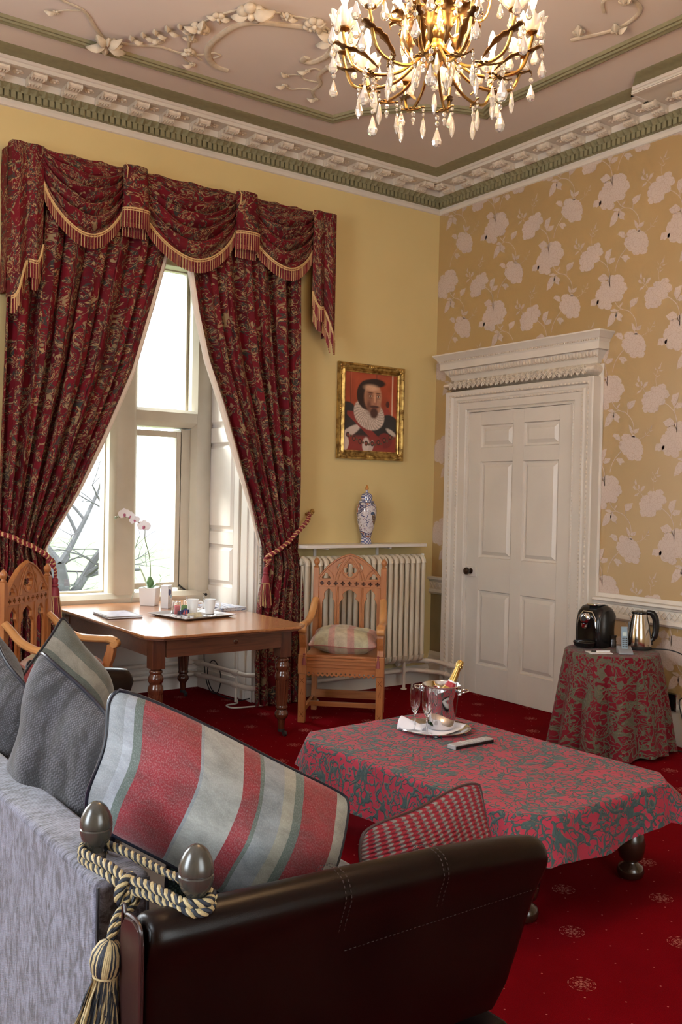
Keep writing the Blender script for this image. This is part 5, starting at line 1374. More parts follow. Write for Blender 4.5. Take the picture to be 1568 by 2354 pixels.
def bloom(c, s, tilt):
    e = emp('bloom', tuple(W_(*c)), 0, op); e.rotation_euler = (0, tilt, -math.radians(48)-.5)
    for a, L, w in ((PI/2, .034, .020), (PI/2+2.2, .034, .017), (PI/2-2.2, .034, .017), (.1, .038, .030), (PI-.1, .038, .030)):
        v = []; n = 6; f = []
        for i in range(n+1):
            t = i/n; k = w*math.sin(PI*(.08+.9*t))**.6; x = L*s*t*1.0; cx, sx = math.cos(a), math.sin(a)
            for q in (-1, 0, 1): v.append((cx*x-sx*q*k*s*.75, -.004-.006*t*(1 if q else .3), sx*x+cx*q*k*s*.75))
        for i in range(n): f += [(3*i, 3*i+1, 3*i+4, 3*i+3), (3*i+1, 3*i+2, 3*i+5, 3*i+4)]
        MB().add(v, f).build('petal', m_petal, e)
    b = MB(); b.sphere((0, -.012, -.006*s), .008*s, 8, 6, (1, 1.2, 1)); b.sphere((0, -.018, -.014*s), .006*s, 8, 6); b.build('lip', m_lip, e)
for c, s, a in (((-.06, -.012, .60), 1.35, .1), ((-.135, -.01, .645), 1.05, -.2), ((-.165, .0, .675), 1.0, .3), ((-.215, -.01, .69), 1.25, -.1)): bloom(c, s, a)
b = MB(); b.sphere(W_(-.28, 0, .66), .011, 8, 6); b.sphere(W_(-.262, 0, .668), .008, 8, 6); b.build('bud', m_leafp, op)

ct = thing('carton', 'white and blue printed carton beside the orchid pot', 'carton', (-2.46, .15, TZ), math.radians(40))
MB().box(-.036, .036, -.03, .03, 0, .168).build('card_box', m_box1, ct, smooth=False, bevel=.001)
b = MB(); b.box(.0363, .0367, -.029, .029, .06, .166); b.build('blue_side', m_blue, ct, smooth=False)
b = MB(); b.lathe([(0, 0), (.024, 0), (.024, .0006), (0, .0006)], 24, (-.008, -.0302, .118), ax=Matrix.Rotation(PI/2, 3, 'X'), cap=False); b.build('blue_disc', m_blue, ct)
b = MB(); b.lathe([(0, 0), (.013, 0), (.013, .001), (0, .001)], 20, (.012, -.0302, .085), ax=Matrix.Rotation(PI/2, 3, 'X'), cap=False); b.lathe([(0, 0), (.016, 0), (.016, .001), (0, .001)], 20, (.0368, .004, .115), ax=Matrix.Rotation(PI/2, 3, 'Y'), cap=False); b.lathe([(0, 0), (.013, 0), (.013, .0012), (0, .0012)], 20, (.0368, -.010, .09), ax=Matrix.Rotation(PI/2, 3, 'Y'), cap=False); b.build('light_blue_disc', m_lblue, ct)
b = MB()
for i in range(4): b.box(-.03, .0+.006*(i % 2), -.0304, -.0301, .034+i*.007, .036+i*.007)
b.box(-.028, -.022, -.0305, -.0301, .150, .160); b.box(-.018, .015, -.0304, -.0301, .152, .155)
for i in range(3): b.box(.0364, .0369, -.02, .018, .072+i*.008, .075+i*.008)
b.build('small_print', m_lblue, ct, smooth=False)

def Tloc(x, y, z=0): return (x, y, TZ+z)
ty = thing('serving_tray', 'square steel-rimmed tray with cups and sachets on the writing table', 'tray', Tloc(-2.50, -.35), math.radians(11))
b = MB(); v = []; f = []
for h_, z in ((.17, .001), (.18, .0015), (.215, .018), (.22, .018), (.22, .015), (.182, -.0), (.17, 0)): v += [(-h_, -h_, z), (h_, -h_, z), (h_, h_, z), (-h_, h_, z)]
for i in range(6): f += [(4*i+j, 4*i+(j+1) % 4, 4*i+4+(j+1) % 4, 4*i+4+j) for j in range(4)]
f += [(0, 1, 2, 3), (27, 26, 25, 24)]; m_tray = plain('pewter_tray', (.42, .38, .37), .3, var=0, metal=.6); b.add(v, f); b.build('tray', m_tray, ty, smooth=False, bevel=.001)
def mug(label, x, y, rz):
    t = thing('mug', label, 'mug', Tloc(x, y, .0035), rz, 'white mugs on the writing table tray')
    MB().lathe([(0, .004), (.026, .004), (.027, 0), (.030, .001), (.032, .012), (.040, .07), (.044, .098), (.046, .1015), (.0425, .1005), (.038, .07), (.029, .014), (0, .010)], 28, cap=False).build('cup', m_white, t, ang=60)
    MB().tube(cr_spline([(.039, 0, .082), (.062, 0, .086), (.076, 0, .066), (.066, 0, .040), (.035, 0, .026)], 6), .0055, 8, flat=1.3).build('handle', m_white, t)
    s = tag(MB().tube([(x-.02, y+.01, TZ+.012), (x-.035, y+.022, TZ+.125)], .0035, 6).build('teaspoon', m_chrome_w), label.replace('white china mug', 'teaspoon standing in the mug'), 'spoon')
    return t
mug('white china mug nearer the sachets on the tray', -2.455, -.27, math.radians(-38))
mug('white china mug nearer the magazines on the tray', -2.345, -.315, math.radians(-38))
def tumbler(label, x, y):
    t = thing('tumbler', label, 'glass', Tloc(x, y, .003), 0, 'upturned tumblers behind the mugs')
    MB().lathe([(.036, 0), (.0355, .004), (.030, .080), (.028, .088), (0, .088), (0, .081), (.026, .081), (.033, .002), (.036, 0)], 26, cap=False).build('glass_body', m_glass, t, ang=50)
tumbler('clear upturned tumbler on the tray nearer the carton', -2.545, -.195); tumbler('clear upturned tumbler on the tray nearer the shutter', -2.435, -.15)
cd = thing('sachet_caddy', 'small caddy of pink, green and blue sachets on the tray', 'caddy', Tloc(-2.575, -.34, .004), math.radians(11))
MB().box(-.05, .05, -.035, .035, 0, .012).build('caddy_base', m_white, cd, smooth=False, bevel=.002)
for i, (x, y, c, rz_, h_) in enumerate(((-.034, .012, (.55, .18, .20), .1, .058), (-.022, .018, (.50, .12, .16), -.1, .06), (.020, .012, (.16, .30, .12), .05, .062), (.036, .006, (.14, .26, .12), -.1, .058), (-.01, -.018, (.03, .04, .14), .3, .03), (.012, -.022, (.42, .08, .08), -.3, .026), (-.03, -.02, (.05, .04, .06), 0, .028), (.03, -.022, (.04, .07, .22), .1, .030))):
    b = MB(); b.box(-.020, .020, -.003, .003, 0, h_); o = b.build('sachet', plain('sachet_paper_%d' % i, c, .5, var=.1, scale=60), cd, smooth=False, bevel=.002); o.location = (x, y, .012); o.rotation_euler = (.15*(-1)**i, .05, rz_)
b = MB(); b.lathe([(0, 0), (.014, 0), (.014, .001), (0, .001)], 16, (.03, -.0035, .042), ax=Matrix.Rotation(PI/2, 3, 'X') @ Matrix.Diagonal((1, .6, 1)), cap=False); b.build('oval_label', m_blue, cd)
bs = thing('biscuit_packet', 'small folded cream packet lying on the tray', 'packet', Tloc(-2.53, -.45, .004), math.radians(11))
MB().prism([(-.02, 0), (.02, 0), (.0, .032)], -.055, .055, fr=lambda a, z, c: (c, a, z)).build('wrapper', plain('cream_wrapper', (.60, .55, .40), .4, var=.2, scale=50), bs, smooth=False, bevel=.002)
for i, (x, y) in enumerate(((-2.645, -.445), (-2.605, -.44), (-2.61, -.485), (-2.57, -.49))):
    mpot = thing('milk_pot', ('leftmost', 'second from the left', 'third from the left', 'rightmost')[(0, 2, 1, 3)[i]]+' of the little foil-topped milk pots on the tray', 'milk pot', Tloc(x, y, .003), 0, 'milk pots on the tray')
    MB().lathe([(.012, 0), (.016, .018), (.019, .019)], 14).build('pot', m_white, mpot); MB().lathe([(.019, .019), (.019, .0205)], 14).build('foil_lid', m_chrome_w, mpot)
for i, (x, y, a) in enumerate(((-2.44, -.44, .3), (-2.40, -.47, -.3), (-2.36, -.43, .8), (-2.33, -.46, .1))):
    b = MB(); b.grid(lambda u, w: ((u-.5)*.07, (w-.5)*.032, .006+.006*math.sin(PI*u)*math.sin(PI*w)+.002*math.sin(u*20)), 8, 5); b.grid(lambda u, w: ((u-.5)*.07, (w-.5)*.032, .003), 2, 2)
    o = b.build('foil_sachet', plain('silver_foil_%d' % i, (.6, .6, .62), .3, var=.1, metal=.6)); o.location = Tloc(x, y, .001); o.rotation_euler = (0, 0, a); tag(o, ('leftmost', 'second from the left', 'third from the left', 'rightmost')[i]+' of the crumpled silver foil sachets on the tray', 'sachet', 'foil sachets on the tray')
def slabthing(name, label, cat, x, y, rz, w, d, layers):
    t = thing(name, label, cat, Tloc(x, y), rz); z = 0
    for i, (h_, mt, pn, ins) in enumerate(layers):
        MB().box(-w/2+ins, w/2-ins, -d/2+ins, d/2-ins, z+.0003, z+h_).build(pn, mt, t, smooth=False, bevel=.0008); z += h_
    return t
m_mag = Mat('printed_magazine_cover', (.6, .62, .68), .25); v = m_mag.co(); n = m_mag.noise(v, 28, 3)
m_mag.set(base=m_mag.ramp(n, [(.38, (.10, .13, .25)), (.48, (.62, .64, .70)), (.60, (.30, .36, .52))]))
slabthing('magazine_pile', 'pile of glossy magazines on the far right of the writing table', 'magazines', -2.11, -.06, math.radians(6), .215, .33, [(.006, m_mag, 'magazine', 0), (.004, m_paper, 'pages', .003), (.006, m_mag, 'magazine', .0), (.003, m_paper, 'pages', .006), (.004, m_mag, 'magazine', .004)])
m_folder = plain('dark_brown_folder', (.10, .055, .04), .4)
slabthing('information_folder', 'dark leather information folder with papers on the writing table', 'folder', -2.955, -.13, math.radians(-4), .24, .34, [(.004, m_folder, 'lower_cover', 0), (.008, m_paper, 'pages', .005), (.004, m_folder, 'upper_cover', 0), (.001, plain('pale_printed_sheet', (.45, .42, .50), .35, var=.2, scale=30), 'top_sheet', .02)])

# ================================================================ COFFEE TABLE AND CLOTH
ctb = thing('coffee_table', 'dark carved low table hidden under the red brocade cloth', 'table', (-2.49, -3.17, 0), math.radians(3))
cx0, cx1, cy0, cy1 = -.44, .44, -.72, .72
MB().prism(octa(cx0, cx1, cy0, cy1, .10), .405, .437).build('table_top', m_darkleg, ctb, smooth=False, bevel=.006)
b = MB(); b.box(-.37, .37, -.63, -.60, .31, .405); b.box(-.37, .37, .60, .63, .31, .405); b.box(-.37, -.34, -.60, .6, .31, .405); b.box(.34, .37, -.60, .60, .31, .405); b.build('apron', m_darkleg, ctb, smooth=False, bevel=.01)
for x in (-.345, .345):
    for y in (-.60, .60):
        lg = MB().lathe([(.030, 0), (.052, .012), (.058, .034), (.050, .056), (.032, .068), (.030, .075), (.048, .09), (.056, .118), (.060, .15), (.052, .19), (.034, .222), (.030, .24), (.042, .25), (.05, .262), (.05, .31), (.045, .405)], 22, (x, y, 0)).build('leg', m_darkleg, ctb, ang=50)
def cloth(name, label, mat, root_loc, rz, hx, hy, cham, ztop, hang, seed, uvs=1.0, flare=.055):
    t = thing(name, label, 'tablecloth', (root_loc[0], root_loc[1], 0), rz)
    rn = random.Random(seed)
    # perimeter of the chamfered rectangle
    base = octa(-hx, hx, -hy, hy, cham); P = []
    for i in range(8):
        a, c = Vector((*base[i], 0)), Vector((*base[(i+1) % 8], 0)); n = max(4, int((c-a).length/.022))
        for k in range(n): P.append((a.lerp(c, k/n), i, k/n, (c-a)))
    n = len(P); rows = []; uv = []
    b = MB(); L = 0; Ls = []
    for i in range(n): Ls.append(L); L += (P[(i+1) % n][0]-P[i][0]).length
    NR = 16
    def nrm_at(i):
        d = (P[(i+1) % n][0]-P[i-1][0]).normalized(); return Vector((d.y, -d.x, 0))
    v = []; uvl = []
    for r in range(NR+1):
        q = r/NR
        for i in range(n):
            p, side, k, _ = P[i]; nn = nrm_at(i); cor = side % 2 == 1
            h_ = hang(side, k)
            fold = math.sin(Ls[i]*21+seed)*.5+math.sin(Ls[i]*9+1.3)*.5
            if q < .12: s_ = q/.12; off = .012*math.sin(s_*PI/2); z = ztop-.012*(1-math.cos(s_*PI/2))
            else:
                w = (q-.12)/.88; off = .012+(flare*((.75 if side == 5 else 1.7) if cor else .5)+(.020*fold if not cor else .02*math.sin(k*PI*2)))*w**.9; z = ztop-.012-(h_-.012)*w
            c_ = p+nn*off; v.append((c_.x, c_.y, z))
            d_ = (ztop-z)+off*.5; uvl.append(((p.x+nn.x*d_)*uvs, (p.y+nn.y*d_)*uvs))
    f = [(r*n+i, r*n+(i+1) % n, (r+1)*n+(i+1) % n, (r+1)*n+i) for r in range(NR) for i in range(n)]
    b.add(v, [x[::-1] for x in f], 0, uvl)
    # top: concentric rings to the middle
    K = 8; v2 = []; u2_ = []
    for r in range(K+1):
        s_ = 1-r/K*.98
        for i in range(n): p = P[i][0]*s_; v2.append((p.x, p.y, ztop+.0008*math.sin(p.x*30+p.y*17))); u2_.append((p.x*uvs, p.y*uvs))
    f2 = [(r*n+i, r*n+(i+1) % n, (r+1)*n+(i+1) % n, (r+1)*n+i) for r in range(K) for i in range(n)]+[tuple(K*n+i for i in range(n))]
    b.add(v2, f2, 0, u2_)
    b.build('draped_cloth', mat, t, ang=70, weld=True)
    return t
# sides: 0 near(-y) 1 corner 2 right 3 corner 4 far 5 corner 6 left 7 corner
def hangf(side, k):
    return {0: lambda k: lerp(.155, .15, k)+.035*math.sin(PI*min(1, k*1.3)), 1: lambda k: .16-.06*math.sin(PI*k), 2: lambda k: .17, 3: lambda k: .15, 4: lambda k: .17, 5: lambda k: .15, 6: lambda k: .17+.07*math.sin(PI*k), 7: lambda k: .16}[side](k)
cloth('coffee_table_cloth', 'red and teal scroll brocade cloth over the low coffee table', m_cloth, (-2.49, -3.17), math.radians(3), .47, .75, .11, .4435, hangf, 2)
CZ = .4455
tr_ = thing('silver_tray', 'round silver tray with napkin on the coffee table cloth', 'tray', (-2.345, -2.735, CZ))
MB().lathe([(0, .0), (.13, .0), (.150, .006), (.172, .016), (.178, .020), (.181, .018), (.174, .012), (.150, .001), (.13, -.0)], 48, cap=False).build('tray', m_chrome_w, tr_, ang=60)
nk = thing('white_napkin', 'folded white linen napkin spread on the silver tray', 'napkin', (-2.345, -2.735, CZ+.0015), math.radians(15))
b = MB(); b.grid(lambda u, w: ((u-.5)*.27, (w-.5)*.20, .0035+.0012*math.sin(u*9+w*4)+(.018*max(0, u-.86)/.14 if u > .86 else 0)), 26, 12); b.build('napkin_flat', plain('white_linen', (.75, .74, .80), .75, var=.02), nk, solid=.002)
b = MB(); b.grid(lambda u, w: (-.105-.035*math.cos(PI*u*1.0)*(1-.3*w)+.05*w, .13-.11*w, .0045+.062*math.sin(PI*u)*(1-.75*w)), 16, 10); b.build('napkin_fold', bpy.data.materials['white_linen'], nk, solid=.002)
bk = thing('champagne_bucket', 'polished steel champagne bucket on the silver tray', 'ice bucket', (-2.305, -2.735, CZ+.0085))
MB().lathe([(0, .002), (.058, .002), (.064, 0), (.068, .004), (.072, .03), (.086, .15), (.095, .208), (.099, .2115), (.099, .216), (.095, .219), (.092, .216), (.084, .15), (.070, .03), (.064, .010), (0, .008)], 48, cap=False).build('bucket_body', m_chrome, bk, ang=50)
for a in (math.radians(-60), math.radians(120)):
    c = Vector((math.cos(a), math.sin(a), 0)); s_ = Vector((-c.y, c.x, 0)); e = MB()
    e.sphere(tuple(c*.092+Vector((0, 0, .185))), .017, 10, 8, (.7, .7, 1)); 
    for q in range(8): e.sphere(tuple(c*.100+s_*.012*math.cos(q*PI/4)+Vector((0, 0, .185+.012*math.sin(q*PI/4)))), .004, 6, 4)
    e.build('handle_boss', m_chrome_w, bk)
    P = [c*.10+s_*.034+Vector((0, 0, .192)), c*.128+s_*.032+Vector((0, 0, .196)), c*.142+Vector((0, 0, .197)), c*.128-s_*.032+Vector((0, 0, .196)), c*.10-s_*.034+Vector((0, 0, .192)), c*.093+Vector((0, 0, .187))]
    MB().tube(cr_spline(P, 6, True), .0045, 8, closed=True).build('ring_handle', m_chrome_w, bk)
bt = thing('champagne_bottle', 'gold-foiled champagne bottle leaning in the steel bucket', 'bottle', (-2.315, -2.745, CZ+.022))
ax = (Matrix.Rotation(math.radians(-12), 3, 'Y').inverted() @ Matrix.Rotation(0, 3, 'X'))
dirb = Vector((.36, -.20, 1)).normalized(); ax = Vector((0, 0, 1)).rotation_difference(dirb).to_matrix(); bo = (-.030, .018, 0)
MB().lathe([(0, .006), (.036, .006), (.040, 0), (.042, .01), (.042, .16), (.038, .185), (.026, .215), (.018, .24)], 28, bo, ax=ax, cap=False).build('bottle_body', plain('dark_green_bottle_glass', (.01, .02, .008), .08, var=0), bt)
MB().lathe([(.0425, .165), (.0395, .184), (.0275, .214), (.0195, .24), (.0155, .30), (.015, .315), (.018, .318), (.018, .328), (.0165, .345), (.012, .352), (0, .353)], 28, bo, ax=ax, cap=False).build('gold_foil', Mat('gold_foil', (.46, .29, .08), .3, .8), bt)
MB().lathe([(.0432, .150), (.0428, .165), (.0402, .183), (.0385, .188), (.0380, .186)], 28, bo, ax=ax, cap=False).build('shoulder_label', plain('red_champagne_label', (.35, .02, .03), .4, var=0), bt)
MB().lathe([(.0300, .208), (.0222, .236)], 28, bo, ax=ax, cap=False).build('neck_label', bpy.data.materials['red_champagne_label'], bt)
MB().lathe([(.0226, .235), (.0208, .243)], 28, bo, ax=ax, cap=False).build('neck_label_edge', m_white, bt)
MB().lathe([(.0435, .146), (.0434, .151)], 28, bo, ax=ax, cap=False).build('label_edge', m_white, bt)
b = MB()
for q in range(14):
    a = q*PI/7; b.sphere(tuple(ax @ Vector((.0175*math.cos(a), .0175*math.sin(a), .318+.012*(q % 2)))+Vector(bo)), .0035, 6, 4)
b.build('wire_cage', Mat('gold_wire', (.6, .42, .14), .3, 1), bt)
def flute(label, x, y):
    t = thing('champagne_flute', label, 'glass', (x, y, CZ+.005), 0, 'champagne flutes on the silver tray')
    MB().lathe([(0, .0), (.030, 0), (.0305, .0015), (.010, .006), (.0045, .012), (.0042, .075), (.007, .088), (.016, .102), (.024, .125), (.027, .155), (.0265, .19), (.0235, .232), (.0225, .232), (.0255, .19), (.0258, .155), (.0228, .126), (.014, .104), (.0, .096)], 28, cap=False).build('glass_body', m_glass, t, ang=60)
flute('clear champagne flute nearer the folded napkin', -2.450, -2.705); flute('clear champagne flute nearer the steel bucket', -2.440, -2.785)
rm = thing('remote_control', 'silver and black remote control in front of the tray', 'remote', (-2.385, -3.045, CZ), math.radians(1.5))
MB().box(-.125, .125, -.024, .024, .0, .016).build('case', m_black, rm, smooth=False, bevel=.004)
MB().box(-.128, .122, -.025, .025, .014, .021).build('silver_face', plain('silver_plastic', (.33, .33, .34), .35, var=0), rm, smooth=False, bevel=.005, bseg=3)
b = MB(); b.box(-.133, -.124, -.025, .025, .0, .020); b.build('end_cap', bpy.data.materials['silver_plastic'], rm, smooth=False, bevel=.003)
bt0 = MB().box(-.004, .004, -.0028, .0028, .0205, .0228).build('button', plain('pale_button', (.55, .55, .55), .4, var=0), rm, smooth=False); first = True
for i in range(11):
    for j in range(4):
        if i in (3, 8): continue
        o = bt0 if first else bt0.copy()
        if not first: COL.objects.link(o)
        first = False; o.location = (-.075+i*.0155, -.0155+j*.0103, 0)

# ================================================================ ROUND SIDE TABLE
RX, RY, RZ, RR = -.435, -2.30, .635, .290
rt = thing('round_side_table', 'small round table hidden under the floor-length brocade cloth', 'table', (RX, RY, 0))
MB().lathe([(0, RZ-.03), (RR-.012, RZ-.03), (RR-.006, RZ-.02), (RR-.006, RZ-.008), (RR-.012, RZ-.004), (0, RZ-.004)], 40, cap=False).build('table_top', m_mah, rt)
MB().lathe([(.16, 0), (.16, .02), (.05, .05), (.03, .10), (.03, RZ-.03)], 20).build('pedestal', m_mah, rt)
rc = thing('round_table_cloth', 'red and sage scroll brocade cloth hanging to the floor by the door', 'tablecloth', (RX, RY, 0))
def rcf(u, w):
    a = u*2*PI
    if w < .25: r = RR*w/.25; return (r*math.cos(a), r*math.sin(a), RZ+.0005)
    if w < .32: s_ = (w-.25)/.07*PI/2; return ((RR+.012*math.sin(s_))*math.cos(a), (RR+.012*math.sin(s_))*math.sin(a), RZ-.012*(1-math.cos(s_)))
    q = (w-.32)/.68
    fold = 1.5*(abs(math.sin(5.5*a+.9+.4*math.sin(2*a))))**.8-.75+.45*math.sin(14*a+2.)
    r = RR+.012+.066*q+.052*q**.8*fold+.03*q*math.cos(a-math.radians(200))
    x = r*math.cos(a); y = r*math.sin(a); lim = .395
    if x > lim: x = lim+(x-lim)*.08
    z = lerp(RZ-.012, .006+.012*(1+math.sin(3*a)), q)
    return (x, y, z)
def rcu(u, w):
    a = u*2*PI
    if w < .25: r = RR*w/.25; return (r*math.cos(a), r*math.sin(a))
    return (u*2.15, RZ-(w-.25)*.92)
b = MB(); b.grid(lambda u, w: rcf(u, w*.32), 180, 16, 0, lambda u, w: rcu(u, min(w*.32, .2499))); b.grid(lambda u, w: rcf(u, .32+.68*w), 240, 40, 0, lambda u, w: (u*2.15, RZ*(1-w)))
b.build('draped_cloth', m_cloth2, rc, ang=70)
rcz = RZ+.002
cm_ = thing('coffee_machine', 'black capsule coffee machine with chrome spout on the round table', 'coffee machine', (-.42, -2.135, rcz), math.radians(-84)); cm_.scale = (1.12, 1.0, 1.12)
# local: -y = front, body swept by side profile in y-z
prof = [(-.055, .0), (-.075, .02), (-.080, .10), (-.075, .165), (-.055, .21), (-.015, .242), (.035, .250), (.085, .236), (.122, .205), (.132, .185), (.118, .15), (.112, .10), (.118, .05), (.122, .0)]
def bodyring(x, s): return [(x, .02+(y-.02)*s, .115+(z-.115)*s if z > .115 else z*1.0) for y, z in prof]
b = MB(); v = []; xs = [(-.085, .80), (-.082, .90), (-.072, .965), (-.055, .995), (0, 1.0), (.055, .995), (.072, .965), (.082, .90), (.085, .80)]; n = len(prof)
for x, s in xs: v += bodyring(x, s)
f = [(k*n+i, k*n+(i+1) % n, (k+1)*n+(i+1) % n, (k+1)*n+i) for k in range(len(xs)-1) for i in range(n)]+[tuple(range(n))[::-1], tuple((len(xs)-1)*n+i for i in range(n))]
b.add(v, f); b.build('body', m_black, cm_, ang=50)
b = MB(); b.prism([(-.058, .02), (.058, .02), (.062, .13), (.055, .175), (.030, .205), (-.030, .205), (-.055, .175), (-.062, .13)], -.088, -.07, fr=lambda a, z, c: (a, c, z)); b.build('front_panel', plain('glossy_black_front', (.004, .004, .004), .08, var=0), cm_, smooth=False, bevel=.006, bseg=3)
MB().tube([(-.062, -.082, .12), (-.056, -.080, .178), (-.03, -.072, .212), (.03, -.072, .212), (.056, -.080, .178), (.062, -.082, .12)], .004, 8).build('chrome_trim', m_chrome, cm_)
b = MB(); A = Matrix.Rotation(PI/2, 3, 'X'); b.lathe([(.0, .026), (.020, .026), (.030, .020), (.034, .0), (.034, -.01)], 28, (-.0, -.092, .172), ax=A, cap=False); b.lathe([(.022, 0), (.020, .018), (.012, .030), (.0, .032)], 20, (0, -.105, .145), ax=Matrix.Rotation(PI, 3, 'X'), cap=False); b.build('spout', m_chrome, cm_)
b = MB(); b.lathe([(0, 0), (.017, 0), (.016, .003), (0, .003)], 20, (0, -.119, .174), ax=A, cap=False); b.build('badge', m_matblack, cm_)
b = MB(); b.lathe([(0, .006), (.045, .006), (.060, .012), (.068, .034), (.066, .038), (.060, .036), (.052, .020), (0, .018)], 30, (0, -.105, 0), cap=False); dt = b.build('drip_tray', m_black, cm_)
MB().lathe([(0, .033), (.055, .033), (.062, .0375)], 30, (0, -.105, 0), cap=False).build('steel_grille', m_chrome_w, dt)
def text(body, size, name, mat, parent, loc, rot, ext=.0003):
    c = bpy.data.curves.new('tmp', 'FONT'); c.body = body; c.size = size; c.align_x = 'CENTER'; c.align_y = 'CENTER'; c.extrude = ext
    o = bpy.data.objects.new('tmp', c); COL.objects.link(o); me = bpy.data.meshes.new_from_object(o.evaluated_get(bpy.context.evaluated_depsgraph_get())); bpy.data.objects.remove(o)
    me.materials.clear(); me.materials.append(mat.m); o = bpy.data.objects.new(name, me); COL.objects.link(o); o.parent = parent; o.location = loc; o.rotation_euler = rot; return o
b = MB(); b.grid(lambda u, w: (lerp(.030, .052, u)*(1 if True else 0), lerp(-.02, .135, w), .2485-.0*w-(.000 if w < .3 else (w-.3)**2*.115)+.004), 4, 12); b.build('silver_band', bpy.data.materials['silver_plastic'], cm_, solid=.004)
b = MB(); b.box(-.03, .03, -.04, .0, .244, .258); b.build('lever', m_chrome, cm_, smooth=False, bevel=.006, bseg=3)
MB().lathe([(.045, .03), (.056, .06), (.058, .17), (.05, .195)], 24, (0, .125, 0)).build('water_tank', m_glass, cm_)
MB().lathe([(.05, 0), (.056, .006), (.056, .028), (.05, .03)], 24, (0, .125, 0)).build('tank_base', m_black, cm_)
b = MB(); b.lathe([(.024, 0), (.024, .035), (.022, .038), (.022, .06), (.025, .064), (.025, .07), (0, .071)], 18, (.080, .088, .0)); b.build('capsule_holder', plain('brown_black_plastic', (.03, .02, .016), .25, var=0), cm_)
kt = thing('electric_kettle', 'brushed steel electric kettle with black handle on the round table', 'kettle', (-.235, -2.36, rcz), math.radians(-40)); kt.scale = (1.06, 1.06, 1.06)
MB().lathe([(0, .0), (.072, 0), (.076, .006), (.076, .018), (.07, .022)], 32).build('power_base', m_matblack, kt)
MB().lathe([(.074, .022), (.075, .03), (.070, .09), (.060, .16), (.050, .205), (.046, .222)], 40).build('steel_body', Mat('warm_polished_steel', (.62, .56, .50), .12, 1), kt, ang=60)
MB().lathe([(.048, .220), (.050, .226), (.047, .234), (.03, .238), (0, .239)], 32, cap=False).build('lid', m_black, kt)
MB().tube(cr_spline([(.044, 0, .228), (.075, 0, .225), (.098, 0, .19), (.102, 0, .13), (.092, 0, .075), (.072, 0, .055)], 6), [.012]*6+[.015]*19+[.011]*6, 10, flat=1.35).build('handle', m_black, kt)
b = MB(); b.add([(-.046, -.014, .205), (-.046, .014, .205), (-.066, 0, .215), (-.052, -.010, .175), (-.052, .010, .175)], [(0, 2, 3), (1, 4, 2), (3, 2, 4), (0, 1, 2)]); b.build('spout', m_chrome_w, kt, smooth=False, bevel=.002)
b = MB(); b.box(.070, .082, -.014, .014, .028, .046); b.build('switch', m_black, kt, smooth=False, bevel=.003)
b = MB(); b.box(-.068, -.060, -.007, .007, .11, .17); b.build('water_gauge', plain('smoky_gauge', (.1, .1, .11), .2, var=0), kt, smooth=False, bevel=.003)
ph_ = thing('cordless_phone', 'cordless phone standing in its silver base at the table edge', 'phone', (-.47, -2.43, rcz), math.radians(-42))
MB().prism([(-.055, -.0), (.05, 0), (.055, .035), (.045, .042), (-.03, .020), (-.055, .008)], -.045, .045, fr=lambda a, z, c: (c, a, z)).build('charging_base', plain('silver_grey_phone_base', (.25, .27, .30), .3, var=0), ph_, smooth=False, bevel=.004, bseg=3)
hs = emp('handset', (0, .010, .020), parent=ph_); hs.rotation_euler = (math.radians(-14), 0, 0)
MB().box(-.022, .022, -.010, .014, 0, .150).build('handset_shell', plain('grey_phone_shell', (.22, .22, .24), .35, var=0), hs, smooth=False, bevel=.006, bseg=3)
MB().box(-.019, .019, -.0115, -.009, .006, .146).build('keypad_face', plain('pale_blue_face', (.16, .24, .30), .3, var=0), hs, smooth=False, bevel=.003)
MB().box(-.013, .013, -.0125, -.011, .088, .112).build('screen', plain('pale_lcd', (.42, .50, .48), .3, var=0), hs, smooth=False)
b = MB(); 
for i in range(3):
    for j in range(5): b.box(-.015+i*.0115, -.007+i*.0115, -.0128, -.011, .016+j*.013, .024+j*.013)
b.build('keys', m_matblack, hs, smooth=False)['kind'] = 'stuff'
nt = tag(MB().box(-.075, .075, -.05, .05, 0, .003).build('notepad', m_paper, smooth=False, bevel=.0008), 'small white notepad lying at the front of the round table', 'notepad'); nt.location = (-.60, -2.33, rcz); nt.rotation_euler = (0, 0, math.radians(-30))
pn = thing('ballpoint_pen', 'white and black pen resting on the notepad', 'pen', (-.585, -2.33, rcz+.0075), math.radians(-25))
MB().tube([(-.03, 0, 0), (.065, 0, 0)], .0042, 8).build('barrel', m_white, pn); MB().tube([(-.065, 0, 0), (-.06, 0, 0), (-.03, 0, 0)], [.0015, .0045, .0045], 8).build('cap', m_black, pn)
cdw = thing('kettle_flex', 'black flex hanging from the round table to the wall socket', 'cable', (-.2, -2.5, 0))
part(MB().tube(cr_spline([(-.19, -2.42, RZ+.008), (-.15, -2.55, RZ+.012), (-.10, -2.63, RZ-.03), (-.06, -2.66, .5), (-.05, -2.62, .36), (-.05, -2.55, .30), (-.05, -2.6, .12), (-.12, -2.66, .02), (-.16, -2.62, .01)], 8), .004, 6), 'flex', m_matblack, cdw)
so = thing('wall_socket', 'black and steel double socket box low on the papered wall', 'socket', (-.002, -2.44, .285))
MB().box(-.045, 0, -.075, .075, -.055, .055).build('back_box', m_black, so, smooth=False, bevel=.004); MB().box(-.048, -.0, -.088, -.075, -.058, .058).build('steel_edge', m_chrome_w, so, smooth=False, bevel=.003)
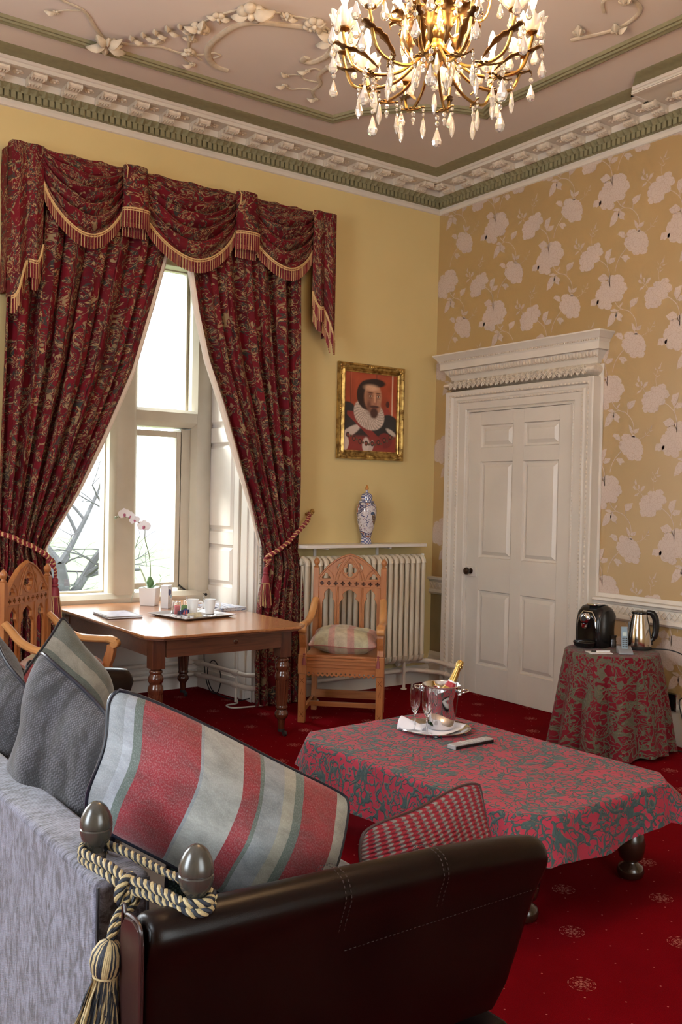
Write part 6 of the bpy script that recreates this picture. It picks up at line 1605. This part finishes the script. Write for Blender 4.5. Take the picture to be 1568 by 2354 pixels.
# ================================================================ SOFA
sf = thing('drop_arm_sofa', 'dark leather sofa with lavender grey fabric back and drop arms tied by rope', 'sofa', (-4.25, -3.4, 0))
def arm_mesh(y_out, y_in, sgn):
    """leather drop arm; sgn -1 = outer side towards -y"""
    def xf(z): return interp(z, [.36, .72, .80], [-3.852, -3.690, -3.675])
    xb = -4.770
    def ztop(x): return interp(x, [-4.78, -4.65, -4.3, -4.0, -3.8, -3.70, -3.67], [.826, .822, .812, .800, .785, .770, .745])
    T = abs(y_out-y_in)
    def ring(x_t, ins, e=1.0):
        # cross-section loop (o outward, z from the top) : rolled top edge leaning outwards
        pr = [(T-.0, -.46), (T, -.20), (T, -.06), (T*.92, -.025), (T*.62, -.004), (T*.30, 0), (.0, -.010), (-.014, -.030), (-.016, -.052), (-.008, -.078), (.0, -.11), (.002, -.25), (0, -.46)]
        return pr
    b = MB(); NX = 40; v = []; uvs = []
    for i in range(NX+1):
        t = i/NX
        for (o, dz) in ring(0, 0):
            # t along the arm; front edge slants with height
            x0 = lerp(xb, -3.675, t); zt = ztop(x0); z = max(.36, zt+dz); x = lerp(xb, xf(z), t)
            e = 1
            if i == 0 or i == NX: e = .82
            if i == 1 or i == NX-1: e = .96
            oo = T/2+(o-T/2)*e; z2 = z if z < .45 else z-(1-e)*.03
            v.append((x+(.006 if i == 0 else -.006 if i == NX else 0), y_out+(oo if sgn < 0 else -oo), z2))
    m_ = 13
    f = [(i*m_+j, (i+1)*m_+j, (i+1)*m_+(j+1) % m_, i*m_+(j+1) % m_) for i in range(NX) for j in range(m_)]+[tuple(range(m_))[::-1], tuple(NX*m_+j for j in range(m_))]
    b.add(v, f)
    return b, xf, ztop
am, xf_, zt_ = arm_mesh(-4.70, -4.60, -1)
arm1 = part(am, 'arm', m_leather, sf, ang=50, weld=True)
arm1m = arm1.modifiers.new('sub', 'SUBSURF'); arm1m.levels = 1; arm1m.render_levels = 1
am2, _, _ = arm_mesh(-2.05, -2.16, 1)
part(am2, 'arm', m_leather, sf, ang=50, weld=True)
# seams over the arm and the piping down its end
b = MB()
for x in (-4.33, -4.316, -4.06, -4.046):
    zt = zt_(x); dx = (x+4.805)/(1.13)
    P = [(x, -4.60, zt-.04), (x, -4.612, zt-.012), (x, -4.638, zt+.003), (x, -4.665, zt+.006), (x, -4.70, zt-.004), (x, -4.7155, zt-.030), (x-.001, -4.7175, zt-.052), (x-.003, -4.709, zt-.08), (x-.006, -4.7015, zt-.115)]
    P = resample(cr_spline(P, 5), 46)
    for i in range(0, 45, 2): b.tube([P[i], P[i+1]], .0012, 4)
part(b, 'seam_stitching', m_thread, sf)['kind'] = 'stuff'
b = MB()
for zz_, xs_ in ((.655, (-4.32, -3.73)),):
    P = [(lerp(xs_[0], xs_[1], i/100), -4.7015, zz_-.0*i) for i in range(101)]
    for i in range(0, 100, 2): b.tube([P[i], P[i+1]], .0009, 4)
part(b, 'panel_stitching', m_thread, sf)['kind'] = 'stuff'
m_leather_r = Mat('brown_leather_end_panel', (.028, .010, .009), .32); m_leather_r.bump(m_leather_r.noise(m_leather_r.co(), 40, 3), .15, .002)
b = MB()
P = cr_spline([(-4.771, -4.694, .37), (-4.773, -4.697, .70), (-4.773, -4.698, .79), (-4.772, -4.690, .812), (-4.771, -4.66, .818), (-4.771, -4.625, .812), (-4.771, -4.607, .79), (-4.771, -4.604, .37)], 6)
b.tube(P, .0035, 6); part(b, 'end_piping', m_leather_r, sf)
part(MB().prism([(-4.695, .36), (-4.697, .78), (-4.688, .806), (-4.66, .814), (-4.625, .808), (-4.605, .78), (-4.605, .36)], -4.7755, -4.765, fr=lambda a, z, c: (c, a, z)), 'end_panel', m_leather_r, sf, smooth=False, bevel=.003)
# back : fabric-covered on the outside
b = MB(); b.box(-4.774, -4.655, -4.475, -2.06, .13, .818); bkp = part(b, 'back', m_chen, sf, smooth=True, bevel=.014, bseg=3)
b = MB(); b.tube([(-4.768, -4.474, .14), (-4.768, -4.474, .808)], .004, 6); b.tube([(-4.661, -4.474, .14), (-4.661, -4.474, .808)], .004, 6); part(b, 'welt', m_grey, sf)
b = MB(); b.box(-4.68, -3.90, -4.58, -2.18, .13, .36); part(b, 'seat_base', m_leather, sf, smooth=True, bevel=.02, bseg=3)
b = MB(); b.box(-3.98, -3.825, -4.705, -4.60, .10, .355); part(b, 'arm_post', m_leather, sf, smooth=True, bevel=.015, bseg=3)
for i in range(2):
    y0 = -4.57+i*1.2; b = MB(); b.box(-4.66, -3.74, y0, y0+1.185, .365, .475); part(b, 'seat_cushion_pad', m_seat, sf, smooth=True, bevel=.03, bseg=4)
for x in (-4.72, -3.92):
    for y in (-4.5, -2.2): part(MB().lathe([(.022, 0), (.03, .06), (.034, .13)], 16, (x, y, 0)), 'foot', m_darkleg, sf)
def finial(x, y, z, label):
    b = MB().lathe([(.0, -.004), (.024, -.004), (.0245, .010), (.021, .013), (.019, .016), (.0195, .026), (.0235, .032), (.030, .040), (.0345, .052), (.0365, .064), (.0365, .070), (.0345, .0725), (.0345, .0735), (.0368, .076), (.0368, .083), (.035, .095), (.0305, .108), (.0235, .121), (.015, .130), (.007, .1345), (0, .1355)], 40, (x, y, z), cap=False)
    for q in range(len(b.v)): p = b.v[q]; b.v[q] = (x+(p[0]-x)*.93, y+(p[1]-y)*.93, z+(p[2]-z)*.90)
    part(b, 'egg_finial', m_finial, sf, ang=35)
finial(-4.650, -4.668, .812, ''); finial(-4.724, -4.345, .818, '')
FR = Vector((-4.650, -4.668, .830)); FL = Vector((-4.724, -4.345, .838))
rp_ = thing('gold_and_navy_tie_rope', 'gold and navy twisted rope with tassel tying the two sofa finials', 'rope', tuple((FR+FL)/2))
def ropeseg(P, r=.0088, turns=None):
    P = cr_spline(P, 14); L = sum((P[i+1]-P[i]).length for i in range(len(P)-1)); part(twist(MB(), P, r, L/.040, 4, mis=(0, 1, 0, 1), seg=6, off=r*.60, rs=r*.56), 'rope', [m_rope_gold, m_rope_navy], rp_)
def rnd_pt(c, r, a, z): return c+Vector((r*math.cos(a), r*math.sin(a), z))
# far strand, near double strands round each neck, knot between
d_ = (FR-FL).normalized(); s_ = Vector((-d_.y, d_.x, 0))     # s_ points to +x side
ropeseg([FL+s_*.030+Vector((0, 0, -.001)), FL+s_*.034+d_*.05, FL.lerp(FR, .55)+s_*.036+Vector((0, 0, -.004)), FR+s_*.030+Vector((0, 0, .004)), FR+s_*.022+d_*.018, FR+d_*.031, FR-s_*.022+d_*.016, FR-s_*.030])
kn = FL.lerp(FR, .50)-s_*.038+Vector((0, 0, -.012))
ropeseg([FL+s_*.030, FL+s_*.020-d_*.022, FL-d_*.031, FL-s_*.026-d_*.012, FL-s_*.034+d_*.02, FL.lerp(FR, .30)-s_*.036+Vector((0, 0, .002)), kn+Vector((0, 0, .008)), FL.lerp(FR, .72)-s_*.036+Vector((0, 0, .004)), FR-s_*.031])
ropeseg([FL+s_*.028+Vector((0, 0, -.014)), FL-d_*.033+Vector((0, 0, -.014)), FL-s_*.032+d_*.0+Vector((0, 0, -.014)), FL.lerp(FR, .30)-s_*.042+Vector((0, 0, -.014)), kn+Vector((0, 0, -.010)), FL.lerp(FR, .72)-s_*.040+Vector((0, 0, -.012)), FR-s_*.033+Vector((0, 0, -.012)), FR-s_*.020+d_*.025+Vector((0, 0, -.014)), FR+d_*.034+Vector((0, 0, -.012)), FR+s_*.025+d_*.018+Vector((0, 0, -.012))])
th = Vector((-4.788, -4.585, .752))
ropeseg([kn+Vector((.012, 0, .012)), kn+Vector((-.012, -.012, .010)), kn+Vector((-.024, -.014, -.012)), kn+Vector((-.016, -.012, -.030)), kn+Vector((.012, -.010, -.028)), kn+Vector((.018, -.004, -.004))], .0085)
ropeseg([kn+Vector((-.004, -.018, -.008)), kn+Vector((-.012, -.022, -.03)), kn.lerp(th, .6)+Vector((-.004, -.006, 0)), th], .0068)
ropeseg([kn+Vector((.014, -.016, -.012)), kn+Vector((.010, -.020, -.035)), kn.lerp(th, .65)+Vector((.006, -.008, 0)), th+Vector((.004, 0, 0))], .0068)
ropeseg([kn+Vector((.0, -.020, .0)), kn+Vector((.004, -.026, -.024)), kn+Vector((.004, -.020, -.04))], .0068)
# tassel : head, neck cord, long skirt
axT = Vector((-.10, .0, -1)).normalized()
def skirt():
    rn = random.Random(9); b = MB(); X = axT.cross(Vector((0, 1, 0))).normalized(); Y = axT.cross(X)
    # ball head threads
    for i in range(54):
        a = i*2*PI/54; P = []
        for r, z in ((.005, .0), (.018, .006), (.028, .022), (.0305, .040), (.027, .056), (.020, .066)): P.append(th+axT*z+(X*math.cos(a+.1*z*20)+Y*math.sin(a+.1*z*20))*r)
        b.tube(P, .0022, 4, mi=0 if rn.random() < .52 else 1, cap=False)
    b2 = MB()
    for i in range(420):
        a = rn.uniform(0, 2*PI); r0 = .020*math.sqrt(rn.uniform(.3, 1)); L_ = rn.uniform(.20, .255); fl = rn.uniform(.6, 1.0)
        P = []
        for q in range(7):
            s = q/6; r = r0+(.052*fl)*s**.9*(r0/.020); tw_ = .35*math.sin(s*5+i)*.15
            P.append(th+axT*(.066+L_*s)+(X*math.cos(a+tw_)+Y*math.sin(a+tw_))*r+Vector((-.028*s*s+.004*math.sin(s*9+i), .0, 0)))
        b2.tube(P, .0015, 3, mi=0 if rn.random() < .55 else 1, cap=False)
    part(b, 'tassel_head', [m_rope_gold, m_rope_navy], rp_)['kind'] = 'stuff'; part(b2, 'tassel_skirt', [m_rope_gold, m_rope_navy], rp_)['kind'] = 'stuff'
    part(MB().sphere(tuple(th+axT*.035), .0265, 14, 10, (1, 1, 1.15)), 'tassel_core', m_rope_navy, rp_)
    part(MB().tube([th+axT*.066+(X*math.cos(q*PI/8)+Y*math.sin(q*PI/8))*.0215 for q in range(16)], .0032, 6, closed=True), 'neck_cord', m_rope_gold, rp_)
skirt()

# ---------------------------------------------------------------- sofa cushions
cushion('oblong_cushion', 'large striped velvet cushion in red, silver and sage behind the two finials', 'cushion',
        [(-4.664, -4.265, 1.185), (-4.030, -4.37, .835), (-4.255, -4.50, .555), (-4.712, -4.21, .86)], .17, m_str_big, m_navy_pipe, 'unit', seed=2, dent=.10, rp=.005, N_=44, sag=.05)
cushion('square_cushion', 'slate grey woven cushion with dark leather piping next to the large striped one', 'cushion',
        [(-4.60, -3.62, 1.172), (-4.545, -4.07, 1.02), (-4.60, -4.13, .56), (-4.645, -3.42, .70)], .19, m_grey_in, m_navy_pipe, seed=8, dent=.35, rp=.0055, N_=44, sag=.07, group='grey woven sofa cushions')
cushion('square_cushion', 'slate grey woven cushion at the left edge of the picture', 'cushion',
        [(-4.60, -2.80, 1.20), (-4.56, -3.37, .985), (-4.62, -3.46, .62), (-4.645, -2.70, .70)], .19, m_grey_in, m_navy_pipe, seed=11, rp=.0055, N_=40, sag=.06, group='grey woven sofa cushions')
cushion('square_cushion', 'small striped cushion of teal, red and cream standing beyond the grey one', 'cushion',
        [(-4.25, -2.75, 1.145), (-3.99, -2.66, .80), (-4.20, -2.80, .50), (-4.52, -2.92, .82)], .17, m_str_small, m_navy_pipe, 'unit', seed=3, rp=.005, back=m_str_small2)
cushion('square_cushion', 'dark green woven cushion just showing behind the large striped one', 'cushion',
        [(-4.46, -4.16, .985), (-4.150, -4.13, .868), (-4.20, -4.25, .52), (-4.52, -4.27, .60)], .12, m_green_w, m_navy_pipe, seed=5, rp=.005)
cushion('knitted_cushion', 'red and grey striped knitted cushion inside the leather arm', 'cushion',
        [(-4.078, -4.42, .778), (-3.600, -4.37, .826), (-3.66, -4.52, .44), (-4.12, -4.54, .44)], .13, m_knit, plain('dark_cushion_piping', (.05, .02, .02), .5), seed=6, rp=.004, sag=.04)
cushion('leather_cushion', 'black leather cushion against the far end of the sofa', 'cushion',
        [(-4.26, -2.32, .90), (-3.99, -2.26, .84), (-3.98, -2.40, .50), (-4.30, -2.46, .50)], .15, m_leather_b, m_navy_pipe, seed=7, rp=.005)

# ================================================================ CHANDELIER
CX, CY, CZ0 = -3.165, -3.58, 3.30
ch = thing('crystal_chandelier', 'brass chandelier with candle bulbs and cut crystal drops', 'chandelier', (CX, CY, CZ0))
m_crys = Mat('cut_crystal', (1, .97, .92), .03, trans=.78, ior=1.5, spec=.8); m_crys.set(emis=0)
m_cup = Mat('moulded_glass_cup', (1, .97, .92), .12, trans=.55, ior=1.4)
m_cand = plain('ivory_candle_tube', (.70, .60, .45), .5, var=0)
m_bulb = Mat('lit_candle_bulb', (1, .9, .7), .3, emis=22, emc=(1.0, .72, .40))
for k in range(4):
    l = bpy.data.lights.new('chandelier_glow', 'POINT'); l.energy = 24; l.color = (1.0, .62, .30); l.shadow_soft_size = .10
    o = bpy.data.objects.new('chandelier_glow', l); COL.objects.link(o); o.parent = ch; a = k*PI/2+.6; o.location = (.24*math.cos(a), .24*math.sin(a), .17)
# body
MB().lathe([(0, -.145), (.006, -.14), (.010, -.128), (.006, -.118), (.014, -.105), (.020, -.092), (.012, -.080), (.030, -.066), (.044, -.050), (.046, -.030), (.034, -.012), (.030, .0), (.040, .012), (.040, .04), (.030, .052), (.022, .06)], 24, cap=False).build('hub', m_brass, ch)
MB().lathe([(.022, .06), (.030, .085), (.036, .12), (.030, .16), (.018, .19), (.016, .22), (.030, .25), (.034, .30), (.024, .35), (.014, .38), (.012, .60), (.030, .62), (.036, .66), (.014, .70), (.010, 1.0)], 18, cap=False).build('stem', m_brass, ch)
# shared shapes
def oct_bead(r):
    b = MB(); b.lathe([(0, -r), (r*.6, -r*.75), (r, 0), (r*.6, r*.75), (0, r)], 8, cap=False); return b
def pear(r, L):
    return MB().lathe([(0, 0), (r*.22, -L*.10), (r*.55, -L*.38), (r, -L*.72), (r*.80, -L*.90), (r*.35, -L*.985), (0, -L)], 8, cap=False)
def spear(r, L):
    return MB().lathe([(0, 0), (r*.5, -L*.15), (r, -L*.60), (r*.55, -L*.88), (0, -L)], 6, cap=False)
pb = {}
pb['bead'] = oct_bead(.0095); pb['small'] = oct_bead(.0062); pb['pear'] = pear(.0175, .066); pb['bigpear'] = pear(.0205, .080); pb['spear'] = spear(.0115, .084); pb['drop'] = pear(.0125, .054)
protos = {}
def hang(kind, x, y, z, s=1.0):
    if kind not in protos: o = pb[kind].build('crystal_'+{'bead': 'bead', 'small': 'bead', 'pear': 'drop', 'bigpear': 'drop', 'spear': 'spear', 'drop': 'drop'}[kind], m_crys, ch, smooth=False); protos[kind] = o
    else: o = protos[kind].copy(); COL.objects.link(o)
    o.location = (x, y, z); o.rotation_euler = (0, 0, (x*37+y*91) % 3); o.scale = (s, s, s); return o
wires = MB(); NCR = [0]
def chain(x, y, z, beads, pend):
    z0 = z
    for k_ in beads: z -= {'bead': .012, 'small': .0085}[k_]; hang(k_, x, y, z); z -= {'bead': .012, 'small': .0085}[k_]; NCR[0] += 1
    hang(pend, x, y, z-.003); NCR[0] += 1
    wires.tube([(x, y, z0+.006), (x, y, z-.006)], .0008, 3, cap=False)
rn = random.Random(21)
cup_b = MB(); n = 40; v = []; f = []
for j, (r, z) in enumerate(((.004, -.004), (.020, -.002), (.036, .012), (.046, .030), (.052, .046), (.050, .047), (.043, .031), (.033, .014), (.018, .002), (.004, .0))):
    for k in range(n):
        a = 2*PI*k/n; q = 1+(.10*math.cos(8*a) if j in (3, 4, 5, 6) else .05*math.cos(8*a) if j in (2, 7) else 0); zz_ = z+(.006*math.cos(8*a) if j in (4, 5) else 0); v.append((r*q*math.cos(a), r*q*math.sin(a), zz_))
for j in range(9):
    for k in range(n): f.append((j*n+k, j*n+(k+1) % n, (j+1)*n+(k+1) % n, (j+1)*n+k))
cup0 = None; can0 = None; bul0 = None; sau0 = None
def candle(x, y, z, first):
    global cup0, can0, bul0, sau0
    if cup0 is None:
        cup0 = cup_b.add(v, f).build('glass_cup', m_cup, ch); can0 = MB().lathe([(.011, 0), (.011, .075), (.009, .078), (0, .078)], 14, cap=False).build('candle_tube', m_cand, ch)
        bul0 = MB().lathe([(.008, 0), (.010, .008), (.015, .022), (.0165, .036), (.014, .056), (.008, .076), (.002, .088), (0, .089)], 16, cap=False).build('bulb', m_bulb, ch)
        sau0 = MB().lathe([(.003, -.018), (.008, -.014), (.022, -.007), (.023, -.003), (.0, -.001)], 16, cap=False).build('brass_saucer', m_bronze, ch); L = [cup0, can0, bul0, sau0]
    else:
        L = [o.copy() for o in (cup0, can0, bul0, sau0)]
        for o in L: COL.objects.link(o)
    L[0].location = (x, y, z); L[1].location = (x, y, z); L[2].location = (x, y, z+.079); L[3].location = (x, y, z)
R1 = .352
fwd = math.atan2(cf.y, cf.x)
arm0 = None
def arm_pts(R, z_end, z_hub, dip): return cr_spline([(.034, 0, z_hub), (.06, 0, z_hub-.03), (R*.40, 0, dip+.02), (R*.68, 0, dip), (R*.90, 0, dip+.022), (R, 0, z_end-.03), (R, 0, z_end)], 7)
def leafspray(b, P, s=1.0):
    """curled acanthus spray lying along a curve"""
    P = cr_spline(P, 5); n = len(P); v = []; f = []
    for i, p in enumerate(P):
        t = (P[min(i+1, n-1)]-P[max(i-1, 0)]).normalized(); sd = Vector((0, 1, 0)); w = s*(.016*math.sin(PI*min(.96, i/(n-1)+.05))*(1+.35*(i % 3)))
        v += [p-sd*w+Vector((0, 0, .004)), p, p+sd*w+Vector((0, 0, .004))]
    for i in range(n-1): f += [(3*i, 3*i+1, 3*i+4, 3*i+3), (3*i+1, 3*i+2, 3*i+5, 3*i+4)]
    return b.add(v, f)
armP = arm_pts(R1, -.004, -.03, -.152)
lfA = None
for k in range(12):
    a = fwd+math.radians(15+30*k); ca, sa = math.cos(a), math.sin(a)
    if arm0 is None:
        arm0 = MB().tube(armP, .0062, 8).build('arm', m_brass, ch); o = arm0
        tw0 = MB(); tw0.tube([(R1*.62, -.034, -.150), (R1*.65, -.02, -.156), (R1*.68, 0, -.158), (R1*.73, .02, -.156), (R1*.80, .036, -.148)], [.002, .0035, .005, .0035, .002], 6)
        for s_2 in (-1, 1):
            for q in range(3): tw0.sphere((R1*(.69+s_2*.035*q), s_2*(.010+.012*q), -.152), .006, 6, 4, (1, 1.5, .6))
        tw0 = tw0.build('leaf_twig', m_bronze, ch); t2 = tw0
        lfA = leafspray(MB(), [(.10, 0, -.055), (.13, 0, .0), (.12, 0, .055), (.15, 0, .085), (.175, 0, .075), (.17, 0, .06)], 1.1).build('acanthus_leaf', m_bronze, ch, solid=.002); l2 = lfA
        lfB = leafspray(MB(), [(R1*.62, 0, -.13), (R1*.80, 0, -.085), (R1*.98, 0, -.075), (R1*1.09, 0, -.06), (R1*1.12, 0, -.075)], .8).build('acanthus_leaf', m_bronze, ch, solid=.002); l3 = lfB
    else:
        o, t2, l2, l3 = arm0.copy(), tw0.copy(), lfA.copy(), lfB.copy()
        for q in (o, t2, l2, l3): COL.objects.link(q)
    for q in (o, t2, l2, l3): q.rotation_euler = (0, 0, a)
    candle(R1*ca, R1*sa, 0, k == 0)
    # drops round the cup
    nd = 4
    for q in range(nd):
        b_ = a+(q+.5)*2*PI/nd; x = R1*ca+.050*math.cos(b_); y = R1*sa+.050*math.sin(b_)
        chain(x, y, .036, ['small'], 'pear' if q % 2 else 'drop')
    # long drops below the twig
    for s_2, pend in ((-1, 'spear'), (1, 'bigpear' if k % 2 else 'spear')):
        rr2 = R1*(.71+.09*s_2); x = rr2*ca-s_2*.035*sa; y = rr2*sa+s_2*.035*ca; chain(x, y, -.156, ['bead', 'bead'] if pend == 'bigpear' else ['small', 'small'], pend)
    chain(R1*.68*ca, R1*.68*sa, -.162, ['bead', 'bead'], 'small')
    chain(R1*1.11*ca, R1*1.11*sa, -.078, ['bead'], 'pear')
R2 = .205; upP = arm_pts(R2, .215, .10, .075)
ar2 = None
for k in range(6):
    a = fwd+math.radians(30+60*k); ca, sa = math.cos(a), math.sin(a)
    if ar2 is None: ar2 = MB().tube(upP, .006, 8).build('arm', m_brass, ch); o = ar2
    else: o = ar2.copy(); COL.objects.link(o)
    o.rotation_euler = (0, 0, a); candle(R2*ca, R2*sa, .215, False)
    for q in range(4):
        b_ = a+(q+.5)*2*PI/4; chain(R2*ca+.050*math.cos(b_), R2*sa+.050*math.sin(b_), .250, ['small'], 'pear' if q % 2 else 'drop')
    a2 = a+math.radians(30); chain(.135*math.cos(a2), .135*math.sin(a2), .10, ['bead', 'small'], 'spear')
    chain(.07*math.cos(a2), .07*math.sin(a2), -.05, ['small'], 'spear')
chain(0, 0, -.150, ['small', 'small'], 'spear')
wires.build('hanging_wires', m_bronze, ch)['kind'] = 'stuff'
MB().lathe([(.0, .94), (.02, .94), (.06, .97), (.07, .9995)], 20, cap=False).build('ceiling_rose_cup', m_brass, ch)
